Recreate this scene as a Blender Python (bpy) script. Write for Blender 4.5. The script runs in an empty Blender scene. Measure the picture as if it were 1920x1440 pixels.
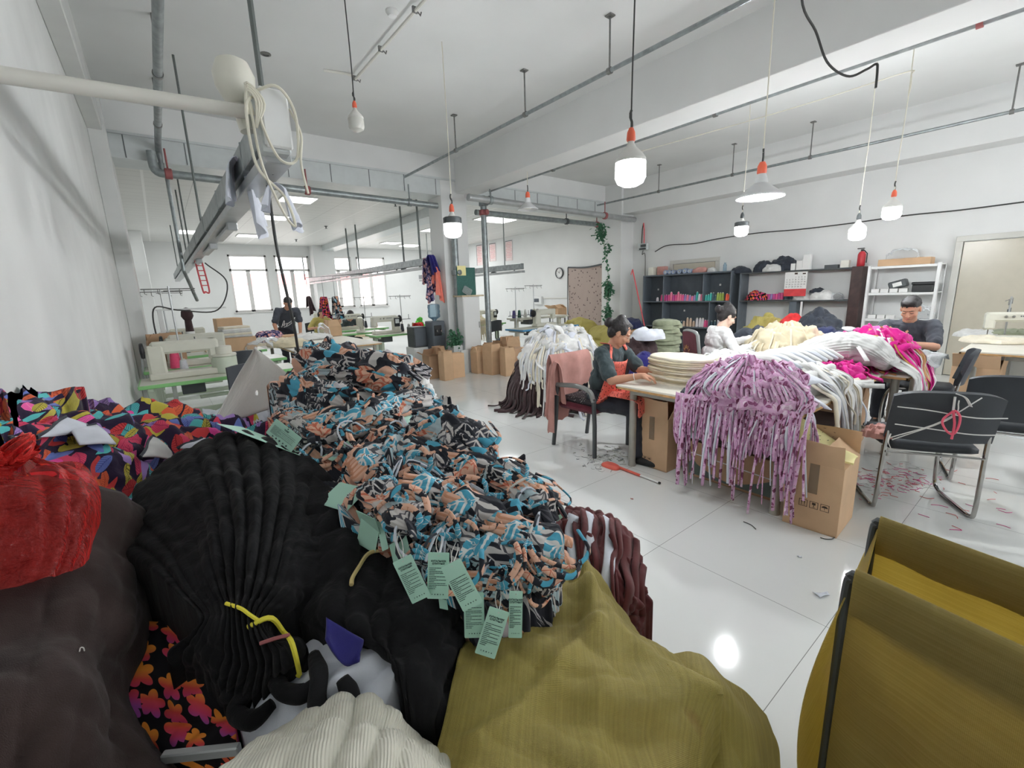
import bpy, math, random
import numpy as np
from mathutils import Vector, Matrix
R = random.Random(11)
SC = bpy.context.scene
COL = SC.collection
PI = math.pi
# ------------------------------------------------------------------ camera
F0, YAW, PITCH, ROLL, EYE = 828.0, 0.66117, -0.20512, -0.03515, 1.5
def _axes():
    f = np.array([math.sin(YAW)*math.cos(PITCH), math.cos(YAW)*math.cos(PITCH), math.sin(PITCH)])
    r = np.array([math.cos(YAW), -math.sin(YAW), 0.0])
    u = np.cross(r, f)
    return r*math.cos(ROLL)+u*math.sin(ROLL), -r*math.sin(ROLL)+u*math.cos(ROLL), f
CR, CU, CF = _axes()
E0 = np.array([0, 0, EYE])
def ray(x, y): return CF*F0 + CR*(x-960) - CU*(y-720)
def PZ(x, y, z): d = ray(x, y); return E0 + d*((z-EYE)/d[2])      # sight line meets a height
def PX(x, y, X): d = ray(x, y); return E0 + d*(X/d[0])            # ... the plane x = X
def PY(x, y, Y): d = ray(x, y); return E0 + d*(Y/d[1])            # ... the plane y = Y
def PD(x, y, k): return E0 + ray(x, y)*(k/F0)                     # ... a distance
cam = bpy.data.cameras.new('camera'); cam.sensor_width = 36; cam.lens = F0*36/1920; cam.clip_start = .02
co = bpy.data.objects.new('camera', cam); COL.objects.link(co)
co.matrix_world = Matrix(((CR[0], CU[0], -CF[0], 0), (CR[1], CU[1], -CF[1], 0), (CR[2], CU[2], -CF[2], EYE), (0, 0, 0, 1)))
SC.camera = co
# ------------------------------------------------------------------ tags
def tag(o, label=None, cat=None, group=None, kind=None):
    if label: o['label'] = label
    if cat: o['category'] = cat
    if group: o['group'] = group
    if kind: o['kind'] = kind
    return o
def thing(name, label, cat, loc=(0, 0, 0), rz=0.0, group=None):
    o = bpy.data.objects.new(name, None); o.empty_display_size = .05
    COL.objects.link(o); o.location = tuple(float(c) for c in loc); o.rotation_euler = (0, 0, rz)
    return tag(o, label, cat, group)
def dup(root, loc, rz=None, label=None, group=None):
    kids = {}
    for o in bpy.data.objects:
        if o.parent: kids.setdefault(o.parent.name, []).append(o)
    def rec(o, par):
        c = o.copy(); COL.objects.link(c); c.parent = par
        for k in kids.get(o.name, []): rec(k, c)
        return c
    r = rec(root, None); r.location = tuple(float(c) for c in loc)
    if rz is not None: r.rotation_euler = (0, 0, rz)
    if label: r['label'] = label
    if group: r['group'] = group
    return r
# ------------------------------------------------------------------ noise
def _h(ix, iy, iz, s):
    n = (ix*374761393 + iy*668265263 + iz*2147483647 + s*974634777) & 0xffffffff
    n = ((n ^ (n >> 13))*1274126177) & 0xffffffff
    return ((n ^ (n >> 16)) & 0xffff)/32767.5 - 1.0
def vn(P, s=0):
    P = np.asarray(P, float); i = np.floor(P).astype(np.int64); f = P-i; f = f*f*f*(f*(f*6-15)+10)
    x, y, z = i[..., 0], i[..., 1], i[..., 2]; fx, fy, fz = f[..., 0], f[..., 1], f[..., 2]
    def L(a, b, t): return a+(b-a)*t
    def g(dx, dy, dz): return _h(x+dx, y+dy, z+dz, s)
    return L(L(L(g(0,0,0), g(1,0,0), fx), L(g(0,1,0), g(1,1,0), fx), fy), L(L(g(0,0,1), g(1,0,1), fx), L(g(0,1,1), g(1,1,1), fx), fy), fz)
def fbm(P, s=0, o=3):
    a, t, k = 1.0, 0.0, 1.0
    for j in range(o): t = t+a*vn(np.asarray(P)*k, s+j*17); a *= .5; k *= 2.03
    return t
def billow(P, s=0, o=3, warp=.6):
    P = np.asarray(P, float); w = np.stack([vn(P*.7+5.3, s+91), vn(P*.7+9.1, s+92), vn(P*.7+1.7, s+93)], -1)
    P = P+w*warp; a, t, k = 1.0, 0.0, 1.0
    for j in range(o): t = t+a*np.abs(vn(P*k, s+j*31)); a *= .5; k *= 1.9
    return t
def nrm(v): v = np.asarray(v, float); return v/(np.linalg.norm(v)+1e-12)
def spline(pts, n):
    p = np.asarray(pts, float)
    if len(p) < 3: t = np.linspace(0, 1, n)[:, None]; return p[0]*(1-t)+p[-1]*t
    q = np.vstack([2*p[0]-p[1], p, 2*p[-1]-p[-2]]); out = []
    for t in np.linspace(0, len(p)-1-1e-9, n):
        i = int(t); u = t-i; a, b, c, d = q[i], q[i+1], q[i+2], q[i+3]
        out.append(.5*((2*b)+(c-a)*u+(2*a-5*b+4*c-d)*u*u+(3*b-a-3*c+d)*u**3))
    return np.array(out)
# ------------------------------------------------------------------ mesh builder
class MB:
    def __init__(s): s.v, s.f, s.m, s.uv = [], [], [], []
    def add(s, V, Fc, mi=0, uv=None):
        b = len(s.v); V = [tuple(float(c) for c in v) for v in V]; s.v += V
        s.uv += [tuple(float(c) for c in q) for q in uv] if uv is not None else [(v[0]+v[2]*.31, v[1]+v[2]) for v in V]
        s.f += [tuple(b+int(i) for i in q) for q in Fc]; s.m += [mi]*len(Fc); return s
    def box(s, c, d, bev=.004, rz=0, mi=0, rx=0, ry=0):
        hx, hy, hz = d[0]/2, d[1]/2, d[2]/2; b = min(bev, hx*.8, hy*.8, hz*.8); V = []; I = {}
        for sx in (-1, 1):
            for sy in (-1, 1):
                for sz in (-1, 1):
                    for a in range(3):
                        p = [sx*(hx-b), sy*(hy-b), sz*(hz-b)]; p[a] = (sx*hx, sy*hy, sz*hz)[a]
                        I[sx, sy, sz, a] = len(V); V.append(p)
        Fc = []
        for a in range(3):
            e, g = (a+1) % 3, (a+2) % 3
            for q in (-1, 1):
                c4 = []
                for (u, w) in ((-1, -1), (1, -1), (1, 1), (-1, 1)):
                    k = [0, 0, 0]; k[a] = q; k[e] = u; k[g] = w; c4.append(I[k[0], k[1], k[2], a])
                Fc.append(c4 if q > 0 else c4[::-1])
            for u in (-1, 1):
                for w in (-1, 1):
                    k0 = [0]*3; k1 = [0]*3; k0[a] = -1; k1[a] = 1; k0[e] = k1[e] = u; k0[g] = k1[g] = w
                    q4 = [I[(*k0, e)], I[(*k1, e)], I[(*k1, g)], I[(*k0, g)]]
                    Fc.append(q4 if u*w < 0 else q4[::-1])
        for sx in (-1, 1):
            for sy in (-1, 1):
                for sz in (-1, 1):
                    t = [I[sx, sy, sz, 0], I[sx, sy, sz, 1], I[sx, sy, sz, 2]]
                    Fc.append(t if sx*sy*sz > 0 else t[::-1])
        Mx = Matrix.Translation(Vector(tuple(map(float, c)))) @ Matrix.Rotation(rz, 4, 'Z') @ Matrix.Rotation(ry, 4, 'Y') @ Matrix.Rotation(rx, 4, 'X')
        return s.add([Mx @ Vector(v) for v in V], Fc, mi)
    def loft(s, rings, closed=True, mi=0, caps=True, uv=None):
        n = len(rings[0]); V = [p for r in rings for p in r]; Fc = []
        for i in range(len(rings)-1):
            for j in range(n if closed else n-1):
                k = (j+1) % n; Fc.append((i*n+j, i*n+k, (i+1)*n+k, (i+1)*n+j))
        if caps and closed:
            Fc.append(tuple(range(n))[::-1]); Fc.append(tuple((len(rings)-1)*n+j for j in range(n)))
        return s.add(V, Fc, mi, uv)
    def tube(s, pts, r, n=8, mi=0, sm=0, ry=None, up=(0, 0, 1)):
        p = spline(pts, sm) if sm else np.asarray(pts, float)
        rs = np.interp(np.linspace(0, 1, len(p)), np.linspace(0, 1, len(r)), r) if hasattr(r, '__len__') else [r]*len(p)
        T = np.gradient(p, axis=0); rings = []; N = None
        for i in range(len(p)):
            t = nrm(T[i])
            if N is None:
                a = np.array(up, float); a = np.array([1., 0, 0]) if abs(a @ t) > .95 else a; N = nrm(np.cross(t, np.cross(a, t)))
            else: N = nrm(N-(N @ t)*t)
            B = np.cross(t, N); q = ry/max(r if not hasattr(r, '__len__') else max(r), 1e-9) if ry else 1
            rings.append([p[i]+rs[i]*(math.cos(a)*B+math.sin(a)*N*q) for a in np.arange(n)*2*PI/n])
        return s.loft(rings, True, mi)
    def lathe(s, prof, c=(0, 0, 0), n=20, mi=0, ax=(0, 0, 1), caps=True):
        z = nrm(ax); a = np.array([1., 0, 0]) if abs(z[0]) < .9 else np.array([0, 1., 0]); x = nrm(a-(a @ z)*z); y = np.cross(z, x)
        return s.loft([[np.array(c)+z*h+max(r, 1e-4)*(math.cos(t)*x+math.sin(t)*y) for t in np.arange(n)*2*PI/n] for r, h in prof], True, mi, caps)
    def sheet(s, G, th=0.0, mi=0, uvs=1.0):
        G = np.asarray(G, float); nu, nv = G.shape[:2]
        du = np.concatenate([[0], np.cumsum(np.linalg.norm(np.diff(G, axis=0), axis=2).mean(1))])*uvs
        dv = np.concatenate([[0], np.cumsum(np.linalg.norm(np.diff(G, axis=1), axis=2).mean(0))])*uvs
        uv = [(du[i], dv[j]) for i in range(nu) for j in range(nv)]
        Fc = [(i*nv+j, (i+1)*nv+j, (i+1)*nv+j+1, i*nv+j+1) for i in range(nu-1) for j in range(nv-1)]
        if th:
            gu = np.gradient(G, axis=0); gv = np.gradient(G, axis=1); N = np.cross(gu, gv); N /= np.linalg.norm(N, axis=2, keepdims=True)+1e-9
            n0 = nu*nv; V = list((G+N*th/2).reshape(-1, 3))+list((G-N*th/2).reshape(-1, 3))
            Fc = Fc+[tuple(n0+i for i in q[::-1]) for q in Fc]
            e = [i*nv for i in range(nu)]+[(nu-1)*nv+j for j in range(1, nv)]+[i*nv+nv-1 for i in range(nu-2, -1, -1)]+[j for j in range(nv-2, 0, -1)]
            Fc += [(e[k], n0+e[k], n0+e[(k+1) % len(e)], e[(k+1) % len(e)]) for k in range(len(e))]
            return s.add(V, Fc, mi, uv+uv)
        return s.add(G.reshape(-1, 3), Fc, mi, uv)
    def ribbon(s, pts, w, th=.003, nor=None, sm=14, mi=0, tw=0.0):
        p = spline(pts, sm); T = np.gradient(p, axis=0); rings = []; uv = []; L = 0; N = None
        for i in range(len(p)):
            t = nrm(T[i])
            if N is None:
                a = np.array(nor if nor is not None else (.3, .2, 1), float); N = nrm(a-(a @ t)*t)
            else: N = nrm(N-(N @ t)*t)
            if tw: c, q = math.cos(tw/len(p)), math.sin(tw/len(p)); N = N*c+np.cross(t, N)*q
            B = np.cross(t, N); L += np.linalg.norm(p[i]-p[i-1]) if i else 0
            rings.append([p[i]+B*w/2-N*th/2, p[i]+B*w/2+N*th/2, p[i]+N*th*.8, p[i]-B*w/2+N*th/2, p[i]-B*w/2-N*th/2])
            uv += [(w, L), (w, L), (w/2, L), (0, L), (0, L)]
        return s.loft(rings, True, mi, True, uv)
    def prism(s, poly, h, Mx=None, mi=0):
        n = len(poly); Mx = Mx or Matrix(); V = [Mx @ Vector((x, y, 0)) for x, y in poly]+[Mx @ Vector((x, y, h)) for x, y in poly]
        return s.add(V, [tuple(range(n))[::-1], tuple(range(n, 2*n))]+[(i, (i+1) % n, n+(i+1) % n, n+i) for i in range(n)], mi)
    def build(s, name, mats, parent=None, ang=35, loc=None, rz=None):
        me = bpy.data.meshes.new(name); me.from_pydata(s.v, [], s.f)
        for m in (mats if isinstance(mats, (list, tuple)) else [mats]): me.materials.append(m)
        me.polygons.foreach_set('material_index', s.m)
        ul = me.uv_layers.new(name='UVMap'); li = np.empty(len(me.loops), np.int32); me.loops.foreach_get('vertex_index', li)
        ul.data.foreach_set('uv', np.asarray(s.uv, np.float32)[li].ravel())
        me.polygons.foreach_set('use_smooth', [ang > 0]*len(me.polygons)); me.update()
        if 0 < ang < 180: me.set_sharp_from_angle(angle=math.radians(ang))
        o = bpy.data.objects.new(name, me); COL.objects.link(o); o.parent = parent
        if loc is not None: o.location = tuple(float(c) for c in loc)
        if rz is not None: o.rotation_euler = (0, 0, rz)
        return o
def part(name, mats, parent, fn, ang=35, label=None):
    m = MB(); fn(m); o = m.build(name, mats, parent, ang)
    if label: o['label'] = label
    return o
def solo(name, mats, label, cat, fn, loc=(0, 0, 0), rz=0, group=None, ang=35):
    m = MB(); fn(m); return tag(m.build(name, mats, None, ang, loc, rz), label, cat, group)
def struct(name, mats, fn, ang=35, parent=None):
    m = MB(); fn(m); o = m.build(name, mats, parent, ang); o['kind'] = 'structure'; return o
# ------------------------------------------------------------------ cloth shapes
def blob(path, rad, n=(48, 64), pleats=14, amp=.08, seed=0, lump=.0, lf=6, up=(0, 0, 1), twist=0.0, fine=.0, ff=18, closed=True, zmin=None):
    """a gathered bundle of cloth: a tube along path, radii rad = [(a, b), ...], pleats running along it"""
    ns, na = n; p = spline(path, ns); k = np.linspace(0, 1, len(rad)); s = np.linspace(0, 1, ns)
    ra = np.interp(s, k, [q[0] for q in rad]); rb = np.interp(s, k, [q[1] for q in rad])
    for _ in range(2): ra[1:-1] = (ra[:-2]+2*ra[1:-1]+ra[2:])/4; rb[1:-1] = (rb[:-2]+2*rb[1:-1]+rb[2:])/4
    T = np.gradient(p, axis=0); G = np.zeros((ns, na, 3)); th = np.arange(na)*2*PI/na; N = None
    ph = np.random.RandomState(seed).rand(6)*6.28
    for i in range(ns):
        t = nrm(T[i])
        if N is None: a = np.array(up, float); a = np.array([1., .2, 0]) if abs(a @ t) > .97 else a; N = nrm(a-(a @ t)*t)
        else: N = nrm(N-(N @ t)*t)
        B = np.cross(t, N); w = .9*np.sin(s[i]*5+ph[0]+2*np.sin(th+ph[1]))+twist*s[i]
        pl = np.abs(np.sin(th*pleats/2+w+.9*np.sin(3*th+ph[2])+.5*np.sin(5*th+ph[3]+3*s[i])))**.7+.5*np.abs(np.sin(th*pleats*.93+ph[4]-w*1.7))-.8
        r = 1+amp*pl
        G[i] = p[i]+(np.cos(th)*ra[i]*r)[:, None]*B+(np.sin(th)*rb[i]*r)[:, None]*N
    d = (G-p[:, None, :]); ln = np.linalg.norm(d, axis=2, keepdims=True)+1e-6
    if lump: G = G+d/ln*(lump*billow(G*lf, seed, 2)[..., None]-lump*.4)*np.minimum(1, ln/.03)
    if fine: G = G+d/ln*(fine*fbm(G*ff, seed+5, 2)[..., None])*np.minimum(1, ln/.03)
    if zmin is not None: G[..., 2] = np.maximum(G[..., 2], zmin)
    L = np.concatenate([[0], np.cumsum(np.linalg.norm(np.diff(p, axis=0), axis=1)+np.abs(np.diff(ra))*.7)])
    per = max(ra.max(), rb.max())*2*PI
    uv = [(L[i], th[j]/(2*PI)*per) for i in range(ns) for j in range(na)]
    return G, uv
def add_blob(m, *a, mi=0, **k):
    G, uv = blob(*a, **k); return m.loft([list(g) for g in G], True, mi, True, uv)
def mound(cx, cy, rx, ry, z0, h, n=(40, 90), rz=0, pw=2.2, seed=0, amp=.03, fr=7, rad=0.0, npl=20, lean=(0, 0), skirt=0.0, fine=0.0, ff=25, edge=.05):
    """a heap standing at z0 with height h, billowed and pleated"""
    nr, na = n; t = np.linspace(0, 1, nr); th = np.arange(na)*2*PI/na
    T, A = np.meshgrid(t, th, indexing='ij')
    e = (np.abs(np.cos(A))**2.3+np.abs(np.sin(A))**2.3)**(-1/2.3)*(1+.13*vn(np.stack([np.cos(A)*1.3+seed, np.sin(A)*1.3, A*0], -1), seed))
    rr = np.sin(T*PI/2)**.9; zz = np.abs(1-np.minimum(T, 1)**pw)
    X, Y = rx*e*rr*np.cos(A), ry*e*rr*np.sin(A); Z = h*zz
    if rad: q = rad*(np.abs(np.sin(A*npl/2+1.2*np.sin(3*A+seed)+1.5*np.sin(T*4+A)))**.7-.5)*np.minimum(1, T*2.2); X = X*(1+q); Y = Y*(1+q); Z = Z*(1+q*.4)
    X = X+lean[0]*zz; Y = Y+lean[1]*zz; P = np.stack([X, Y, Z], -1)
    gu = np.gradient(P, axis=0); gv = (np.roll(P, -1, 1)-np.roll(P, 1, 1)); Nn = np.cross(gu, gv); Nn /= np.linalg.norm(Nn, axis=2, keepdims=True)+1e-9
    Q = P+np.array([cx, cy, z0]); b = billow(Q*fr, seed, 3)-.55; b[0] = b[0].mean()
    P = P+Nn*(amp*b)[..., None]
    if fine: P = P+Nn*(fine*fbm(Q*ff, seed+3, 2))[..., None]*np.minimum(1, T*6)[..., None]
    P[..., 2] = np.maximum(P[..., 2], 0); P[-1, :, 2] = 0
    c, s_ = math.cos(rz), math.sin(rz)
    G = np.stack([cx+P[..., 0]*c-P[..., 1]*s_, cy+P[..., 0]*s_+P[..., 1]*c, z0+P[..., 2]], -1)
    s0 = (rx+ry)/2+h*.6
    uv = [(t[i]*s0*math.cos(a), t[i]*s0*math.sin(a)) for i in range(nr) for a in th]
    return G, uv
def add_mound(m, *a, mi=0, **k):
    G, uv = mound(*a, **k); return m.loft([list(g) for g in G], True, mi, True, uv)
def surf_pick(G, rnd, lo=.0, hi=1.0):
    i = int((lo+(hi-lo)*rnd.random())*(G.shape[0]-2))+1; j = rnd.randrange(G.shape[1]); return G[min(i, G.shape[0]-2), j], i, j
# ------------------------------------------------------------------ smooth bodies
def fuse(name, parts, vox, mats, parent=None, it=6, disp=None):
    """one continuous surface over limbs and rounded forms"""
    m = MB()
    for q in parts:
        if q[0] == 'c':
            _, a, ra, b, rb = q; a = np.array(a, float); b = np.array(b, float); L = np.linalg.norm(b-a)+1e-6
            pr = [(ra*math.sin(t), -ra*math.cos(t)) for t in np.linspace(.12, PI/2, 5)]+[(rb*math.cos(t), L+rb*math.sin(t)) for t in np.linspace(0, PI/2-.12, 5)]
            m.lathe(pr, a, 14, 0, b-a)
        else:
            _, c, rd = q[:3]; rot = q[3] if len(q) > 3 else Matrix.Identity(3)
            pr = [(math.sin(t), -math.cos(t)) for t in np.linspace(.1, PI-.1, 11)]
            k = len(m.v); m.lathe(pr, (0, 0, 0), 16)
            for i in range(k, len(m.v)):
                w = rot @ Vector((m.v[i][0]*rd[0], m.v[i][1]*rd[1], m.v[i][2]*rd[2])); m.v[i] = (w[0]+c[0], w[1]+c[1], w[2]+c[2])
    o = m.build(name+'_raw', mats, None, 180)
    r = o.modifiers.new('r', 'REMESH'); r.mode = 'VOXEL'; r.voxel_size = vox; r.use_smooth_shade = True
    s = o.modifiers.new('s', 'SMOOTH'); s.iterations = it; s.factor = .5
    dg = bpy.context.evaluated_depsgraph_get(); dg.update(); me = bpy.data.meshes.new_from_object(o.evaluated_get(dg)); old = o.data
    bpy.data.objects.remove(o); bpy.data.meshes.remove(old); me.name = name
    if disp:
        n = len(me.vertices); V = np.empty(n*3); me.vertices.foreach_get('co', V); V = V.reshape(-1, 3); N = np.empty(n*3); me.vertices.foreach_get('normal', N); N = N.reshape(-1, 3)
        V = V+N*(disp[0]*(billow(V*disp[1], 3, 2)-.5))[:, None]; me.vertices.foreach_set('co', V.ravel()); me.update()
    ul = me.uv_layers.new(name='UVMap') if not me.uv_layers else me.uv_layers[0]
    li = np.empty(len(me.loops), np.int32); me.loops.foreach_get('vertex_index', li); V = np.empty(len(me.vertices)*3); me.vertices.foreach_get('co', V); V = V.reshape(-1, 3)
    ul.data.foreach_set('uv', np.stack([V[:, 0]+V[:, 1]*.6, V[:, 2]+V[:, 1]*.4], -1)[li].astype(np.float32).ravel())
    o = bpy.data.objects.new(name, me); COL.objects.link(o); o.parent = parent
    return o
def text(m, s, Mx, size, mi=0, th=.0004, align='CENTER'):
    """lettering as thin raised geometry"""
    c = bpy.data.curves.new('t', 'FONT'); c.body = s; c.size = size; c.align_x = align; c.extrude = th; c.resolution_u = 2
    o = bpy.data.objects.new('t', c); COL.objects.link(o); dg = bpy.context.evaluated_depsgraph_get(); dg.update()
    me = bpy.data.meshes.new_from_object(o.evaluated_get(dg)); m.add([Mx @ v.co for v in me.vertices], [tuple(p.vertices) for p in me.polygons], mi)
    bpy.data.objects.remove(o); bpy.data.meshes.remove(me); bpy.data.curves.remove(c)
def mx(o, x, y):
    """frame with origin o and axes x, y (z = x cross y)"""
    x = nrm(x); z = nrm(np.cross(x, y)); y = np.cross(z, x)
    return Matrix(((x[0], y[0], z[0], o[0]), (x[1], y[1], z[1], o[1]), (x[2], y[2], z[2], o[2]), (0, 0, 0, 1)))
# ------------------------------------------------------------------ materials
def C(r, g, b): return tuple(((c/255+.055)/1.055)**2.4 if c > 10 else c/255/12.92 for c in (r, g, b))+(1.0,)
class NT:
    def __init__(s, name):
        s.m = bpy.data.materials.new(name); s.m.use_nodes = True; s.t = s.m.node_tree; s.t.nodes.clear()
        s.out = s.n('ShaderNodeOutputMaterial'); s.b = s.n('ShaderNodeBsdfPrincipled'); s.l(s.b.outputs[0], s.out.inputs[0])
    def n(s, k, **kw):
        q = s.t.nodes.new(k)
        for a, v in kw.items(): setattr(q, a, v)
        return q
    def l(s, a, b): s.t.links.new(a, b)
    def set(s, nd, i, v):
        if hasattr(v, 'is_output'): s.l(v, nd.inputs[i])
        else: nd.inputs[i].default_value = v
    def math(s, op, a, b=0.0, c=0.0):
        q = s.n('ShaderNodeMath', operation=op); s.set(q, 0, a); s.set(q, 1, b); s.set(q, 2, c); return q.outputs[0]
    def mix(s, f, a, b):
        q = s.n('ShaderNodeMix', data_type='RGBA'); s.set(q, 0, f); s.set(q, 6, a); s.set(q, 7, b); return q.outputs[2]
    def ramp(s, f, stops, mode='LINEAR'):
        q = s.n('ShaderNodeValToRGB'); q.color_ramp.interpolation = mode; e = q.color_ramp.elements
        while len(e) < len(stops): e.new(.5)
        for i, (p, c) in enumerate(stops): e[i].position = p; e[i].color = c
        s.l(f, q.inputs[0]); return q.outputs[0]
    def noise(s, v, sc, det=3, ro=.5):
        q = s.n('ShaderNodeTexNoise'); s.l(v, q.inputs['Vector']); q.inputs['Scale'].default_value = sc; q.inputs['Detail'].default_value = det; q.inputs['Roughness'].default_value = ro; return q.outputs
    def co(s, k='Object'): return s.n('ShaderNodeTexCoord').outputs[k]
    def mapv(s, v, sc=(1, 1, 1), rot=(0, 0, 0), loc=(0, 0, 0)):
        q = s.n('ShaderNodeMapping'); s.l(v, q.inputs[0]); q.inputs['Scale'].default_value = sc; q.inputs['Rotation'].default_value = rot; q.inputs['Location'].default_value = loc; return q.outputs[0]
    def bump(s, h, d=.002, st=1.0):
        q = s.n('ShaderNodeBump'); q.inputs['Strength'].default_value = st; q.inputs['Distance'].default_value = d; s.l(h, q.inputs['Height']); s.l(q.outputs[0], s.b.inputs['Normal'])
    def base(s, c): s.set(s.b, 'Base Color', c)
    def p(s, **k):
        for a, v in k.items(): s.set(s.b, {'rough': 'Roughness', 'metal': 'Metallic', 'spec': 'Specular IOR Level', 'sheen': 'Sheen Weight', 'coat': 'Coat Weight', 'alpha': 'Alpha', 'trans': 'Transmission Weight', 'em': 'Emission Color', 'es': 'Emission Strength'}[a], v)
        return s
def mat(name, c, rough=.6, metal=0, var=.08, vs=9.0, bump=0, bs=60, spec=.4, coat=0, sheen=0):
    t = NT(name); v = t.co(); n = t.noise(v, vs)[0]
    d = tuple(max(0, x*(1-var*1.6)) for x in c[:3])+(1,); e = tuple(min(1, x*(1+var)) for x in c[:3])+(1,)
    t.base(t.ramp(n, [(.3, d), (.7, e)])); t.p(rough=rough, metal=metal, spec=spec, coat=coat, sheen=sheen)
    if bump: t.bump(t.noise(v, bs, 4)[0], bump)
    return t.m
def cloth(name, c, var=.12, rough=.85, weave=900, sheen=.15, wr=.004, wf=14, b=.0006):
    """plain fabric: a fine weave plus soft creases in the relief"""
    t = NT(name); u = t.co('UV'); o = t.co(); n = t.noise(o, 12, 3)[0]
    d = tuple(x*(1-var*1.8) for x in c[:3])+(1,); e = tuple(min(1, x*(1+var)) for x in c[:3])+(1,)
    t.base(t.ramp(n, [(.3, d), (.7, e)])); t.p(rough=rough, spec=.15, sheen=sheen)
    h = t.math('ADD', t.math('MULTIPLY', t.noise(t.mapv(o, (1, 1.6, .6)), wf, 3, .55)[0], wr/b), t.noise(u, weave, 1)[0])
    t.bump(h, b); return t.m
def emit(name, c, s):
    t = NT(name); t.base((0, 0, 0, 1)); t.p(em=c, es=s, rough=.4); return t.m
def leafprint(name, basec, cols, veinc, sc=14, lw=.30, ll=.62, vfreq=9, vthr=.35, rough=.8, distort=.02, stripes=None, uvs=(1, 1, 1)):
    """printed fabric: scattered leaves, each turned its own way and veined"""
    t = NT(name); u = t.mapv(t.co('UV'), uvs); nz = t.noise(u, 9, 2); va = t.n('ShaderNodeVectorMath', operation='SCALE'); t.l(nz[1], va.inputs[0]); va.inputs['Scale'].default_value = distort*2
    ad = t.n('ShaderNodeVectorMath', operation='ADD'); t.l(u, ad.inputs[0]); t.l(va.outputs[0], ad.inputs[1]); col = basec
    for lay, s0 in ((0, sc), (1, sc*1.13)):
        mp = t.mapv(ad.outputs[0], (s0, s0, 0), (0, 0, lay*.9), (lay*3.3, lay*1.7, 0)); V = t.n('ShaderNodeTexVoronoi', voronoi_dimensions='2D'); t.l(mp, V.inputs['Vector']); V.inputs['Scale'].default_value = 1; V.inputs['Randomness'].default_value = .85
        sb = t.n('ShaderNodeVectorMath', operation='SUBTRACT'); t.l(mp, sb.inputs[0]); t.l(V.outputs['Position'], sb.inputs[1])
        sp = t.n('ShaderNodeSeparateColor'); t.l(V.outputs['Color'], sp.inputs[0])
        vr = t.n('ShaderNodeVectorRotate', rotation_type='Z_AXIS'); t.l(sb.outputs[0], vr.inputs['Vector']); t.l(t.math('MULTIPLY', sp.outputs[0], 6.28), vr.inputs['Angle'])
        sx = t.n('ShaderNodeSeparateXYZ'); t.l(vr.outputs[0], sx.inputs[0]); x, y = sx.outputs[0], sx.outputs[1]; ay = t.math('ABSOLUTE', y)
        q = t.math('DIVIDE', x, ll); w = t.math('MULTIPLY', t.math('SUBTRACT', 1, t.math('MULTIPLY', q, q)), t.math('MULTIPLY_ADD', sp.outputs[2], lw*.5, lw*.75))
        mask = t.math('LESS_THAN', ay, w); k = len(cols)
        lc = t.ramp(sp.outputs[1], [(i/k, c) for i, c in enumerate(cols)], 'CONSTANT')
        st = t.math('LESS_THAN', t.math('FRACT', t.math('MULTIPLY', t.math('ADD', x, ay), vfreq)), vthr); ln = t.math('LESS_THAN', ay, .02)
        vv = t.math('MULTIPLY', t.math('MAXIMUM', st, ln), t.math('GREATER_THAN', sp.outputs[0], .35))
        vc = t.ramp(sp.outputs[1], [(i/k, c) for i, c in enumerate(veinc)], 'CONSTANT')
        col = t.mix(mask, col, t.mix(vv, lc, vc))
    t.base(col); t.p(rough=rough, spec=.2, sheen=.1); o = t.co(); t.bump(t.noise(t.mapv(o, (1, 1.5, .7)), 16, 3, .6)[0], .006); return t.m
def blossom(name, basec, stops, sc=13, rough=.8):
    t = NT(name); u = t.mapv(t.co('UV'), (sc, sc, 0)); V = t.n('ShaderNodeTexVoronoi', voronoi_dimensions='2D'); t.l(u, V.inputs['Vector']); V.inputs['Scale'].default_value = 1; V.inputs['Randomness'].default_value = .8
    sb = t.n('ShaderNodeVectorMath', operation='SUBTRACT'); t.l(u, sb.inputs[0]); t.l(V.outputs['Position'], sb.inputs[1]); sx = t.n('ShaderNodeSeparateXYZ'); t.l(sb.outputs[0], sx.inputs[0])
    sp = t.n('ShaderNodeSeparateColor'); t.l(V.outputs['Color'], sp.inputs[0]); an = t.math('ADD', t.math('ARCTAN2', sx.outputs[1], sx.outputs[0]), t.math('MULTIPLY', sp.outputs[0], 6.28))
    ra = t.math('ADD', t.math('MULTIPLY_ADD', sp.outputs[2], .12, .22), t.math('MULTIPLY', t.math('ABSOLUTE', t.math('SINE', t.math('MULTIPLY', an, 2.5))), .24)); mask = t.math('LESS_THAN', V.outputs['Distance'], ra)
    g = t.math('ADD', t.math('MULTIPLY', sx.outputs[0], .9), t.math('MULTIPLY_ADD', sp.outputs[1], .8, .1)); t.base(t.mix(mask, basec, t.ramp(g, stops))); t.p(rough=rough, spec=.2); t.bump(t.noise(t.co(), 18, 3)[0], .005); return t.m
def spots(name, basec, dot, sc=60, thr=.33, rough=.8, dist=.4, coord='UV'):
    t = NT(name); u = t.co(coord); nz = t.noise(u, sc*.8, 2); va = t.n('ShaderNodeVectorMath', operation='MULTIPLY_ADD'); t.l(nz[1], va.inputs[0]); va.inputs[1].default_value = (dist/sc,)*3; t.l(u, va.inputs[2])
    V = t.n('ShaderNodeTexVoronoi'); t.l(va.outputs[0], V.inputs['Vector']); V.inputs['Scale'].default_value = sc; t.base(t.mix(t.math('LESS_THAN', V.outputs['Distance'], thr), basec, dot)); t.p(rough=rough, spec=.2); return t.m
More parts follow.
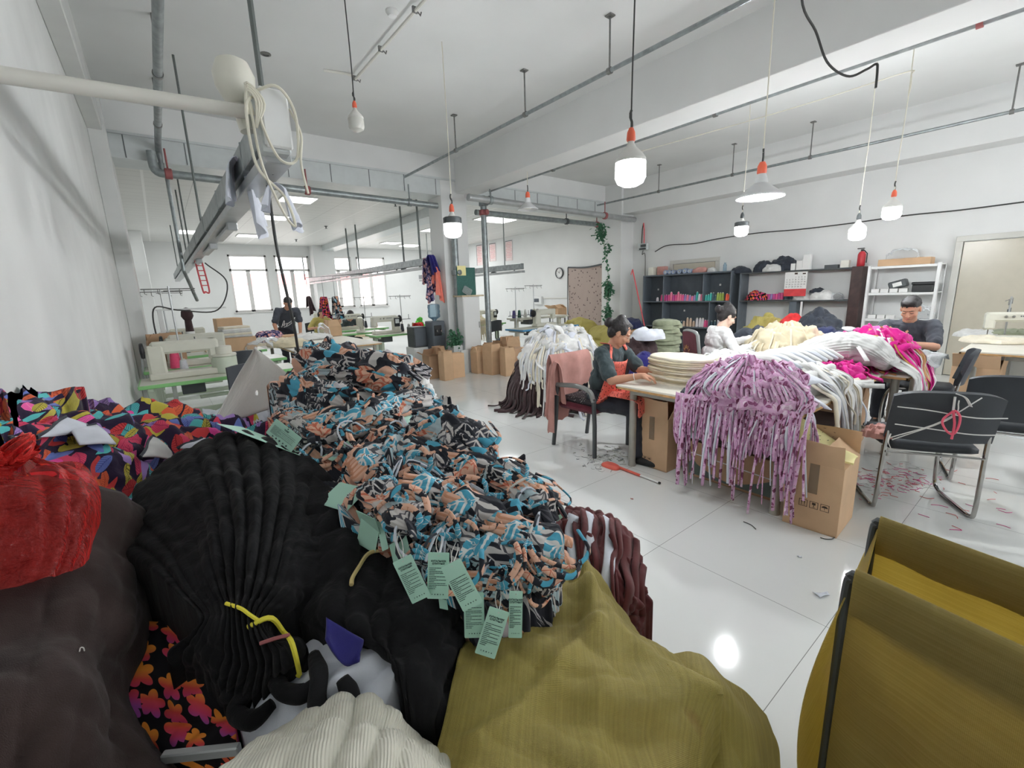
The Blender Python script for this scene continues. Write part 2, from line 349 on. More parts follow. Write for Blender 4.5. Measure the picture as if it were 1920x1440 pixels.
def woven(name, c, c2, streak=60, rough=.5, wv=420, b=.0012, stain=None, thru=0):
    """coarse woven plastic sacking"""
    t = NT(name); u = t.co('UV'); o = t.co(); n = t.noise(t.mapv(u, (1, streak, 1)), 3, 4)[0]; n2 = t.noise(o, 5, 4)[0]
    col = t.ramp(t.math('MULTIPLY_ADD', n, .6, t.math('MULTIPLY', n2, .4)), [(.32, c2), (.62, c)])
    if stain: col = t.mix(t.ramp(t.noise(o, 3.5, 2)[0], [(.66, (0, 0, 0, 1)), (.72, (.7, .7, .7, 1))]), col, stain)
    t.base(col); t.p(rough=rough, spec=.35)
    w1 = t.n('ShaderNodeTexWave', wave_type='BANDS', bands_direction='X'); t.l(u, w1.inputs[0]); w1.inputs['Scale'].default_value = wv/6.28; w2 = t.n('ShaderNodeTexWave', wave_type='BANDS', bands_direction='Y'); t.l(u, w2.inputs[0]); w2.inputs['Scale'].default_value = wv/6.28
    t.bump(t.math('ADD', t.math('MULTIPLY', w1.outputs[1], w2.outputs[1]), t.math('MULTIPLY', t.noise(t.mapv(o, (1, 1.4, .7)), 17, 4, .6)[0], 4)), b)
    if thru: tl = t.n('ShaderNodeBsdfTranslucent'); t.l(col, tl.inputs[0]) if hasattr(col, 'is_output') else None; mxs = t.n('ShaderNodeMixShader'); mxs.inputs[0].default_value = thru; t.l(t.b.outputs[0], mxs.inputs[1]); t.l(tl.outputs[0], mxs.inputs[2]); t.l(mxs.outputs[0], t.out.inputs[0])
    return t.m
def ribbed(name, c, fr=300, rough=.85, b=.002, d='X', var=.1):
    t = NT(name); u = t.co('UV'); w = t.n('ShaderNodeTexWave', wave_type='BANDS', bands_direction=d); t.l(u, w.inputs[0]); w.inputs['Scale'].default_value = fr/6.28; w.inputs['Distortion'].default_value = .6
    o = t.co(); n = t.noise(o, 14, 3)[0]; t.base(t.ramp(n, [(.3, tuple(x*(1-var*2) for x in c[:3])+(1,)), (.7, c)])); t.p(rough=rough, spec=.15, sheen=.2)
    t.bump(t.math('ADD', w.outputs[1], t.math('MULTIPLY', t.noise(t.mapv(o, (1, 1.5, .6)), 13, 3)[0], 3)), b); return t.m
def grid_mat(name, c, line, sx, sy, lw, rough, spec=.5, off=(0, 0), var=.03, big=None, coat=0):
    """flat slabs parted by thin joints, in metres"""
    t = NT(name); o = t.co(); sp = t.n('ShaderNodeSeparateXYZ'); t.l(o, sp.inputs[0])
    def ln(v, s, of, w): return t.math('LESS_THAN', t.math('PINGPONG', t.math('SUBTRACT', v, of), s/2), w)
    g = t.math('MAXIMUM', ln(sp.outputs[0], sx, off[0], lw), ln(sp.outputs[1], sy, off[1], lw))
    n = t.noise(o, .9, 4)[0]; cc = t.ramp(n, [(.35, tuple(x*(1-var) for x in c[:3])+(1,)), (.65, tuple(min(1, x*(1+var)) for x in c[:3])+(1,))])
    col = t.mix(g, cc, line)
    if big: col = t.mix(ln(sp.outputs[0], big[0], off[0], big[1]), col, big[2])
    t.base(col); t.p(rough=rough, spec=spec, coat=coat); return t.m
def clear(name, tint, op=.25, rough=.15, bump=.0, veil=None):
    """thin clear or tinted plastic film or glass"""
    t = NT(name); tr = t.n('ShaderNodeBsdfTransparent'); tr.inputs[0].default_value = tint; mxn = t.n('ShaderNodeMixShader'); fr = t.n('ShaderNodeFresnel'); fr.inputs[0].default_value = 1.45
    t.base(veil or tint); t.p(rough=rough, spec=.6); t.l(t.math('MINIMUM', t.math('ADD', fr.outputs[0], op), 1), mxn.inputs[0]); t.l(tr.outputs[0], mxn.inputs[1]); t.l(t.b.outputs[0], mxn.inputs[2]); t.l(mxn.outputs[0], t.out.inputs[0])
    if bump: t.bump(t.noise(t.mapv(t.co(), (1, 2, .6)), 22, 4, .6)[0], bump)
    return t.m
M = {}
def mk():
    W = C(226, 227, 226)
    M['wall'] = mat('white_wall_paint', W, .7, var=.03, vs=1.2, bump=.002, bs=3)
    M['wall_old'] = mat('worn_white_plaster', C(222, 223, 221), .75, var=.06, vs=1.5, bump=.004, bs=6)
    M['ceil'] = mat('ceiling_plaster', C(224, 225, 224), .8, var=.04, vs=.8, bump=.003, bs=2)
    M['floor'] = grid_mat('glossy_floor_tile', C(226, 228, 226), C(128, 130, 128),   .8446, .8446, .0013, .07, .6, (2.106, .5015), .03)
    M['sus'] = grid_mat('suspended_ceiling_tile', C(222, 222, 219), C(176, 176, 174), .6, .3, .004, .45, .4, (.1, .2), .02, (1.2, .016, C(240, 240, 238)))
    M['panel'] = mat('pale_panel', C(205, 210, 210), .35, var=.03); M['seam'] = mat('dark_seam', C(110, 115, 116), .6)
    M['white'] = mat('white_enamel', C(230, 231, 230), .35, var=.02); M['offwhite'] = mat('off_white_plastic', C(222, 220, 208), .4, var=.03)
    M['pvc'] = mat('white_pvc', C(226, 224, 216), .3, var=.02)
    M['galv'] = mat('galvanised_steel', C(150, 157, 158), .38, .55, .15, 14); M['alu'] = mat('brushed_aluminium', C(178, 181, 182), .35, .5, .08, 6)
    M['steel'] = mat('dull_steel', C(128, 128, 126), .35, .7, .12, 20); M['chrome'] = mat('chrome', C(176, 174, 172), .12, 1, .05)
    M['rod'] = mat('hanger_rod', C(112, 118, 116), .45, .5); M['dkgrey'] = mat('dark_grey_metal', C(84, 88, 90), .45, .3)
    M['blackp'] = mat('black_plastic', C(34, 36, 38), .45, var=.1); M['cable'] = mat('dark_cable', C(66, 67, 66), .5); M['cablew'] = mat('cream_cable', C(226, 222, 206), .5)
    M['red_clamp'] = mat('rust_red_clamp', C(156, 92, 92), .6); M['orange'] = mat('orange_socket', C(240, 112, 84), .4, var=.03)
    M['bulb_off'] = mat('milky_bulb', C(214, 213, 206), .25, var=.03); M['bulb_on'] = emit('lit_bulb', (1, 1, 1, 1), 14.0); M['panel_on'] = emit('lit_panel', (1, .99, .97, 1), 4.5)
    M['socket'] = mat('bulb_collar', C(222, 221, 216), .35, var=.02); M['shade'] = mat('lamp_shade_enamel', C(214, 215, 216), .3, var=.02)
    M['frame'] = mat('window_frame', C(222, 220, 218), .4, var=.02); M['glass'] = clear('window_glass', (1, 1, 1, 1), .03, .02)
    M['door'] = mat('beige_door', C(190, 184, 168), .25, var=.02); M['doorframe'] = mat('door_frame_paint', C(200, 199, 192), .4, var=.02)
    M['green'] = mat('green_laminate', C(138, 196, 128), .35, var=.03); M['greenish'] = mat('pale_green_steel', C(198, 207, 190), .45, var=.03); M['cream_m'] = mat('cream_machine_paint', C(212, 211, 198), .35, var=.03)
    M['blue'] = mat('blue_laminate', C(72, 140, 186), .4, var=.03); M['plank'] = mat('raw_board', C(206, 190, 160), .6, var=.12, vs=14)
    M['card'] = mat('cardboard', C(206, 172, 138), .8, var=.06, vs=5, bump=.0006, bs=90); M['card2'] = mat('dark_cardboard', C(186, 152, 122), .8, var=.06, vs=5); M['card3'] = mat('light_cardboard', C(220, 184, 148), .8, var=.05, vs=5)
    M['ink'] = mat('box_ink', C(70, 56, 46), .8); M['tape'] = clear('packing_tape', (.86, .8, .7, 1), .35, .25, veil=C(196, 176, 150)); M['teal_print'] = mat('grey_green_print', C(104, 118, 112), .8)
    M['black'] = mat('black_board', C(98, 106, 114), .45, var=.06); M['blackback'] = mat('black_backboard', C(90, 97, 104), .55, var=.05); M['brown'] = mat('dark_brown_board', C(70, 52, 50), .5, var=.2, vs=12)  # black boards are coloured lighter so their base holds the lens veil
    M['tabletop'] = mat('worn_white_laminate', C(228, 224, 212), .4, var=.04); M['ply'] = mat('plywood_edge', C(206, 164, 112), .7, var=.15, vs=20); M['tleg'] = mat('table_leg_steel', C(170, 168, 160), .35, .4, .08)
    M['chairblk'] = mat('black_vinyl', C(58, 62, 68), .5, var=.06, bump=.0006, bs=120); M['chairgrey'] = mat('grey_armrest', C(150, 152, 150), .4, .3); M['maroon'] = cloth('maroon_upholstery', C(112, 50, 62)); M['gold'] = mat('gold_print', C(190, 140, 84), .6)
    M['skin'] = mat('skin', C(222, 178, 156), .5, var=.05, spec=.3); M['skin2'] = mat('tanned_skin', C(204, 154, 128), .5, var=.05, spec=.3); M['skin3'] = mat('pale_skin', C(232, 198, 180), .5, var=.04, spec=.3)
    M['hair'] = mat('black_hair', C(48, 45, 46), .45, var=.25, vs=60, bump=.002, bs=160); M['lip'] = mat('lips', C(190, 120, 110), .5); M['eye'] = mat('eye_dark', C(40, 30, 28), .3)
    M['tee_dark'] = cloth('dark_teal_tee', C(70, 82, 86)); M['tee_black'] = cloth('black_polo', C(72, 76, 84)); M['tee_white'] = cloth('white_long_sleeve', C(236, 236, 236), .05); M['trouser'] = cloth('dark_trousers', C(52, 54, 62))  # the black polo's colour is lifted to include lens haze
    M['apron'] = spots('red_spotted_apron', C(240, 126, 112), C(110, 60, 58), 50, .3)
    M['white_c'] = cloth('white_jersey', C(236, 236, 234), .06); M['white_b'] = cloth('bluish_white_jersey', C(224, 228, 238), .06); M['grey_w'] = cloth('greyish_white_jersey', C(214, 214, 212), .08); M['cream'] = cloth('cream_jersey', C(228, 216, 186), .07); M['cream2'] = cloth('pale_cream_jersey', C(236, 228, 208), .06); M['pink'] = cloth('hot_pink_satin', C(226, 40, 150), .12, .5); M['lilac'] = leafprint('lilac_print', C(216, 172, 206), [C(228, 190, 218), C(196, 140, 184), C(120, 60, 90), C(236, 214, 230)], [C(206, 150, 196), C(228, 190, 218), C(180, 110, 160), C(150, 90, 130)], 26)
    M['black_c'] = cloth('black_crinkle', C(27, 27, 29), .3, .9, 700, .05, .006, 22, .0008); M['black_k'] = cloth('black_cloth', C(60, 65, 74), .15); M['navy'] = cloth('navy_cloth', C(44, 50, 84)); M['royal'] = cloth('blue_lining', C(52, 50, 120)); M['khaki'] = cloth('sage_cloth', C(142, 148, 124)); M['brownc'] = ribbed('dark_brown_ribbed_cloth', C(64, 50, 48), 800, .9, .0009); M['brownfur'] = cloth('dark_brown_sack_cloth', C(58, 47, 45), .2, .95, 500, .1, .003, 12, .0008); M['brown2'] = cloth('chocolate_jersey', C(74, 58, 60), .15); M['maroonc'] = cloth('maroon_jersey', C(104, 54, 56), .15)
    M['rose'] = cloth('dusty_rose_cloth', C(196, 146, 138), .07); M['coral'] = cloth('coral_cloth', C(244, 140, 124), .06); M['redc'] = cloth('bright_red_cloth', C(232, 64, 66)); M['lime'] = cloth('lime_cloth', C(116, 230, 92)); M['ribwhite'] = ribbed('off_white_ribbed_jersey', C(222, 219, 204), 420, .85, .0011, 'Y', .05)
    M['olive'] = woven('olive_woven_sack', C(186, 170, 92), C(158, 142, 72), 50, .5, 900, .0016, C(150, 84, 60)); M['olive2'] = woven('dull_olive_sack', C(196, 184, 108), C(172, 158, 88), 30, .6, 420, .001); M['hamper'] = woven('yellow_woven_sacking', C(224, 208, 138), C(204, 184, 112), 90, .5, 800, .0012, None, .65)
    M['leaf'] = leafprint('bright_leaf_print', C(46, 34, 60), [C(226, 78, 110), C(96, 196, 196), C(172, 140, 206), C(232, 110, 70), C(240, 84, 168), C(204, 190, 80), C(112, 130, 200), C(214, 70, 72)], [C(190, 50, 90), C(50, 120, 130), C(120, 88, 160), C(190, 80, 60), C(250, 130, 180), C(120, 110, 50), C(80, 90, 160), C(160, 40, 50)], 14, .26, .6, 9)
    WH_, BK_, TL_, PE_ = C(208, 203, 200), C(40, 42, 50), C(84, 168, 196), C(226, 180, 156)
    for nm, sc_, vt in (('trop', 11, .34), ('trop2', 22, .12)): M[nm] = leafprint('tropical_stripe_print' if nm == 'trop' else 'tropical_strap_print', BK_, [WH_, BK_, TL_, PE_, WH_, BK_, C(178, 198, 204), PE_, C(64, 66, 76), C(190, 186, 190)], [C(90, 90, 96), C(78, 78, 86), C(228, 228, 226), C(206, 148, 118), TL_, C(190, 186, 184), BK_, C(204, 112, 88), C(206, 200, 196), BK_], sc_, .34, .7, 3.2, vt, distort=.03)
    M['flor'] = blossom('dark_blossom_print', C(26, 24, 28), [(.1, C(244, 150, 60)), (.4, C(226, 82, 74)), (.65, C(214, 70, 110)), (.95, C(160, 80, 160))], 21)
    M['dotted'] = spots('dotted_tapestry', C(178, 162, 154), C(98, 84, 84), 11, .22, .85, .1); M['navyprint'] = blossom('navy_print_cloth', C(52, 52, 92), [(.1, C(240, 180, 170)), (.9, C(120, 120, 160))], 16)
    M['tag'] = mat('mint_card', C(176, 218, 200), .55, var=.02); M['tagink'] = mat('tag_ink', C(62, 84, 80), .7); M['string'] = mat('white_string', C(214, 212, 206), .7); M['yellow'] = mat('yellow_cord', C(232, 220, 72), .6); M['tan'] = mat('tan_cord', C(206, 186, 128), .6); M['note'] = mat('pale_yellow_paper', C(240, 230, 168), .7, var=.02)
    M['redbag'] = clear('red_plastic_film', (.72, .16, .14, 1), .24, .18, .03, C(224, 60, 56)); M['film'] = clear('hazy_plastic_film', (.95, .94, .93, 1), .5, .25, .006, C(232, 228, 222)); M['filmc'] = clear('clear_plastic_bag', (.97, .97, .97, 1), .15, .15, .01, C(224, 228, 230))
    M['leafg'] = mat('ivy_leaf', C(62, 112, 82), .5, var=.3, vs=30); M['stem'] = mat('ivy_stem', C(92, 110, 70), .6); M['potblue'] = mat('blue_plant_pot', C(84, 84, 128), .5); M['paper'] = mat('white_paper', C(232, 232, 230), .6, var=.02); M['papink'] = mat('poster_paper', C(232, 214, 212), .6, var=.03); M['calred'] = mat('calendar_red', C(216, 72, 76), .5)
    M['board_green'] = mat('green_pinboard', C(62, 106, 98), .7, var=.12, vs=60); M['water'] = clear('water_bottle_plastic', (.75, .85, .9, 1), .3, .12, .003, C(160, 184, 200)); M['redpole'] = mat('red_pole', C(226, 100, 106), .4); M['redplastic'] = mat('coral_red_plastic', C(222, 104, 88), .45); M['extred'] = mat('extinguisher_red', C(190, 50, 60), .35)
mk()
# ------------------------------------------------------------------ room shell
XL, XR, YB, YF, YC, ZC, ZS = -.33, 9.5, 17.0, -5.5, 7.6, 3.95, 3.3
struct('floor', M['floor'], lambda m: m.add([(XL-.2, YF, 0), (XR+.2, YF, 0), (XR+.2, YB+.2, 0), (XL-.2, YB+.2, 0)], [(0, 1, 2, 3)]))
def slab(name, mt, x0, x1, y0, y1, z0, z1, bev=.006): return struct(name, mt, lambda m: m.box(((x0+x1)/2, (y0+y1)/2, (z0+z1)/2), (x1-x0, y1-y0, z1-z0), bev))
slab('ceiling', M['ceil'], XL-.2, XR+.2, YF, YC+.5, ZC, ZC+.15)
slab('ceiling_suspended', M['sus'], XL-.2, XR+.2, YC+.5, YB+.2, ZS, ZS+.05, .001)
slab('wall_left', M['wall_old'], XL-.2, XL, YF, YB, 0, ZC+.1)
slab('wall_right', M['wall'], XR, XR+.2, YF, YB, 0, ZC+.1)
WIN = [(1.95, 3.05), (3.28, 4.38), (4.95, 5.85), (6.05, 7.15)]; WZ0, WZ1 = 1.16, 2.98
def back(m):
    xs = [XL]+[v for w in WIN for v in w]+[XR]
    for i in range(0, len(xs), 2): m.box(((xs[i]+xs[i+1])/2, YB+.12, 1.75), (xs[i+1]-xs[i], .24, 3.5), .001)
    for a, b in WIN: m.box(((a+b)/2, YB+.12, WZ0/2), (b-a, .24, WZ0), .001); m.box(((a+b)/2, YB+.12, (WZ1+3.5)/2), (b-a, .24, 3.5-WZ1), .001)
struct('wall_back', M['wall'], back)
def front(m):
    for a, b in ((XL, 5.2), (9.0, XR)): m.box(((a+b)/2, YF-.1, 2), (b-a, .2, 4), .001)
    for a, b in ((5.2, 9.0),): m.box(((a+b)/2, YF-.1, .4), (b-a, .2, .8), .001); m.box(((a+b)/2, YF-.1, 3.6), (b-a, .2, .9), .001)
struct('wall_front', M['wall'], front)
slab('trim_beam_cross', M['wall'], XL, XR, YC, YC+.5, 3.58, ZC+.05)
slab('trim_beam_long', M['wall'], 4.72, 5.17, YF, YC, 3.36, ZC+.05)
slab('trim_beam_right', M['wall'], 9.08, XR, YF, YC, 3.24, ZC+.05)
slab('trim_beam_left', M['wall_old'], XL, XL+.13, YF, YC, 3.5, ZC+.05)
slab('trim_soffit_back', M['panel'], 4.75, 5.2, YC+.5, YB, 3.12, ZS+.02)
def fascia(m):
    m.box(((XL+XR)/2, YC+.02, 3.44), (XR-XL, .03, .30), .002)
    m.box(((XL+XR)/2, YC+.0, 3.58), (XR-XL, .05, .03), .002)
    for k in range(16): m.box((XL+.3+k*.62, YC+.003, 3.44), (.012, .006, .28), .001, mi=1)
struct('trim_fascia', [M['panel'], M['seam']], fascia)
slab('trim_soffit_cross', M['panel'], XL, XR, YC+.03, YC+.52, 3.29, 3.34)
slab('wall_column_centre', M['wall'], 4.40, 4.95, YC, YC+.5, 0, 3.6)
slab('wall_column_right', M['wall'], 9.02, XR, 7.1, 7.7, 0, ZC)
slab('wall_column_left', M['wall_old'], XL, -.17, 7.3, 8.1, 0, ZC)
slab('wall_column_far_left', M['wall'], XL, -.06, 14.6, 15.1, 0, ZS)
slab('wall_column_back', M['wall'], 4.42, 5.12, YB-.5, YB, 0, ZS)
slab('baseboard_back', M['plank'], XL, XR, YB-.02, YB, 0, .1)
for i, (a, b) in enumerate(WIN):
    w = struct('window_%d' % (i+1), M['frame'], lambda m: (
        m.box(((a+b)/2, YB+.06, WZ0+.03), (b-a, .07, .06)), m.box(((a+b)/2, YB+.06, WZ1-.03), (b-a, .07, .06)),
        m.box((a+.03, YB+.06, (WZ0+WZ1)/2), (.06, .07, WZ1-WZ0)), m.box((b-.03, YB+.06, (WZ0+WZ1)/2), (.06, .07, WZ1-WZ0)),
        m.box(((a+b)/2, YB+.06, 2.50), (b-a, .07, .08)), m.box(((a+b)/2-.03, YB+.06, (WZ0+2.5)/2), (.12, .07, 2.5-WZ0)),
        m.box(((a+b)/2, YB-.01, WZ0-.015), (b-a+.1, .1, .03))))
    part('glass', M['glass'], w, lambda m: m.box(((a+b)/2, YB+.06, (WZ0+WZ1)/2), (b-a-.1, .006, WZ1-WZ0-.1), .001))
# beyond the glass: a paved yard and a low building with a red roof
struct('outside_yard', mat('pale_yard', C(214, 210, 204), .9), lambda m: m.add([(-30, YB+.5, -.3), (40, YB+.5, -.3), (40, 70, -.3), (-30, 70, -.3)], [(0, 1, 2, 3)]))
b = thing('neighbour_building', 'low pale building with a red roof seen through the windows', 'building', (5, 34, -.3))
part('wall', mat('pale_render', C(236, 226, 220), .8), b, lambda m: m.box((0, 0, 1.4), (40, 6, 2.8), .02))
part('roof', mat('red_roof_sheet', C(226, 92, 88), .6), b, lambda m: m.prism([(-3.3, 2.75), (3.3, 2.75), (0, 3.55)], 41, Matrix(((0, 0, 1, -20.5), (1, 0, 0, 0), (0, 1, 0, 0), (0, 0, 0, 1)))))
# doors
def door(name, y0, y1, zt, hand):
    d = struct(name, M['doorframe'], lambda m: (m.box((XR-.02, y0-.04, zt/2), (.06, .08, zt)), m.box((XR-.02, y1+.04, zt/2), (.06, .08, zt)), m.box((XR-.02, (y0+y1)/2, zt+.04), (.06, y1-y0+.16, .08))))
    part('door_leaf', M['door'], d, lambda m: m.box((XR-.015, (y0+y1)/2, zt/2), (.04, y1-y0-.02, zt-.02)))
    if hand: part('door_handle', M['chrome'], d, lambda m: (m.box((XR-.05, y0+.08, 1.0), (.03, .04, .18)), m.tube([(XR-.06, y0+.08, 1.02), (XR-.09, y0+.09, 1.02), (XR-.09, y0+.2, 1.02)], .01)))
door('door_1', -.25, 1.2, 2.0, True); door('door_2', 4.95, 5.95, 2.0, False)
# ------------------------------------------------------------------ lamps
def lamp_light(kind, loc, power, size, parent=None, rot=None):
    l = bpy.data.lights.new('lamp', kind); l.energy = power; l.color = (.95, .98, 1)
    if kind == 'POINT': l.shadow_soft_size = size
    else: l.shape = 'RECTANGLE'; l.size, l.size_y = size
    o = bpy.data.objects.new('lamp_light', l); COL.objects.link(o); o.location = tuple(map(float, loc)); return o
def profile_bulb(d): return [(.018, .32), (.03, .30), (.034, .27), (.04, .25), (.5*d*.62, .19), (.5*d*.92, .145), (.5*d, .12)]
def bulb(px, py, z, d, label, lit=True, cap='orange', wire='cablew', collar=False, top=None, power=200):
    c = PZ(px, py, z); t = thing('pendant_bulb', label, 'light bulb', c, 0, 'bare hanging bulbs'); k = d/.18
    def glow(m): m.lathe([(.001, -.5*d*.95), (.5*d*.5, -.5*d*.9), (.5*d*.85, -.5*d*.72), (.5*d, -.5*d*.4), (.5*d, .5*d*.55), (.5*d*.97, .5*d*.62)], n=28)
    def neck(m): m.lathe([(.5*d*.99, .5*d*.5), (.5*d*1.0, .5*d*.75), (.5*d*.8, .5*d*1.05), (.5*d*.36, .5*d*1.5), (.5*d*.22, .5*d*1.75), (.5*d*.2, .5*d*1.9)], n=28)
    part('bulb_globe', M['bulb_on' if lit else 'bulb_off'], t, glow); part('bulb_neck', M['socket'], t, neck)
    if collar: part('heat_sink', M['dkgrey'], t, lambda m: m.lathe([(.5*d*1.01, .5*d*.62), (.5*d*1.04, .5*d*.7), (.5*d*1.04, .5*d*1.2), (.5*d*.9, .5*d*1.28)], n=28))
    zt = .5*d*1.85; part('socket', M[cap], t, lambda m: m.lathe([(.5*d*.24, zt), (.5*d*.3, zt+.01), (.5*d*.26, zt+.05*k), (.5*d*.14, zt+.075*k)], n=16))
    Z = (top or ZC)-c[2]; part('cord', M[wire], t, lambda m: m.tube([(0, 0, zt+.07*k), (.006, .004, zt+.3), (.0, -.01, Z*.6), (0, 0, Z)], .0045, 6, sm=12))
    part('cord_knot', M['cable'], t, lambda m: m.tube([(0, 0, zt+.07*k), (.008, 0, zt+.1*k), (-.006, .004, zt+.14*k), (0, 0, zt+.17*k)], .008*k, 6, sm=6))
    if lit: lamp_light('POINT', c-np.array([0, 0, .0]), power, d*.5+.015)
    return t
bulb(1182, 322, 2.13, .165, 'largest lit bulb, on a dark cord over the floor left of the work table', wire='cable', power=120)
bulb(849, 430, 2.18, .19, 'lit bulb with grey collar hanging in front of the centre column', collar=True, power=200)
bulb(1390, 432, 2.17, .16, 'small lit bulb with grey collar hanging above the black bags on the shelf', collar=True, cap='dkgrey')
bulb(1607, 438, 2.04, .17, 'lit bulb with dark hook hanging above the metal rack', cap='dkgrey')
bulb(1672, 398, 2.17, .16, 'lit bulb with orange socket hanging nearest the beige door')
bulb(668, 232, 2.78, .115, 'unlit milky bulb with orange socket under the thin ceiling conduit', False, wire='cable', top=3.86)
def shade(px, py, z, d, label, top=None):
    c = PZ(px, py, z); t = thing('pendant_lamp', label, 'lamp', c, 0, 'pendant lamps with white shades')
    part('lamp_shade', M['shade'], t, lambda m: m.lathe([(.5*d-.003, -.012), (.5*d, -.012), (.5*d, 0), (.36*d, .035), (.22*d, .075), (.14*d, .10), (.05, .115), (.04, .15), (.032, .17), (.02, .17), (.02, .11), (.12*d, .09), (.2*d, .065), (.35*d, .025), (.5*d-.006, -.008)], n=36, caps=False))
    part('bulb_globe', M['bulb_on' if d > .34 else 'bulb_off'], t, lambda m: m.lathe([(.001, -.006), (.05, -.002), (.07, .02), (.05, .07), (.02, .1)], n=20))
    if d > .34: lamp_light('POINT', c-np.array([0, 0, .03]), 60, .05)
    part('socket', M['orange'], t, lambda m: m.lathe([(.03, .165), (.036, .18), (.034, .23), (.02, .26)], n=16))
    part('cord', M['cablew'], t, lambda m: m.tube([(0, 0, .33), (.01, .005, 1.0), (0, 0, (top or ZC)-c[2])], .005, 6, sm=8))
    part('cord_knot', M['cable'], t, lambda m: m.tube([(0, 0, .25), (.006, 0, .3), (0, 0, .36)], .008, 6))
shade(1425, 368, 2.2, .36, 'wide white enamel pendant shade on a long cord, over the work table')
shade(990, 392, 2.8, .33, 'small far white pendant shade hanging by the steel pipes')
for px, py, q in ((558, 373, 'nearest the grey busway'), (513, 407, 'second along the row beside the busway'), (467, 441, 'smallest, farthest along the row beside the busway'), (733, 455, 'far one above the windows, left of the centre column'), (812, 431, 'half hidden by the centre column'), (917, 409, 'behind the vertical steel pipe')):
    c = PZ(px, py, ZS); t = thing('ceiling_panel_light', 'square lit ceiling panel '+q, 'ceiling light', c-np.array([0, 0, .012]), 0, 'lit ceiling panels')
    part('frame', M['white'], t, lambda m: [m.box((x, y, 0), (w, d, .022), .002) for x, y, w, d in ((-.29, 0, .02, .6), (.29, 0, .02, .6), (0, -.29, .56, .02), (0, .29, .56, .02))])
    part('diffuser', M['panel_on'], t, lambda m: m.box((0, 0, .002), (.56, .56, .012), .001))
    lamp_light('AREA', c-np.array([0, 0, .03]), 13, (.56, .56))
for x, y in ((1.0, 14.5), (8.3, 13.5), (7.2, 9.5), (7.6, 15.6)): lamp_light('AREA', (x, y, ZS-.03), 14, (.56, .56)); tag(part('ceiling_panel_light', M['panel_on'], None, lambda m: m.box((x, y, ZS-.006), (.58, .58, .012), .001)), 'square lit ceiling panel set in the suspended ceiling away from the busway', 'ceiling light', 'lit ceiling panels')  # extra panel lights added to brighten the back room
# unseen bulbs added behind the camera to brighten the room
for x, y in ((7.4, -1.2), (7.0, -4.0), (4.6, -1.8)): lamp_light('POINT', (x, y, 2.4), 130, .1); tag(solo('pendant_bulb', M['bulb_on'], '', '', lambda m: m.lathe([(.001, -.09), (.07, -.07), (.09, 0), (.09, .06), (.03, .12), (.004, .14), (.004, ZC-2.4)], (0, 0, 0), 20), (x, y, 2.4)), 'lit bare bulb hanging behind the camera', 'light bulb', 'bare hanging bulbs')
# daylight
w = bpy.data.worlds.new('world'); SC.world = w; w.use_nodes = True; nt = w.node_tree; bg = nt.nodes['Background']; bg.inputs[0].default_value = (.95, .97, 1, 1); bg.inputs[1].default_value = 4.5
for (x, z, sx, sz, y, rx) in [((a+b)/2, (WZ0+WZ1)/2, b-a, WZ1-WZ0, YB+.3, -PI/2) for a, b in WIN]+[(7.1, 1.97, 3.8, 2.35, YF-.25, PI/2)]:
    l = bpy.data.lights.new('window_portal', 'AREA'); l.shape = 'RECTANGLE'; l.size, l.size_y = sx, sz; l.cycles.is_portal = True
    o = bpy.data.objects.new('window_portal', l); COL.objects.link(o); o.location = (x, y, z); o.rotation_euler = (rx, 0, 0)
vs = SC.view_settings; vs.view_transform = 'Standard'; vs.look = 'None'; vs.gamma = 1; vs.exposure = 0.36; vs.use_curve_mapping = False
SC.cycles.use_denoising = True; SC.cycles.max_bounces = 7; SC.cycles.diffuse_bounces = 5; SC.cycles.glossy_bounces = 3; SC.cycles.transparent_max_bounces = 12; SC.cycles.caustics_reflective = False; SC.cycles.caustics_refractive = False; SC.cycles.sample_clamp_indirect = 6
# ------------------------------------------------------------------ pipes under the ceiling
def pipe_y(name, lab, px, py, yend, r, mt, y0=-2.0, hang=(), hz=ZC):
    e = PY(px, py, yend); o = thing(name, lab, 'pipe', (e[0], yend, e[2]))
    part('pipe_run', M[mt], o, lambda m: m.tube([(0, 0, 0), (0, y0-yend, 0)], r, 10))
    for hx, hy, hm in hang:
        q = PX(hx, hy, e[0]); y = q[1]-yend
        def hg(m): m.tube([(0, y, hz-e[2]), (0, y, r*.5)], .009, 6); m.lathe([(r*1.5, -.02), (r*1.5, .02)], (0, y, 0), 12, 0, (0, 1, 0)); m.box((0, y, hz-e[2]-.006), (.07, .07, .012), .002)
        part('pipe_hanger', M[hm], o, hg)
    return o
pipe_y('sprinkler_pipe', 'long grey sprinkler pipe below the ceiling, leftmost of three, ending near the centre column', 758, 332, 7.5, .02, 'galv', hang=((855, 283, 'steel'), (985, 217, 'steel'), (1143, 127, 'steel')))
pipe_y('sprinkler_pipe', 'grey sprinkler pipe under the edge of the long ceiling beam', 918, 358, 7.4, .026, 'galv', hang=((1037, 318, 'steel'), (1341, 214, 'steel'), (1836, 55, 'red_clamp')), hz=3.6)
pipe_y('sprinkler_pipe', 'thin grey sprinkler pipe nearest the shelf wall', 1120, 385, 7.4, .02, 'galv', hang=((1235, 355, 'steel'), (1373, 331, 'steel'), (1519, 295, 'steel'), (1897, 212, 'steel')))
e = PZ(665, 150, 3.88); e2 = PZ(798, 0, 3.88)
pp = thing('ceiling_conduit', 'thin pale conduit on the ceiling leading to the unlit bulb', 'pipe', e)
part('conduit', M['pvc'], pp, lambda m: m.tube([(0, 0, 0), (0, -3.5, 0)], .014, 8)); part('conduit_branch', M['pvc'], pp, lambda m: m.tube([(0, 0, 0), (-.05, .02, .05), (-.3, .1, .06)], .014, 8, sm=6))
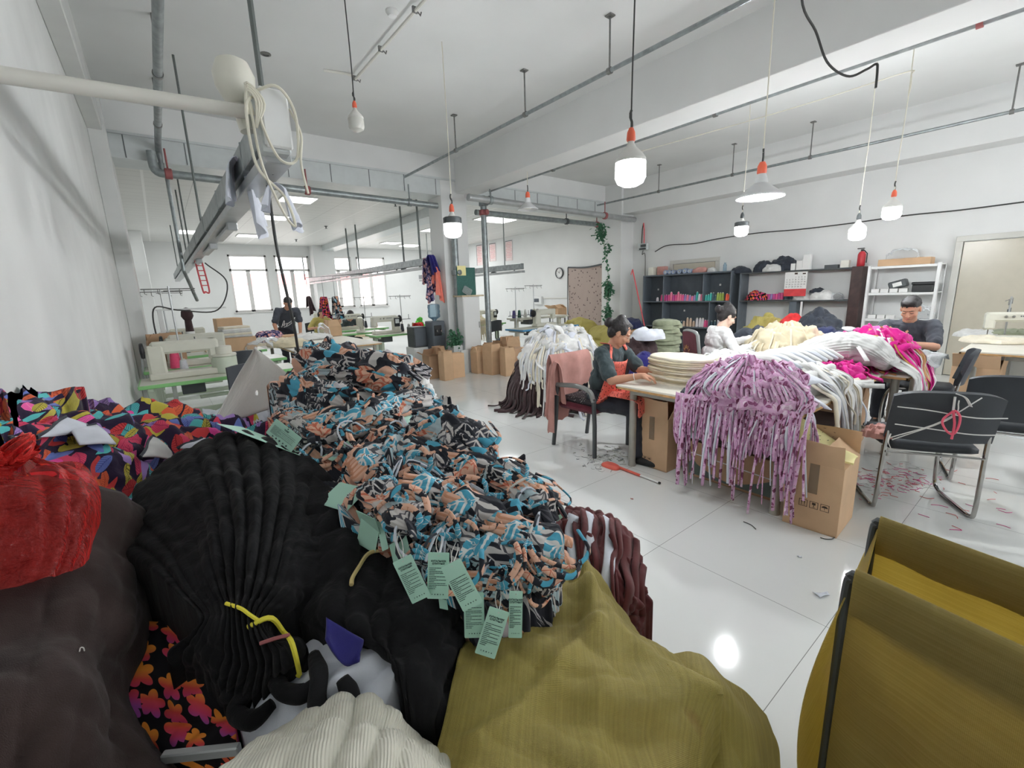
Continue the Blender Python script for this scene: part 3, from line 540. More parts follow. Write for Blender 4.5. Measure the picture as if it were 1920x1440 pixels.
for k in (-.02, -.75, -1.5): part('saddle_clip', M['steel'], pp, lambda m: (m.box((0, k, .01), (.05, .02, .05), .003), m.tube([(.03, k, 0), (.05, k, -.02), (.06, k, .01)], .006, 6)))
a = PY(296, 262, 7.3); g = thing('drain_pipe', 'thick grey pipe running under the ceiling by the left wall', 'pipe', (a[0], 7.3, a[2]))
part('pipe_run', M['galv'], g, lambda m: m.tube([(0, 0, 0), (0, -6.2, 0)], .035, 12))
for y in (-.6, -2.0, -3.4): part('pipe_hanger', M['steel' if y > -3 else 'red_clamp'], g, lambda m: (m.box((.03, y, (ZC-a[2])/2), (.02, .04, ZC-a[2]), .003), m.lathe([(.042, -.02), (.042, .02)], (0, y, 0), 12, 0, (0, 1, 0))))
part('elbow_end', M['galv'], g, lambda m: m.tube([(0, 0, 0), (.0, .25, -.03), (0, .32, -.1), (0, .33, -.34)], .035, 12, sm=10))
def pipe_x(name, lab, p0, p1, y, r, mt, clamps=(), axis=None):
    a = PY(*p0, y); b = PY(*p1, y); o = thing(name, lab, 'pipe', a); d = b-a
    part('pipe_run', M[mt], o, lambda m: m.tube([(0, 0, 0), d], r, 14))
    for t, mm in clamps: part('pipe_clamp', M[mm], o, lambda m: (m.lathe([(r*1.15, -.04), (r*1.3, -.03), (r*1.3, .03), (r*1.15, .04)], d*t, 14, 0, d), m.tube([d*t+[0, 0, r], d*t+[0, 0, .3]], .012, 6)))
    return o, a, d
o, a, d = pipe_x('steel_pipe', 'long galvanised pipe below the fascia on the left, ending at the centre column', (316, 326), (820, 386), 7.5, .05, 'galv', ((.0, 'red_clamp'), (.43, 'red_clamp'), (.86, 'galv')))
part('pipe_elbow', M['galv'], o, lambda m: m.tube([(0, 0, 0), (-.09, 0, 0), (-.14, 0, .06), (-.14, 0, .25)], .05, 12, sm=10))
part('drop_pipe', M['galv'], o, lambda m: m.tube([(-.02, .1, 0), (-.02, .1, -1.2), (.1, .6, -1.6)], .022, 8))
pipe_x('steel_pipe', 'upper bright steel pipe between the centre column and the right column', (878, 370), (1190, 412), 7.0, .06, 'alu', ((.1, 'galv'), (.77, 'red_clamp')))
pipe_x('steel_pipe', 'lower grey steel pipe under the bright one, right of the centre column', (892, 398), (1150, 424), 7.75, .055, 'galv', ((.06, 'galv'), (.6, 'dkgrey'), (.85, 'red_clamp')))
def vpipe(lab, px, py, y, r, z0, z1, mt='galv', cl=()):
    a = PY(px, py, y); o = thing('vertical_pipe', lab, 'pipe', (a[0], y, z0)); part('pipe_run', M[mt], o, lambda m: m.tube([(0, 0, 0), (0, 0, z1-z0)], r, 14))
    for z, mm in cl: part('pipe_flange', M[mm], o, lambda m: (m.lathe([(r*1.2, -.05), (r*1.5, -.04), (r*1.5, .04), (r*1.2, .05)], (0, 0, z-z0), 14), m.lathe([(.02, 0), (.05, .03), (.05, .06), (.02, .07)], (0, -r, z-z0), 12, 0, (.3, -1, 0))))
vpipe('thick vertical steel pipe standing right of the centre column', 911, 500, 7.3, .055, 0, 3.3, 'galv', ((3.0, 'red_clamp'), (3.16, 'galv')))
vpipe('vertical steel pipe fixed to the face of the centre column', 856, 520, 7.5, .06, 0, 2.75, 'galv', ((1.9, 'galv'),))
tag(solo('smoke_detector', M['white'], '', '', lambda m: m.lathe([(.055, 0), (.055, -.012), (.04, -.03), (.036, -.045), (.01, -.05)], n=20), PZ(735, 20, ZC)), 'round white smoke detector near the thin ceiling conduit', 'smoke detector')
for px, py, l in ((498, 101, 'dark-ringed ceiling hole plate above the grey busway'), (1680, 208, 'small pale ceiling plate above the far bulb')): solo('ceiling_plate', M['steel'] if px < 900 else M['white'], l, 'plate', lambda m: m.lathe([(.05, 0), (.05, -.006), (.03, -.01), (.03, -.003)], n=16), PZ(px, py, ZC))
for px, py, q in ((611, 424, 'above the left windows'), (741, 381, 'nearest the long galvanised pipe'), (668, 454, 'far, near the back column'), (740, 432, 'left of the centre column'), (820, 463, 'at the far edge by the column'), (555, 449, 'far, over the standing person')):
    solo('ceiling_sprinkler', M['dkgrey'], 'small dark sprinkler in the suspended ceiling, '+q, 'sprinkler', lambda m: (m.lathe([(.04, 0), (.045, -.01), (.012, -.02), (.012, -.05), (.03, -.055), (.03, -.06)], n=12)), PZ(px, py, ZS), 0, 'ceiling sprinkler heads')
v = thing('ceiling_vent', 'dark square vent in the suspended ceiling left of the centre column', 'vent', PZ(776, 406, ZS-.01)); part('frame', M['panel'], v, lambda m: [m.box((x, y, 0), (w, d, .02), .002) for x, y, w, d in ((-.24, 0, .03, .5), (.24, 0, .03, .5), (0, -.24, .5, .03), (0, .24, .5, .03))]); part('grille', M['dkgrey'], v, lambda m: [m.box((0, -.2+k*.05, .0), (.46, .035, .008), .001, rx=.5) for k in range(9)])
# ------------------------------------------------------------------ cartons
def arrows(m, Mx, s, mi):
    def P(pts): m.add([Mx @ Vector((x*s, y*s, .0009)) for x, y in pts], [tuple(range(len(pts)))], mi)
    for k, kind in enumerate(('up', 'glass', 'umb')):
        o = k*1.25
        for a, b, c, d in ((0, 0, 1, .07), (0, .93, 1, 1), (0, 0, .07, 1), (.93, 0, 1, 1)): P([(o+a, b), (o+c, b), (o+c, d), (o+a, d)])
        if kind == 'up':
            for q in (.22, .56): P([(o+q+.07, .3), (o+q+.15, .3), (o+q+.15, .6), (o+q+.07, .6)]); P([(o+q, .6), (o+q+.22, .6), (o+q+.11, .82)]); P([(o+q, .18), (o+q+.22, .18), (o+q+.22, .24), (o+q, .24)])
        elif kind == 'glass': P([(o+.3, .5), (o+.7, .5), (o+.72, .84), (o+.28, .84)]); P([(o+.46, .2), (o+.54, .2), (o+.54, .5), (o+.46, .5)]); P([(o+.32, .16), (o+.68, .16), (o+.68, .22), (o+.32, .22)])
        else: P([(o+.5+.36*math.cos(t), .5+.3*math.sin(t)) for t in np.linspace(0, PI, 11)]); P([(o+.47, .2), (o+.53, .2), (o+.53, .5), (o+.47, .5)])
def carton(lab, c, d, rz=0, flaps=(70, 60, 75, 50), mt='card', group='cardboard boxes', icons=None, face=0, name='cardboard_box', cat='box', tape=False, closed=False, text_=None, bandprint=False):
    """c = centre of the base, d = width, depth, height; flaps = angle each top flap stands or hangs, 0 closed"""
    t = thing(name, lab, cat, c, rz, group); w, l, h = d; th = .005
    def body(m):
        m.box((0, 0, th/2+.001), (w, l, th), .001)
        for sx in (-1, 1): m.box((sx*(w/2-th/2), 0, h/2), (th, l, h), .001)
        for sy in (-1, 1): m.box((0, sy*(l/2-th/2), h/2), (w-2*th, th, h), .001)
        fx = [((-1, 0), l), ((0, -1), w), ((1, 0), l), ((0, 1), w)]
        if bandprint:
            g = [(-l/2, .02), (l/2, .02), (l/2, h*.5)]+[(l/2-l*k/10, h*(.12+.38*abs(k/5-1)**1.6)) for k in range(1, 10)]+[(-l/2, h*.66)]
            m.add([(-w/2-.001, -y, z) for y, z in g], [tuple(range(len(g)))], 2); m.add([(-w/2-.0015, y, z) for y, z in ((-l/2, h*.52), (l/2, h*.66), (l/2, h*.69), (-l/2, h*.55))], [(0, 1, 2, 3)], 3)
        if icons:
            s = icons[0]; f = icons[1]
            Mx = mx((-w/2-.0008, icons[2]*l, icons[3]*h), (0, -1, 0), (0, 0, 1)) if f == 'x' else mx((icons[2]*w, -l/2-.0008, icons[3]*h), (1, 0, 0), (0, 0, 1))
            arrows(m, Mx, s, 1)
        if text_:
            for s_, f, u, v, sz in text_: text(m, s_, mx((-w/2-.0008, u*l, v*h), (0, -1, 0), (0, 0, 1)) if f == 'x' else mx((u*w, -l/2-.0008, v*h), (1, 0, 0), (0, 0, 1)), sz, 1)
    part('body', [M[mt], M['ink'], M['teal_print'], M['paper']], t, body)
    for i, ((ax, ay), wd) in enumerate((((-1, 0), l), ((0, -1), w), ((1, 0), l), ((0, 1), w))):
        a = math.radians(flaps[i]); fl = min(w, l)*.5
        def flap(m):
            n = np.array([ax, ay, 0.]); tt = np.array([-ay, ax, 0.]); o = n*((w if ax else l)/2-.002)+np.array([0, 0, h])
            dr = -n*math.cos(a)+np.array([0, 0, 1.])*math.sin(a); G = [[o+tt*(wd/2-.004)*u+dr*fl*v+np.cross(tt, dr)*.012*math.sin(3*u+i)*v for v in (0, .5, 1)] for u in np.linspace(-1, 1, 5)]
            m.sheet(G, .004)
        part('flap', M[mt], t, flap)
    if tape: part('tape_strip', M['tape'], t, lambda m: (m.box((-w/2-.001, 0, h*.78), (.0012, .05, h*.44), .0002) if tape == 'x' else m.box((0, -l/2-.001, h*.78), (.05, .0012, h*.44), .0002)))
    return t
carton('open brown box under the near left corner of the table', (3.28, 2.07, 0), (.42, .3, .45), .0, (95, 120, 80, 60), 'card', icons=(.035, 'x', .40, .12), tape='x')
carton('wide flat box with grey-green printed base under the table', (3.42, 1.47, 0), (.5, .62, .29), .0, (0, 0, 0, 0), 'card2', bandprint=True, text_=None)
c3 = carton('tall brown box with handling marks, nearest the viewer, beside the table leg', (3.12, .86, 0), (.36, .29, .43), .05, (100, 40, 95, 110), 'card', icons=(.045, 'x', .22, .34), tape='x')
carton('brown box in the shade under the right end of the table', (4.95, 1.3, 0), (.36, .4, .44), .1, (40, 80, 60, 90), 'card2')
carton('light brown lidded box behind the black chairs, white cord handles', (6.75, .58, 0), (.34, .36, .56), -.05, (120, 100, 80, 60), 'card3')
yp = solo('yellow_paper_stack', M['note'], 'pale yellow paper patterns with pencilled marks on the tall box', 'paper', lambda m: m.sheet([[np.array([.02+.3*u, .2-.34*v+.05*u, .47+.13*u*(1-v)+.03*math.sin(3*u+v)-.03*v]) for v in np.linspace(0, 1, 7)] for u in np.linspace(0, 1, 9)], .012), (2.97, .82, 0))
part('pencil_marks', M['ink'], yp, lambda m: [m.box((.16+.03*i+R.uniform(-.01, .01), .13-.05*j+R.uniform(-.01, .01), .545+.018*i-.018*j), (.014, .003, .002), .0002, rz=R.uniform(0, 3)) for i in range(4) for j in range(3)])
for i, (x, y, w, l, h, f, mt, lab) in enumerate([
    (3.82, 7.25, .3, .26, .42, (150, 160, 70, 60), 'card2', 'open brown box with wide flaps at the left end of the boxes by the column'),
    (3.86, 6.86, .2, .17, .44, (80, 88, 80, 85), 'card', 'slim upright brown box in front, left of the column plant'), (4.13, 6.98, .26, .22, .44, (0, 0, 0, 0), 'card3', 'closed upright brown box just left of the column plant'),
    (4.66, 7.02, .2, .22, .42, (60, 70, 80, 60), 'card3', 'first upright box to the right of the column plant'), (4.78, 6.72, .26, .26, .44, (85, 75, 88, 80), 'card', 'open printed box right of the plant, second in the row'),
    (4.88, 6.38, .22, .2, .42, (88, 80, 86, 85), 'card', 'narrow open box in the row, nearest the white cloth heap'), (5.2, 6.5, .34, .26, .46, (0, 0, 0, 0), 'card2', 'dark closed box at the right end of the row by the white heap'),
    (5.0, 7.0, .34, .28, .44, (60, 40, 75, 50), 'card2', 'open box behind the second box of the row, by the steel pipe'), (5.45, 7.02, .32, .26, .5, (70, 80, 60, 85), 'card', 'tall open box at the back of the row, in front of the blue table'), (3.98, 7.32, .2, .16, .48, (85, 80, 85, 90), 'card2', 'dark box behind the slim upright box by the column')]):
    carton(lab, (x, y, 0), (w, l, h), .12*math.sin(i*2.1), f, mt, 'cardboard boxes by the column', text_=((('▲', 'y', 0, .5, .07),) if False else None))
solo('grey_board', M['panel'], 'pale grey board standing on the floor beside the column plant', 'board', lambda m: m.box((0, 0, .23), (.2, .02, .46)), (4.42, 7.12, 0), .3)
# ------------------------------------------------------------------ work tables
def work_table(lab, x0, x1, y0, y1, z, legs, shelf=None):
    t = thing('work_table', lab, 'table', (x0, y0, 0)); w, l = x1-x0, y1-y0
    part('tabletop', M['tabletop'], t, lambda m: m.box((w/2, l/2, z-.009), (w, l, .018), .003)); part('edge_band', M['ply'], t, lambda m: [m.box((x, y, z-.024), (a, b, .02), .002) for x, y, a, b in ((.009, l/2, .018, l), (w-.009, l/2, .018, l), (w/2, .009, w, .018), (w/2, l-.009, w, .018))])
    part('apron_rail', M['tleg'], t, lambda m: [m.box((x, y, z-.06), (a, b, .05), .004) for x, y, a, b in ((.1, l/2, .03, l-.2), (w-.1, l/2, .03, l-.2), (w/2, .1, w-.2, .03), (w/2, l-.1, w-.2, .03))])
    for lx, ly in legs: part('leg', M['tleg'], t, lambda m: (m.lathe([(.034, 0), (.034, .02), (.03, .03), (.03, z-.03)], (lx, ly, 0), 14),))
    if shelf: part('lower_shelf', M['brown'], t, lambda m: m.box((w/2+.1, l/2-.16, shelf), (w-.3, l-.62, .022), .003))
    return t
TZ = .72
work_table('white-topped work table with plywood edges carrying the cream and lilac cloth', 2.88, 4.66, .95, 2.3, TZ, ((.12, .12), (.12, 1.26), (1.66, .12), (1.66, 1.26)), .33)
work_table('second white-topped table joined behind the first, under the pink bundle', 4.68, 5.62, .78, 2.3, TZ, ((.1, .1), (.84, .1), (.84, 1.42)))
solo('foam_strip', mat('green_foam', C(62, 166, 106), .8), 'green strip lying on the near right corner of the work table', 'strip', lambda m: m.box((0, 0, .012), (.05, .24, .022), .008), (3.02, 1.12, TZ+.001), .55)
b = thing('water_bottle', 'clear water bottle with a blue cap behind the lilac pile', 'bottle', (3.52, 1.66, TZ))
part('bottle_body', M['filmc'], b, lambda m: m.lathe([(.03, 0), (.032, .01), (.032, .13), (.025, .16), (.013, .18), (.013, .195)], n=18)); part('cap', mat('blue_cap', C(60, 100, 170), .4), b, lambda m: m.lathe([(.0145, .19), (.0145, .21), (.012, .213)], n=16)); part('bottle_label', mat('cyan_label', C(110, 190, 214), .5), b, lambda m: m.lathe([(.0326, .05), (.0326, .1)], n=18, caps=False))
# ------------------------------------------------------------------ chairs
def cantilever(lab, foot_l, foot_r, stuff='chairblk'):
    a = np.array(foot_l, float); b = np.array(foot_r, float); c = (a+b)/2; ax = nrm(b-a); t = thing('cantilever_chair', lab, 'chair', (c[0], c[1], 0), math.atan2(ax[1], ax[0]), 'black chairs on chrome tubes')
    w = np.linalg.norm(b-a)/2
    for s in (-1, 1):
        part('chrome_leg', M['chrome'], t, lambda m: m.tube([(s*w*.95, -.02, .66), (s*w*.98, -.0, .4), (s*w, .01, .07), (s*w, .05, .018), (s*w, .14, .012), (s*w, .36, .012), (s*w, .45, .016), (s*w*.99, .50, .07), (s*w*.96, .50, .3), (s*w*.93, .46, .43), (s*w*.9, .40, .45), (s*w*.88, .1, .44)], .0125, 10, sm=60))
    part('cross_tube', M['chrome'], t, lambda m: (m.tube([(-w*.9, .40, .45), (w*.9, .4, .45)], .011, 8), m.tube([(-w*.96, -.01, .42), (w*.96, -.01, .42)], .009, 8)))
    part('seat', M[stuff], t, lambda m: m.loft([[np.array([sx*(w*.97-.0)*(1 if abs(sx) < .99 else .99), sy, z]) for sx, sy in [(q*math.cos(u)/max(abs(math.cos(u)), abs(math.sin(u)))**.75, .25+.25*q*math.sin(u)/max(abs(math.cos(u)), abs(math.sin(u)))**.75) for u in np.linspace(0, 2*PI, 40, endpoint=False)]] for q, z in ((.9, .425), (1, .44), (1.0, .465), (.94, .483), (.6, .49), (.1, .486))]), 60)
    part('backrest', M[stuff], t, lambda m: m.sheet([[np.array([u*w*1.02, -.01-.07*v+.05*(1-u*u)*-1+.02, .52+.32*v*(1-.03*u*u)-.03*(abs(u)**4)*(v)]) for v in np.linspace(0, 1, 10)] for u in np.linspace(-1, 1, 15)], .035), 60)
    return t
ch = cantilever('black chair on chrome tubes nearest the viewer, cords tied across its back', (3.52, .66), (3.77, .225))
def cords(m):
    w = .25
    for z0, z1 in ((.74, .70), (.63, .60)): m.tube([(-w, -.115, z0), (-.1, -.13, z0-.01), (.1, -.13, z1), (w+.01, -.1, z1)], .0035, 6, sm=14); 
    m.tube([(-w*.95, -.04, .52), (-.05, -.13, .66), (.12, -.13, .82)], .0035, 6, sm=10); m.tube([(-w*.92, -.05, .51), (0, -.13, .69), (.02, -.135, .8)], .0035, 6, sm=10); m.tube([(.0, -.135, .82), (.005, -.13, .72)], .006, 6)
solo('knotted_ribbon', M['white_c'], 'white cloth cords knotted across the back of the nearest black chair', 'ribbon', lambda m: (cords(m), m.ribbon([(0, -.14, .84), (.04, -.15, .82), (.07, -.15, .77)], .025), m.ribbon([(-.24, -.05, .55), (-.25, -.06, .5), (-.235, -.06, .46)], .02)), (3.645, .4425, 0), ch.rotation_euler[2])
solo('pink_loop', mat('pink_cord', C(242, 104, 128), .6), 'pink cord loop hanging on the back of the nearest black chair', 'cord', lambda m: m.tube([(.0, -.145, .74), (-.045, -.15, .68), (-.02, -.15, .62), (.012, -.15, .60), (.03, -.15, .64), (.03, -.15, .71), (.0, -.145, .74), (.012, -.15, .66), (.01, -.15, .57)], .006, 8, sm=30), (3.645, .4425, 0), ch.rotation_euler[2])
cantilever('black chair at the right edge of the view, behind the nearest one', (4.42, .42), (4.55, -.05))
cantilever('black chair drawn up beside the man, seen from its back', (5.62, .60), (6.02, .66))
solo('scrap_heap', M['rose'], 'pinkish scraps lying on the seat of the nearest black chair', 'scraps', lambda m: add_mound(m, 3.62, .72, .1, .08, .485, .07, (14, 30), amp=.03, fr=20))
# maroon chair with a grey frame under the rose cloth
t = thing('office_armchair', 'dark chair with grey armrests and a maroon seat under the rose cloth', 'chair', (3.14, 2.80, 0), .03)
part('seat', M['maroon'], t, lambda m: m.box((0, 0, .42), (.46, .46, .07), .03)); part('backrest', M['blackp'], t, lambda m: m.sheet([[np.array([u*.22, .22+.03*v+.03*u*u, .5+.36*v]) for v in np.linspace(0, 1, 6)] for u in np.linspace(-1, 1, 8)], .03))
for s in (-1, 1):
    part('armrest', M['chairgrey'], t, lambda m: m.tube([(s*.26, .2, .62), (s*.26, -.05, .64), (s*.26, -.2, .61), (s*.255, -.24, .52)], .022, 10, sm=16)); part('leg', M['dkgrey'], t, lambda m: m.tube([(s*.255, -.24, .55), (s*.25, -.25, .3), (s*.25, -.25, 0)], .02, 8)); part('leg', M['dkgrey'], t, lambda m: m.tube([(s*.26, .2, .62), (s*.25, .23, .3), (s*.25, .27, 0)], .02, 8))
t = thing('emblem_chair', 'maroon chair back with a gold emblem and grey rim', 'chair', (4.655, 2.655, 0), .913)
part('backrest', M['maroon'], t, lambda m: m.prism([(.19*math.cos(a)/max(abs(math.cos(a)), abs(math.sin(a)))**.72, .22*math.sin(a)/max(abs(math.cos(a)), abs(math.sin(a)))**.72) for a in np.linspace(0, 2*PI, 32, endpoint=False)], .04, mx((0, .02, .78), (1, 0, 0), (0, .12, 1))))
part('rim', M['chairgrey'], t, lambda m: m.tube([np.array([.2*math.cos(a)/max(abs(math.cos(a)), abs(math.sin(a)))**.72, .0+.028*math.sin(a), .78+.23*math.sin(a)/max(abs(math.cos(a)), abs(math.sin(a)))**.72]) for a in np.linspace(0, 2*PI, 40)], .02, 8))
part('emblem', M['gold'], t, lambda m: [m.box((-.075*math.cos(a), .055+.1*(.74+.09*math.sin(a)-.78), .74+.09*math.sin(a)), (.012, .004, .04), .001, ry=-(a-PI/2)*-1) for a in np.linspace(-.3, PI+.3, 9)])
part('seat', M['maroon'], t, lambda m: m.box((0, -.22, .43), (.42, .42, .07), .03))
for sx, sy in ((-.18, -.4), (.18, -.4), (-.18, -.02), (.18, -.02)): part('leg', M['chairgrey'], t, lambda m: m.tube([(sx, sy, .42), (sx*1.1, sy, 0)], .016, 8))
# ------------------------------------------------------------------ hamper at lower right
A = PZ(1592, 1078, .85); B = PZ(1640, 978, .85); Cc = PZ(1932, 1242, .85); u1 = nrm(np.array([Cc[0]-A[0], Cc[1]-A[1]])); L1 = .95
wv = B[:2]-A[:2]; W1 = np.linalg.norm(wv); u2 = wv/W1
t = thing('laundry_hamper', 'yellow woven sack hung on a dark steel frame at lower right', 'hamper', (A[0], A[1], 0))
def hp(a, b, z): q = u1*a*L1+u2*b*W1; return np.array([q[0], q[1], z])
def rr(a0, b0, z, e=0): return hp(a0, b0, z)
def sidewall(b, s):  # long cloth wall hanging from a rail
    G = []
    for a in np.linspace(.0, 1, 40):
        col = []
        for v in np.linspace(0, 1, 26):
            bul = math.sin(v*PI*.9)*.07*math.sin(PI*min(1, a+.12))*s; inn = .035*v*(1 if a < .5 else -1)*0
            q = hp(a*.98+.01, b, .85-.8*v)+np.array([u2[0], u2[1], 0])*bul+np.array([0, 0, -.012*math.sin(a*PI)*(1-v)])
            q += np.array([u2[0], u2[1], 0])*.006*math.sin(a*46+3*math.sin(v*3))*min(1, v*3)*(.4+.6*v); col.append(q)
        G.append(col)
    return G
part('cloth_wall', M['hamper'], t, lambda m: m.sheet(sidewall(0, -1), .003), 80); part('cloth_wall', M['hamper'], t, lambda m: m.sheet(sidewall(1, 1), .003), 80)
for a, s in ((.01, -1), (.99, 1)):
    part('cloth_end', M['hamper'], t, lambda m: m.sheet([[hp(a, b, .84-.79*v-.10*math.sin(b*PI)*(1-v))+np.array([u1[0], u1[1], 0])*s*(.06*math.sin(v*PI))+np.array([u2[0], u2[1], 0])*math.sin(v*PI*.9)*.07*(2*b-1) for v in np.linspace(0, 1, 20)] for b in np.linspace(0, 1, 10)], .003), 80)
part('cloth_bottom', M['hamper'], t, lambda m: m.sheet([[hp(a, b, .06+.02*math.sin(a*9+b*5)) for b in np.linspace(0, 1, 8)] for a in np.linspace(0, 1, 14)], .004), 80)
for b, s in ((0, -1), (1, 1)):
    part('hem_sleeve', M['hamper'], t, lambda m: m.sheet([[hp(a, b, .0)+np.array([u2[0]*dx*s, u2[1]*dx*s, z+.004*math.sin(a*30)*(z < .8)]) for dx, z in ((-.014, .765), (-.02, .8), (-.02, .85), (-.012, .866), (0, .871), (.012, .866), (.02, .85), (.021, .8), (.013, .762))] for a in np.linspace(.012, 1, 44)], .002), 80)
    part('frame_rail', M['dkgrey'], t, lambda m: m.tube([hp(0, b, 0), hp(0, b, .5), hp(0, b, .8), hp(.012, b, .845), hp(.05, b, .855), hp(.5, b, .855), hp(.95, b, .855), hp(.988, b, .845), hp(1, b, .8), hp(1, b, 0)], .011, 10, sm=70))
part('frame_brace', M['dkgrey'], t, lambda m: [m.tube([hp(a, 0, .1), hp(a, 1, .1)], .009, 8) for a in (0, 1)])
# clothes at the bottom of the sack darken its lower half
for i in range(4): solo('garment_bundle', M[('khaki', 'black_k', 'brown2', 'khaki')[i]], 'dark garments heaped inside the yellow sack', 'clothes', lambda m: add_mound(m, *(hp(.14+.24*i, .5, 0)[:2]+A[:2]), .13, .1, .085, (.46, .4, .34, .27)[i], (20, 40), amp=.03, fr=12, seed=i, rz=math.atan2(u1[1], u1[0])), group='garments inside the yellow sack')
# ------------------------------------------------------------------ shelving along the right wall
XC = 9.12
t = thing('black_cabinet', 'black open cabinet with cones of thread along the right wall', 'cabinet', (0, 0, 0))
y0, y1 = 4.42, 6.52; xw = XR-.02
part('top_board', M['black'], t, lambda m: m.box(((XC+xw)/2, (y0+y1)/2, 1.755), (xw-XC, y1-y0, .03)))
for z in (1.16, .6, .08): part('shelf', M['black'], t, lambda m: m.box(((XC+xw)/2, (y0+y1)/2, z), (xw-XC-.01, y1-y0-.02, .025)))
for y in (y0+.012, y1-.012): part('side_board', M['black'], t, lambda m: m.box(((XC+xw)/2, y, .87), (xw-XC, .025, 1.745)))
for y, a, b in ((5.98, .1, 1.74), (5.02, 1.17, 1.74), (4.86, .1, 1.15)): part('divider', M['black'], t, lambda m: m.box(((XC+xw)/2, y, (a+b)/2), (xw-XC-.02, .02, b-a)))
part('back_board', M['blackback'], t, lambda m: m.box((xw-.045, (y0+y1)/2, .9), (.01, y1-y0, 1.7)))
for y, z in ((6.3, 1.44), (5.6, .95), (4.8, 1.5)): part('sticker', M['paper'], t, lambda m: m.box((xw-.053, y, z), (.003, .04, .04), .001))
MC = {}
def cm(c):
    if c not in MC: MC[c] = mat('thread_%d_%d_%d' % c, C(*c), .55, var=.06, vs=60)
    return MC[c]
PROTO = {}
def cone(loc, c, h=.15, lab='', group='', r=.034):
    k = (c, round(h, 2), r)
    if k in PROTO: return dup(PROTO[k], loc, 0, lab, group)
    t = thing('thread_cone', lab, 'thread cone', loc, 0, group)
    part('thread', cm(c), t, lambda m: m.lathe([(r*.98, .006), (r, .012), (r*.66, h*.9), (r*.5, h*.93)], n=14)); part('cone_core', M['offwhite'], t, lambda m: m.lathe([(r*.75, 0), (r*.7, .008), (r*.42, h*.9), (r*.4, h), (r*.25, h)], n=12))
    PROTO[k] = t; return t
P1, P2, TE, OR, PU, WH, DK, LI, BE, BL, MG = (226, 92, 146), (238, 130, 160), (74, 178, 170), (240, 104, 76), (170, 140, 196), (226, 222, 226), (66, 90, 100), (150, 170, 80), (206, 180, 158), (92, 150, 190), (196, 80, 150)
NAMES = {P1: 'rose pink', P2: 'pale pink', TE: 'teal', OR: 'orange', PU: 'lilac', WH: 'white', DK: 'dark slate', LI: 'olive green', BE: 'beige', BL: 'sky blue', MG: 'magenta'}
def row(px, z, where, x=None):
    for p, c, h in px: q = PX(p, 560, x or XC+.08); cone((x or XC+.08, q[1], z), c, h, '%s thread cone standing on %s' % (NAMES[c], where), '%s cones on %s' % (NAMES[c], where))
row([(1233, WH, .09)]+[(1241+4.4*i, c, h) for i, (c, h) in enumerate([(P1, .15), (P1, .15), (MG, .15), (P1, .15), (P2, .21), (MG, .15), (P1, .15), (P2, .21), (P2, .16), (P1, .15), (PU, .15), (P2, .14), (PU, .13), (P2, .11), (PU, .13), (TE, .20), (WH, .15), (P2, .15)])]+[(1324+4.4*i, c, h) for i, (c, h) in enumerate([(TE, .13), (TE, .14), (TE, .17), (DK, .17), (DK, .12), (LI, .17), (LI, .17), (LI, .17)])]+[(1363, OR, .15), (1368, OR, .14)], 1.173, 'the upper shelf of the black cabinet')
row([(1243+4.6*i, (BL, TE, DK)[i % 3] if i < 9 else c, .12) for i, c in enumerate([0]*9+[BE])]+[(1291, BE, .2), (1297, BE, .19), (1303, BE, .13), (1309, WH, .2), (1315, WH, .2), (1320, WH, .2), (1325, P1, .16), (1330, P1, .16), (1337, DK, .14), (1343, DK, .15), (1350, WH, .22), (1356, DK, .14)], .613, 'the lower shelf of the black cabinet')
row([(1432+4.8*i, (MG, P1, MG, PU, MG, P1, MG, P1)[i], .12+.02*(i > 5)) for i in range(8)], 1.182, 'the shelf under the calendar', 9.3); row([(1473+5*i, (110, 130, 100) if False else DK, .12) for i in range(5)], 1.182, 'the shelf under the calendar', 9.3)
for i, (px, r) in enumerate(((1250, .05), (1258, .045), (1265, .045), (1276, .05), (1286, .055), (1295, .045))):
    q = PX(px, 512, XC+.12); o = thing('tape_roll', 'grey-blue elastic roll with its hole showing, lying on the black cabinet', 'roll', (XC+.12, q[1], 1.77+r), 0, 'rolls on the black cabinet')
    part('roll', mat('blue_grey_elastic', C(150, 164, 190), .8) if i == 0 else bpy.data.materials['blue_grey_elastic'], o, lambda m: m.lathe([(r*.45, -.06), (r, -.06), (r, .06), (r*.45, .06), (r*.45, -.06)], n=20, ax=(1, 0, 0), caps=False)); part('core', M['paper'], o, lambda m: m.lathe([(r*.3, -.061), (r*.46, -.061), (r*.46, .061), (r*.3, .061), (r*.3, -.061)], n=16, ax=(1, 0, 0), caps=False))
def on(px, py, x): return PX(px, py, x)
def lumpy(name, mt, lab, cat, px, z, x, rx, ry, h, group=None, seed=0, **k):
    q = PX(px, 520, x); return solo(name, M[mt] if isinstance(mt, str) else mt, lab, cat, lambda m: add_mound(m, x, q[1], rx, ry, z, h, (16, 40), amp=.02+h*.1, fr=11, seed=seed, **k), group=group)
lumpy('elastic_heap', 'rose', 'pinkish lace rolls heaped on the black cabinet', 'trim', 1312, 1.77, XC+.15, .09, .16, .1, seed=3); lumpy('elastic_heap', 'grey_w', 'grey lace rolls on the right end of the black cabinet', 'trim', 1333, 1.77, XC+.15, .09, .1, .09, seed=4)
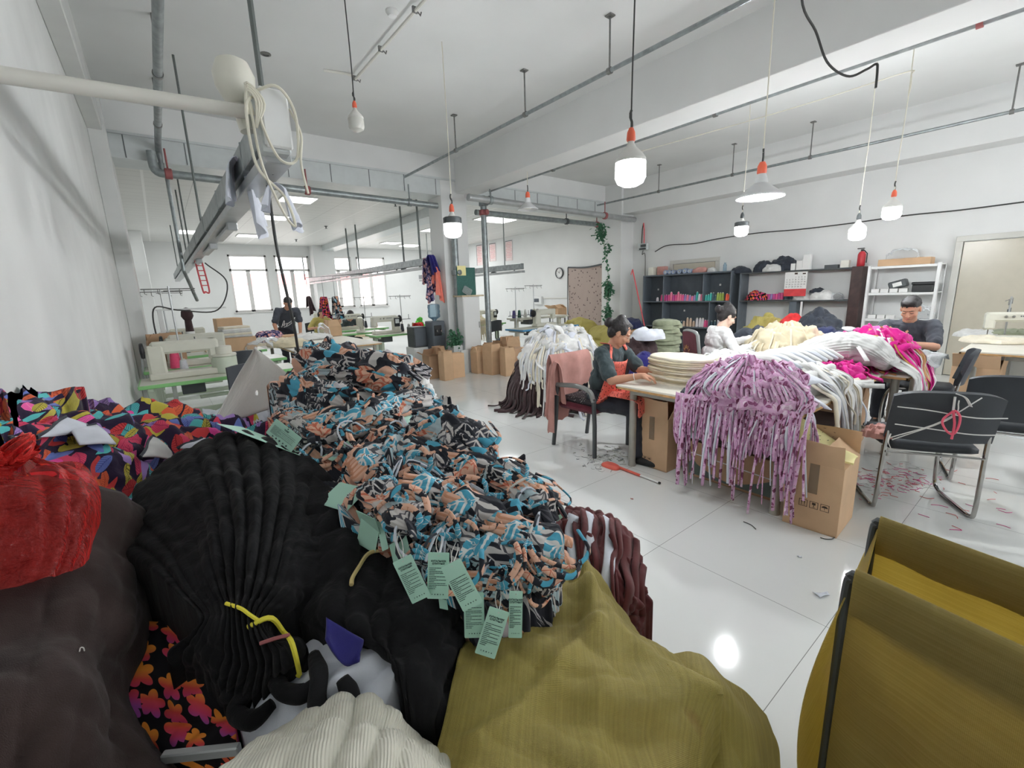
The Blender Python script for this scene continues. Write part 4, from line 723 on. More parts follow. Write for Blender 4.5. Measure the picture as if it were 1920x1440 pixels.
solo('beige_box', M['offwhite'], 'cream box at the left end of the black cabinet top', 'box', lambda m: m.box((0, 0, .09), (.16, .13, .18)), (XC+.12, PX(1223, 500, XC+.1)[1], 1.77)); solo('pink_box', M['rose'], 'dull pink box behind the cream box on the black cabinet', 'box', lambda m: m.box((0, 0, .09), (.14, .2, .2)), (XC+.2, PX(1240, 500, XC+.15)[1], 1.77)); solo('blue_jar', M['water'], 'small blue bottle on the right end of the black cabinet', 'bottle', lambda m: m.lathe([(.035, 0), (.035, .12), (.02, .15), (.02, .17)], n=14), (XC+.1, PX(1359, 505, XC+.1)[1], 1.77))
# open wall shelf
t = thing('wall_shelf', 'open shelf with dark boards and a brown end post beside the black cabinet', 'shelf', (0, 0, 0))
for z, a, b in ((1.70, 2.3, 4.26), (1.165, 2.3, 4.26)): part('shelf_board', M['dkgrey'], t, lambda m: m.box((9.31, (a+b)/2, z), (.36, b-a, .022)))
part('end_post', M['black'], t, lambda m: m.box((9.3, 4.25, .85), (.34, .03, 1.7))); part('brown_post', M['brown'], t, lambda m: m.box((9.27, 2.36, .86), (.3, .16, 1.72), .01)); part('divider', M['black'], t, lambda m: m.box((9.3, 3.28, .58), (.3, .12, 1.14))); part('white_post', M['white'], t, lambda m: m.box((9.16, 3.14, .58), (.03, .03, 1.14)))
for a, sd, rx, h, lab, mt, px in ((0, 5, .14, .13, 'flat black bag with spread ends at the left of the wall shelf top', 'black_k', 1388), (0, 6, .13, .2, 'knotted black bag standing on the wall shelf top', 'black_k', 1432), (0, 7, .16, .26, 'biggest black bag on the wall shelf top', 'black_k', 1470), (0, 8, .12, .13, 'clear bag of pale trim in front of the black bags', 'grey_w', 1447)): lumpy('cloth_bag', mt, lab, 'bag', px, 1.712, 9.32 if mt == 'black_k' else 9.2, rx*.8, rx*1.4, h, 'bags on the wall shelf', sd)
lumpy('printed_cloth', 'flor', 'patterned pink and black cloth on the shelf under the black bags', 'cloth', 1420, 1.177, 9.28, .12, .2, .17, seed=9); lumpy('white_bag', 'grey_w', 'white bag of straps on the middle shelf left of the black and white one', 'bag', 1508, 1.177, 9.28, .12, .14, .13, seed=10); lumpy('mixed_bag', 'white_c', 'black and white bag on the middle shelf near the brown post', 'bag', 1545, 1.177, 9.28, .13, .18, .16, seed=11); lumpy('dark_trim', 'black_k', 'black trim lying over the black and white bag', 'trim', 1535, 1.3, 9.3, .1, .12, .08, seed=12); lumpy('plastic_bag', 'filmc', 'clear plastic bag beside the brown post', 'bag', 1572, 1.177, 9.28, .10, .10, .12, seed=13)
for i, (px, w, h) in enumerate(((1488, .07, .12), (1500, .1, .16), (1513, .12, .26))): solo('paper_packet', M['paper'], ('small white packet left of the pile behind the calendar', 'stack of cream slips above the calendar', 'tall white card sleeve standing above the calendar')[i], 'packet', lambda m: m.box((0, 0, h/2), (.08, w, h)), (9.2, PX(px, 500, 9.2)[1], 1.712))
for i, px in enumerate((1560, 1585)): solo('tool_tray', M['dkgrey'] if i == 0 else M['offwhite'], ('dark flat tool lying on the wall shelf top', 'pale small box near the extinguisher')[i], 'tool', lambda m: m.box((0, 0, .03+.03*i), (.1, .2-.08*i, .06+.06*i)), (9.25, PX(px, 500, 9.25)[1], 1.712))
q = PX(1633, 500, 9.27); e = thing('fire_extinguisher', 'small red fire extinguisher on the wall shelf above the brown post', 'fire extinguisher', (9.27, 2.36, 1.722)); part('cylinder', M['extred'], e, lambda m: m.lathe([(.05, 0), (.055, .01), (.055, .19), (.04, .225), (.02, .24)], n=18)); part('valve', M['blackp'], e, lambda m: (m.lathe([(.02, .235), (.02, .27)], n=12), m.box((0, .02, .285), (.02, .1, .015)), m.tube([(0, -.02, .26), (0, -.07, .2), (0, -.07, .05)], .008, 6)))
# calendar hung from the shelf edge
q0 = PX(1473, 510, 9.1); q1 = PX(1515, 505, 9.1); yl, yr = q0[1], q1[1]; t = thing('wall_calendar', 'white month calendar with a red lower strip on the wall shelf', 'calendar', (9.1, (yl+yr)/2, 1.36)); w = yl-yr
part('page', M['paper'], t, lambda m: m.box((0, 0, .17), (.006, w, .30), .001)); part('red_strip', M['calred'], t, lambda m: m.box((0, 0, -.045), (.007, w, .13), .001))
def days(m):
    Mx = mx((-.004, w/2, 0), (0, -1, 0), (0, 0, 1))
    for k in range(31): text(m, str(k+1), Mx @ Matrix.Translation((w*(.1+.8*((k+3) % 7)/6), .215-.042*((k+3)//7), 0)), .034)
    m.box((-.004, 0, .29), (.002, .05, .03), .001); m.box((-.004, -w*.36, .285), (.002, .05, .022), .001)
part('day_numbers', M['ink'], t, days)
# white metal rack
t = thing('metal_rack', 'white slotted metal rack behind the seated man', 'rack', (0, 0, 0))
for x in (9.05, 9.42):
    for y in (1.34, 2.16): part('rack_post', M['white'], t, lambda m: (m.box((x, y, .855), (.04, .008, 1.71), .001), m.box((x+.016*(1 if x > 9.2 else -1), y+.016, .855), (.008, .04, 1.71), .001)))
for z in (1.69, 1.28, .87, .4): part('rack_shelf', M['white'], t, lambda m: (m.box((9.235, 1.75, z), (.38, .82, .012), .002), m.box((9.045, 1.75, z-.012), (.01, .82, .036), .002)))
for i in range(4): solo('index_box', M['paper'], 'small white tray in the row on the rack middle shelf', 'tray', lambda m: m.box((0, 0, .03), (.1, .1, .06)), (9.12, 2.08-.115*i, 1.288), 0, 'white trays on the metal rack')
for i in range(3): solo('index_box', M['paper'], 'small white tray in the row on the rack lower shelf', 'tray', lambda m: m.box((0, 0, .03), (.1, .1, .06)), (9.12, 2.08-.115*i, .878), 0, 'white trays low on the metal rack')
t = thing('tool_case', 'grey tilted tool case with a white label on the metal rack', 'case', (9.18, 1.82, 1.35), 0); part('case', M['dkgrey'], t, lambda m: m.box((0, 0, .06), (.16, .22, .12), .015, rx=-.3)); part('label_plate', M['paper'], t, lambda m: m.box((-.082, 0, .06), (.004, .11, .06), .001, rx=-.3))
solo('black_box', M['blackp'], 'black box with a grey lid on the right of the rack shelf', 'box', lambda m: (m.box((0, 0, .055), (.2, .24, .11), .008), m.box((0, .0, .13), (.22, .26, .04), .008)), (9.2, 1.52, 1.288))
carton('long low brown box lying on top of the metal rack', (9.23, 1.78, 1.698), (.3, .62, .1), 0, (0, 0, 0, 0), 'card', None); lumpy('plastic_bag', 'filmc', 'clear plastic film heaped on the long box above the metal rack', 'bag', 1690, 1.80, 9.23, .1, .2, .16, seed=15); lumpy('plastic_bag', 'filmc', 'clear bag of oddments on the lower right of the metal rack', 'bag', 1735, .878, 9.2, .12, .16, .22, seed=16)
# wall things
def wallbox(name, lab, cat, px, py, x, mt, w, h, d, extra=None):
    q = PX(px, py, x); o = thing(name, lab, cat, (x, q[1], q[2])); part('body', M[mt], o, lambda m: m.box((-d/2, 0, 0), (d, w, h), .008)); 
    if extra: extra(o)
    return o
wallbox('fuse_box', 'grey electrical switch box beside the right column', 'switch box', 1208, 463, 9.49, 'panel', .26, .16, .09, lambda o: (part('switch', M['dkgrey'], o, lambda m: (m.box((-.1, -.04, .02), (.03, .14, .06)), m.box((-.1, -.02, -.05), (.03, .18, .04)))), part('cable_bundle', M['cable'], o, lambda m: (m.tube([(-.04, .05, .08), (-.04, .04, .4), (-.05, 0, .55)], .012, 6), m.tube([(-.04, 0, -.08), (-.05, .02, -.18), (-.04, -.06, -.2), (-.03, -.07, -.9)], .008, 6, sm=14))), part('red_cable', M['redpole'], o, lambda m: m.tube([(-.05, -.03, .08), (-.05, -.02, .4), (-.05, .0, .55)], .014, 6))))
wallbox('wall_breaker', 'white breaker box with a dark window on the back right wall', 'breaker box', 1010, 563, 9.49, 'white', .42, .24, .08, lambda o: (part('window_lid', M['blackback'], o, lambda m: m.box((-.083, .03, 0), (.01, .26, .11))), part('conduit', M['pvc'], o, lambda m: m.box((-.01, -.75, .06), (.02, 1.1, .02))), part('socket', M['white'], o, lambda m: m.box((-.01, -1.35, .06), (.02, .09, .09)))))
t = thing('wall_clock', 'round white clock with a dark rim on the back right wall', 'clock', (9.49, PX(1050, 512, 9.49)[1], PX(1050, 512, 9.49)[2])); part('rim', M['dkgrey'], t, lambda m: m.lathe([(.15, 0), (.16, -.02), (.155, -.05), (.14, -.05), (.14, -.02)], n=36, ax=(1, 0, 0))); part('dial', M['paper'], t, lambda m: m.lathe([(.001, -.026), (.141, -.026)], n=36, ax=(1, 0, 0), caps=False)); part('hour_hand', M['blackp'], t, lambda m: m.box((-.032, .02, .02), (.004, .012, .075), .001, rx=-.8)); part('minute_hand', M['blackp'], t, lambda m: m.box((-.034, -.02, .04), (.004, .009, .11), .001, rx=.5))
def dial(m):
    for k in range(12): a = k*PI/6; text(m, str(k or 12), mx((-.03, -.115*math.sin(a), .115*math.cos(a)-.012), (0, -1, 0), (0, 0, 1)), .034)
part('hour_numbers', M['ink'], t, dial)
for i, (pa, pb, ya, yb) in enumerate(((893, 905, 461, 497), (917, 930, 458, 489), (947, 961, 453, 488))):
    a = PX(pa, ya, 9.485); b2 = PX(pb, yb, 9.485); o = thing('wall_poster', ('pale printed notice partly behind the steel pipe, first on the far right wall', 'pale printed notice, second on the far right wall', 'pale notice with a blue foot beside the hanger rod')[i], 'poster', (9.488, (a[1]+b2[1])/2, (a[2]+b2[2])/2), 0, 'notices on the far right wall'); w, h = abs(a[1]-b2[1]), a[2]-b2[2]
    part('sheet', M['papink'], o, lambda m: m.box((0, 0, 0), (.006, w, h), .001)); part('print_lines', M['calred'], o, lambda m: [m.box((-.004, .0, h*.4-k*h*.08), (.002, w*(.8-.2*(k % 3 == 0)), h*.014), .0005) for k in range(10)]); part('edge_strip', M['dkgrey'], o, lambda m: (m.box((-.004, w/2, 0), (.004, .02, h), .001), m.box((-.004, 0, h/2), (.004, w, .02), .001)))
# tapestry
def tap(m):
    G = []
    for u in np.linspace(0, 1, 30):
        y = 9.32-1.45*u; G.append([np.array([9.46-.02*abs(math.sin(u*17+v*6))*v-.012*math.sin(v*9+u*5), y, 2.14+.02*u-.05*math.sin(u*PI)-(1.86-.0*u)*v]) for v in np.linspace(0, 1, 30)])
    m.sheet(G, .004)
t = thing('wall_tapestry', 'taupe dotted cloth with a dark border hung on the back right wall', 'tapestry', (0, 0, 0)); part('cloth', M['dotted'], t, tap, 80); part('border', M['dkgrey'], t, lambda m: (m.ribbon([(9.44, 9.32, 2.14), (9.42, 8.6, 2.1), (9.44, 7.87, 2.16)], .04, .004, (1, 0, 0)), m.ribbon([(9.44, 9.32, 2.14), (9.42, 9.32, 1.2), (9.43, 9.31, .3)], .03, .004, (1, 0, 0)), m.ribbon([(9.44, 7.87, 2.15), (9.42, 7.87, 1.2), (9.43, 7.88, .3)], .03, .004, (1, 0, 0))))
# leaves
def leaf(m, p, d, up, s):
    d = nrm(d); x = nrm(np.cross(d, up)+1e-3); n = np.cross(x, d)
    m.add([p, p+d*s*.4+x*s*.3-n*s*.05, p+d*s-n*s*.12, p+d*s*.4-x*s*.3-n*s*.05, p+d*s*.45+n*s*.04], [(0, 1, 4), (1, 2, 4), (2, 3, 4), (3, 0, 4)])
def ivy(pts, clumps, name, lab, loc, pot=None):
    t = thing(name, lab, 'plant', loc); rnd = np.random.RandomState(4)
    p = spline(pts, 60); part('stem', M['stem'], t, lambda m: m.tube(p, .006, 5))
    def lv(m):
        for c, rad, n in clumps:
            for k in range(n): q = np.array(c)+rnd.randn(3)*np.array(rad)*.55; q[0] = min(q[0], .16); leaf(m, q, rnd.randn(3)*[1, 1, .5]+[-.4, -.3, -.6], np.array([-.6, -.4, .8])+rnd.randn(3)*.3, .075+.04*rnd.rand())
        for k in range(90): q = p[rnd.randint(60)]+rnd.randn(3)*.03; q[0] = min(q[0], .16); leaf(m, q, rnd.randn(3)+[-.3, -.2, -.9], np.array([-.7, -.4, .6])+rnd.randn(3)*.3, .075+.04*rnd.rand())
    part('foliage', M['leafg'], t, lv, 0)
    if pot: part('pot', M[pot], t, lambda m: m.lathe([(.13, 0), (.17, .02), (.2, .28), (.21, .3), (.19, .3), (.17, .26)], n=24))
    return t
iz = lambda px, py: PY(px, py, 7.35)-np.array([8.72, 7.35, 0.])+np.array([-.06, 0, 0])
ivy([(iz(1130, 425)), iz(1137, 470), iz(1143, 510), iz(1141, 560), iz(1146, 610), (.04, .0, .25)], [(iz(1130, 435), (.12, .10, .17), 130), (iz(1142, 465), (.07, .06, .12), 25), (iz(1145, 540), (.12, .10, .2), 150), (iz(1144, 585), (.1, .09, .22), 110)], 'climbing_ivy', 'green trailing ivy rising from a blue pot beside the tapestry', (8.72, 7.35, 0), 'potblue')
ivy([(0, 0, .5), (.02, .0, .62)], [((0, 0, .72), (.12, .1, .1), 60), ((-.08, 0, .6), (.08, .08, .08), 30)], 'potted_plant', 'small bushy green plant at the foot of the centre column', (4.35, 7.32, 0), None); solo('plant_stand', M['panel'], 'pale box stand under the small column plant', 'stand', lambda m: m.box((0, 0, .27), (.2, .2, .54)), (4.36, 7.33, 0))
a = PY(1186, 505, 6.5); bq = PY(1206, 600, 6.2); solo('mop_pole', M['redpole'], 'long red-handled mop pole leaning on the right column', 'mop', lambda m: (m.tube([a, (a+bq)/2, bq, a+(bq-a)*((a[2]-.01)/(a[2]-bq[2]))], .014, 8), m.tube([a, a+[-.05, 0, -.12]], .012, 6)))
# mop pole must end on the floor: nothing else needed; cable along the wall
cp = [PX(x, y, 9.46) for x, y in ((1228, 472), (1252, 460), (1300, 457), (1345, 448), (1420, 437), (1500, 430), (1600, 418), (1700, 404), (1800, 394), (1925, 378))]
solo('wall_cable', M['cable'], 'black cable sagging along the right wall above the shelves', 'cable', lambda m: m.tube(cp, .011, 6, sm=50))
# loose cables under the ceiling on the right
k = [PX(x, y, X) for x, y, X in ((1503, -5, 4.0), (1530, 60, 4.2), (1552, 118, 4.3), (1590, 143, 4.45), (1625, 130, 4.5), (1643, 120, 4.5), (1645, 132, 4.5), (1642, 165, 4.5))]
k = [k[0]*[1, 1, 0]+[-.12, -.05, ZC-.005]]+k
solo('drop_cable', M['cable'], 'black cable looping down over the sprinkler pipe to a bulb cord', 'cable', lambda m: m.tube(k, .009, 6, sm=50))
k2 = [PX(x, y, 6.0) for x, y in ((1180, 290), (1400, 228), (1560, 180), (1700, 135), (1709, 140), (1707, 165), (1703, 180))]
solo('thin_cable', M['cablew'], 'thin pale cable strung under the ceiling to the far bulb', 'cable', lambda m: m.tube(k2, .005, 6, sm=40))
# ------------------------------------------------------------------ busways (hung trays with sockets and lamps)
def busway(lab, x, ya, yb, z, rods, zc, end=True):
    t = thing('busway_tray', lab, 'cable tray', (x, ya, z), 0, 'hung busway trays'); L = yb-ya
    part('channel', M['galv'], t, lambda m: (m.box((0, L/2, .065), (.09, L, .13), .004), [m.box((0, k, .065), (.096, .014, .136), .002) for k in np.arange(.5, L, 1.25)])); part('lower_tray', M['alu'], t, lambda m: (m.box((.02, L/2, -.05), (.11, L, .05), .004), [m.box((.0, k, -.01), (.03, .03, .05), .002) for k in np.arange(.3, L, 1.1)]))
    for y in rods: part('hanger_rod', M['rod'], t, lambda m: m.tube([(0, y-ya, .1), (0, y-ya, zc-z)], .012, 6))
    for y in np.arange(ya+1.2, yb, 2.6): part('socket_box', M['panel'], t, lambda m: m.box((.07, y-ya, -.02), (.06, .16, .1), .006))
    return t
b1 = busway('grey busway tray hung on rods, running away along the left wall over the left machines', .50, 2.3, 15.5, 2.17, (2.35, 6.0, 8.4), ZC)
for y in (9.3, 11.2, 13.4): part('hanger_rod', M['rod'], b1, lambda m: m.tube([(0, y-2.3, .1), (0, y-2.3, ZS-2.13)], .012, 6))
for i, y in enumerate((4.1, 5.6, 7.6)): part('lamp_strip', M['alu'], b1, lambda m: (m.box((.04, y-2.3+.5, -.10), (.06, .9, .035), .006), m.box((.04, y-2.3+.05, -.1), (.07, .06, .06), .006)))
t = thing('power_box', 'white power box mounted on the near end of the left busway', 'power box', (.5, 2.27, 2.2)); part('body', M['panel'], t, lambda m: m.box((0, 0, .04), (.12, .09, .24), .008)); part('cover', M['white'], t, lambda m: m.box((.01, -.055, .05), (.11, .02, .23), .008))
t = thing('cream_globe', 'round cream globe behind the white power box', 'globe', (.40, 2.36, 2.42)); part('globe', M['offwhite'], t, lambda m: m.lathe([(.02, -.1), (.05, -.08), (.075, -.03), (.08, .02), (.06, .07), (.03, .085), (.001, .09)], n=24)); part('bracket', M['offwhite'], t, lambda m: m.tube([(0, 0, -.08), (.02, -.02, -.2)], .03, 10))
a, b_ = PY(-60, 133, 2.3), PY(462, 210, 2.3); solo('white_pipe', M['pvc'], 'thick white pipe crossing from the left wall to the power box', 'pipe', lambda m: m.tube([(XL+.002, 2.3, a[2]+.005), (b_[0]-.0, 2.3, b_[2])], .027, 14))
solo('cable_coil', M['cablew'], 'cream cables looped round the white power box', 'cable', lambda m: (m.tube([(.44, 2.22, 2.33), (.40, 2.2, 2.26), (.41, 2.2, 2.05), (.50, 2.2, 1.94), (.53, 2.2, 1.82), (.49, 2.2, 1.87), (.43, 2.2, 2.06), (.42, 2.22, 2.3)], .006, 6, sm=40), m.tube([(.44, 2.22, 2.34), (.52, 2.17, 2.36), (.585, 2.2, 2.28), (.57, 2.19, 2.1), (.5, 2.18, 2.08), (.455, 2.2, 2.2), (.45, 2.22, 2.32)], .006, 6, sm=40), m.tube([(.57, 2.22, 2.3), (.6, 2.2, 2.2), (.58, 2.18, 2.08), (.6, 2.2, 1.96)], .005, 6, sm=20), [m.tube([(.40+.01*k, 2.22, 2.25), (.41, 2.2, 2.33+.01*k), (.44+.01*k, 2.2, 2.3), (.43, 2.21, 2.2)], .005, 6, sm=14) for k in range(4)]))
def hang(name, mt, lab, cat, top, w, h, seed, nor=(1, 0, 0), group=None, fold=.02, taper=.6):
    """cloth hung over an edge: two falls joined over the top"""
    n = nrm(nor); s = np.cross(n, (0, 0, 1)); rnd = np.random.RandomState(seed); G = []
    for u in np.linspace(-1, 1, 22):
        col = []
        for v in np.linspace(-.6, 1, 24):
            q = abs(v); wd = w/2*(1-(1-taper)*math.sin(min(1, 1-q*.9)*PI/2)); d = .03+.05*q
            p = np.array(top)+s*u*wd+n*(d*np.sign(v)*min(1, q*8)+fold*math.sin(u*7+seed+2*q)*(.3+q))-np.array([0, 0, 1])*(h*q*(1+.13*math.sin(u*2.3+seed)+.06*rnd.rand())-.02); col.append(p)
        G.append(col)
    return solo(name, M[mt], lab, cat, lambda m: m.sheet(G, .004), group=group, ang=80)
hang('white_cloth', 'white_b', 'white cloth hung over the upper edge of the left busway', 'cloth', (.46, 3.0, 2.25), .34, .36, 1, (1, -.25, 0)); hang('white_cloth', 'white_b', 'short white cloth hanging under the near end of the left busway', 'cloth', (.56, 2.62, 2.06), .16, .2, 2, (1, -.3, 0))
k = [PD(x, y, d) for x, y, d in ((497, 300, 2.3), (508, 390, 2.35), (520, 470, 2.4), (540, 560, 2.5), (553, 620, 2.6), (562, 680, 2.75))]
solo('drop_cable', M['cable'], 'thick black cable hanging from the left busway down to the print heap', 'cable', lambda m: m.tube([(.53, 2.5, 2.1)]+k, .008, 8, sm=40))
busway('pale busway tray running away in front of the windows, left of the centre column', 4.2, 7.95, 16.4, 2.07, (), ZS); bt = bpy.data.objects['busway_tray.001']
for px, py in ((562, 445), (645, 402), (668, 448), (748, 372), (783, 412)): y = PX(px, py, 4.2)[1]; part('hanger_rod', M['rod'], bt, lambda m: m.tube([(0, y-7.95, .1), (0, y-7.95, ZS-2.07)], .02, 8))
busway('short grey busway tray right of the thick steel pipe', 6.6, 7.95, 13.0, 2.0, (8.6, 10.6, 12.4), ZS)
# ------------------------------------------------------------------ sewing stations
def stable(lab, x, y, w=1.2, d=.56, z=.75, top='green', legm='greenish', group='sewing tables', rz=0):
    t = thing('sewing_table', lab, 'sewing table', (x, y, 0), rz, group)
    part('tabletop', [M['cream_m'], M[top]], t, lambda m: (m.box((0, 0, z-.018), (w, d, .036), .006, mi=1), m.box((0, 0, z+.0005), (w-.03, d-.03, .001), .0004)))
    for s in (-1, 1): part('leg_frame', M[legm], t, lambda m: (m.box((s*(w/2-.09), 0, (z-.04)/2+.03), (.07, .09, z-.1), .008), m.box((s*(w/2-.09), 0, .03), (.06, d, .05), .01), m.box((s*(w/2-.09), 0, z-.055), (.05, d-.08, .035), .006)))
    part('foot_bar', M[legm], t, lambda m: (m.box((0, .06, .16), (w-.2, .05, .06), .006), m.box((0, -.06, .1), (.42, .2, .03), .008))); part('drawer_box', M['dkgrey'], t, lambda m: m.box((-.28, .05, z-.1), (.2, .3, .12), .006))
    return t
def smachine(lab, x, y, rz=0, z=.752, col='white', group='sewing machines', k=1.0):
    t = thing('sewing_machine', lab, 'sewing machine', (x, y, z), rz, group); W = M[col]
    part('bed', W, t, lambda m: m.box((0, 0, .03*k), (.52*k, .17*k, .06*k), .012)); part('arm', W, t, lambda m: (m.box((-.03*k, 0, .275*k), (.5*k, .105*k, .11*k), .022), m.box((.19*k, 0, .17*k), (.13*k, .13*k, .26*k), .022), m.box((-.235*k, 0, .23*k), (.085*k, .1*k, .2*k), .018)))
    part('handwheel', M['blackp'], t, lambda m: m.lathe([(.02, 0), (.065*k, .005), (.07*k, .02), (.065*k, .035), (.03, .04)], (.258*k, 0, .26*k), 20, 0, (1, 0, 0))); part('needle_bar', M['chrome'], t, lambda m: (m.tube([(-.235*k, 0, .15*k), (-.235*k, 0, .062*k)], .006, 8), m.box((-.235*k, -.01, .065*k), (.03, .05, .006), .002)))
    part('control_panel', [M['blackp'], M['panel']], t, lambda m: (m.box((.19*k, -.071*k, .2*k), (.11*k, .014, .16*k), .005), m.box((.19*k, -.079*k, .22*k), (.075*k, .003, .08*k), .001, mi=1))); part('tension_dial', M['chrome'], t, lambda m: [m.lathe([(.014, 0), (.016, .006), (.01, .02), (.004, .03)], (dx*k, -.05*k, .28*k), 12, 0, (0, -1, 0)) for dx in (-.12, -.06)]); part('marking_strip', M['seam'], t, lambda m: [m.box((.0+.018*j*k, -.0535*k, .285*k), (.011*k, .002, .016*k), .0004) for j in range(6)])
    return t
def tstand(lab, x, y, z=.75, h=.78, rz=0, group='thread stands', base=True):
    t = thing('thread_stand', lab, 'thread stand', (x, y, z), rz, group)
    part('pole', M['alu'], t, lambda m: m.tube([(0, 0, 0), (0, 0, h)], .009, 8)); part('cross_arm', M['steel'], t, lambda m: (m.box((0, 0, h-.03), (.5, .012, .012), .002), m.box((.1, .04, h-.05), (.3, .008, .008), .001), [m.tube([(u, 0, h-.03), (u, 0, h-.08), (u+.02, 0, h-.09)], .004, 5) for u in (-.22, -.1, .1, .22)])); part('cone_plate', M['dkgrey'], t, lambda m: (m.box((0, 0, .26), (.4, .03, .012), .003), [m.lathe([(.04, 0), (.04, .006), (.006, .01), (.006, .1)], (u, 0, .26), 12) for u in (-.16, .16)]))
    return t
def sc(lab, px, py, z, c, h=.16, r=.036, grp='thread cones on the machines'): return cone(PZ(px, py, z), c, h, lab, grp, r)
# left row
stable('nearest green-edged sewing table against the left wall', .44, 5.64, 1.42, .56); smachine('white sewing machine with a black panel on the nearest left table', .12, 5.72, PI, col='cream_m', k=1.15); smachine('second white sewing machine, just behind the nearest left one', .28, 6.75, PI, col='cream_m', k=1.15); stable('second sewing table by the left wall, behind the nearest', .5, 6.78, 1.5, .56); stable('third sewing table by the left wall, holding the brown boxes', .5, 8.2, 1.5, .6); smachine('third sewing machine along the left wall, behind the brown boxes', .3, 9.55, PI, col='cream_m')
tstand('pale thread stand rising over the second left machine', .12, 6.5, .75, .95); tstand('dark thread rack beside the left pilaster, over the third machine', .05, 7.9, .75, .95)
cone((.06, 6.55, .752), (255, 92, 134), .24, 'bright hot pink thread cone standing by the left machines', None, .06); sc('white thread cone lying low on the nearest left table', 348, 702, .752, (232, 232, 240), .17, .045)
solo('board_riser', M['plank'], 'raw board riser carrying the dark cones on the third left table', 'riser', lambda m: (m.box((0, 0, .15), (.62, .2, .02)), [m.box((x, 0, .07), (.02, .18, .14)) for x in (-.29, .29)]), (.18, 8.36, .752))
cone((-.03, 8.36, .913), (60, 76, 120), .18, 'dark blue cone on the third left table', 'dark cones on the left', .06); cone((.12, 8.36, .913), (40, 42, 46), .18, 'black cone beside the dark blue cone on the left', 'dark cones on the left', .06)
t = thing('dark_cone_tower', 'tall dark brown bagged thread cone standing over the left machines', 'thread cone', (.32, 8.36, .913)); part('thread', M['brown2'], t, lambda m: m.lathe([(.06, 0), (.062, .1), (.05, .22), (.045, .34), (.06, .36), (.08, .4), (.07, .47), (.03, .52), (.001, .53)], n=18)); part('white_band', M['paper'], t, lambda m: m.lathe([(.0625, .08), (.058, .17)], n=18, caps=False))
t = thing('round_tin', 'cream stacked round tins on the nearest left sewing table', 'tin', PZ(424, 697, .752)); part('body', M['greenish'], t, lambda m: m.lathe([(.115, 0), (.12, .005), (.12, .17), (.112, .175)], n=28)); part('lid', M['cream_m'], t, lambda m: m.lathe([(.112, .175), (.124, .18), (.124, .2), (.085, .205), (.085, .28), (.08, .285)], n=28))
stable('fourth sewing table by the left wall, farthest of the row', .5, 9.6, 1.5, .6)
for x, y, w, l, h, mt, lab in ((.0, 7.02, .36, .2, .3, 'card2', 'brown box behind the pink cone on the left tables'), (.88, 8.2, .5, .3, .2, 'card', 'low brown box at the right end of the third left table'), (.95, 9.62, .4, .3, .46, 'card', 'brown box at the back of the left tables')): carton(lab, (x, y, .752), (w, l, h), .1, (0, 0, 0, 0) if w > .36 else (60, 70, 60, 70), mt, None)
for i in range(5): solo('folded_cloth', M[('grey_w', 'cream2', 'grey_w', 'white_c', 'cream2')[i]], 'pale folded cloth in the low pile on the box at the left row', 'folded cloth', lambda m: m.box((0, 0, .017), (.46-.02*i, .28, .034), .015, rz=.05*i), (.88, 8.2, .957+.034*i), 0, 'folded cloths on the left box')
def hangbag(lab, top, w, h, mt, seed): return solo('hanging_bag', M[mt], lab, 'bag', lambda m: add_blob(m, [np.array(top), np.array(top)-[0, 0, h*.3], np.array(top)-[0, 0, h*.75], np.array(top)-[0, 0, h]], [(.015, .012), (w*.3, w*.2), (w*.5, w*.3), (w*.3, w*.2)], (26, 30), 9, .12, seed))
hangbag('clear bag with reddish print hung from the left pole near the wall', PZ(268, 645, 1.05)-np.array([0, 0, .0]), .22, .5, 'filmc', 3); hangbag('white carrier bag hanging from the dark thread rack', PZ(287, 575, 1.36), .2, .42, 'white_c', 4)
solo('corner_post', M['white'], 'slim white post by the left wall carrying the machine cables', 'post', lambda m: (m.box((0, 0, .72), (.05, .05, 1.44)), m.box((.34, .0, 1.43), (.75, .04, .02), .003)), (.0, 7.15, 0)); solo('machine_cable', M['cable'], 'thin cable drooping from the left busway to the white post', 'cable', lambda m: m.tube([(.55, 7.0, 2.0), (.75, 6.95, 1.75), (.6, 7.05, 1.4), (.2, 7.1, 1.42), (-.05, 7.12, 1.45), (-.07, 7.12, 1.0), (-.02, 7.12, .75)], .009, 6, sm=50))
o = thing('red_coil', 'orange-red ladder-shaped coil hung under the far part of the left busway', 'coil', PY(372, 470, 8.0)); part('coil', M['redpole'], o, lambda m: (m.tube([(-.07, 0, 0), (-.03, 0, -.55), (.0, 0, -.58), (.05, 0, -.55), (.0, 0, 0), (-.03, 0, .03), (-.07, 0, 0)], .012, 6, sm=40), [m.tube([(-.06+.005*j, 0, -.07*j), (.0+.006*j, 0, -.07*j)], .007, 5) for j in range(1, 8)]))
def bin_chair(lab, x, y, rz):
    t = thing('work_stool', lab, 'chair', (x, y, 0), rz, 'black work chairs'); part('seat', M['chairblk'], t, lambda m: m.lathe([(.16, .44), (.2, .45), (.2, .48), (.17, .5), (.02, .495)], n=24)); part('backrest', M['chairblk'], t, lambda m: m.sheet([[np.array([u*.2, .2+.03*u*u, .66+.24*v-.02*u*u]) for v in np.linspace(0, 1, 6)] for u in np.linspace(-1, 1, 9)], .03)); part('back_post', M['blackp'], t, lambda m: [m.tube([(s*.05, .1, .46), (s*.05, .22, .5), (s*.05, .22, .7)], .012, 6) for s in (-1, 1)]); 
    for k in range(4): a = k*PI/2+.7; part('leg', M['steel'], t, lambda m: m.tube([(.1*math.cos(a), .1*math.sin(a), .45), (.2*math.cos(a), .2*math.sin(a), 0)], .013, 6))
    return t
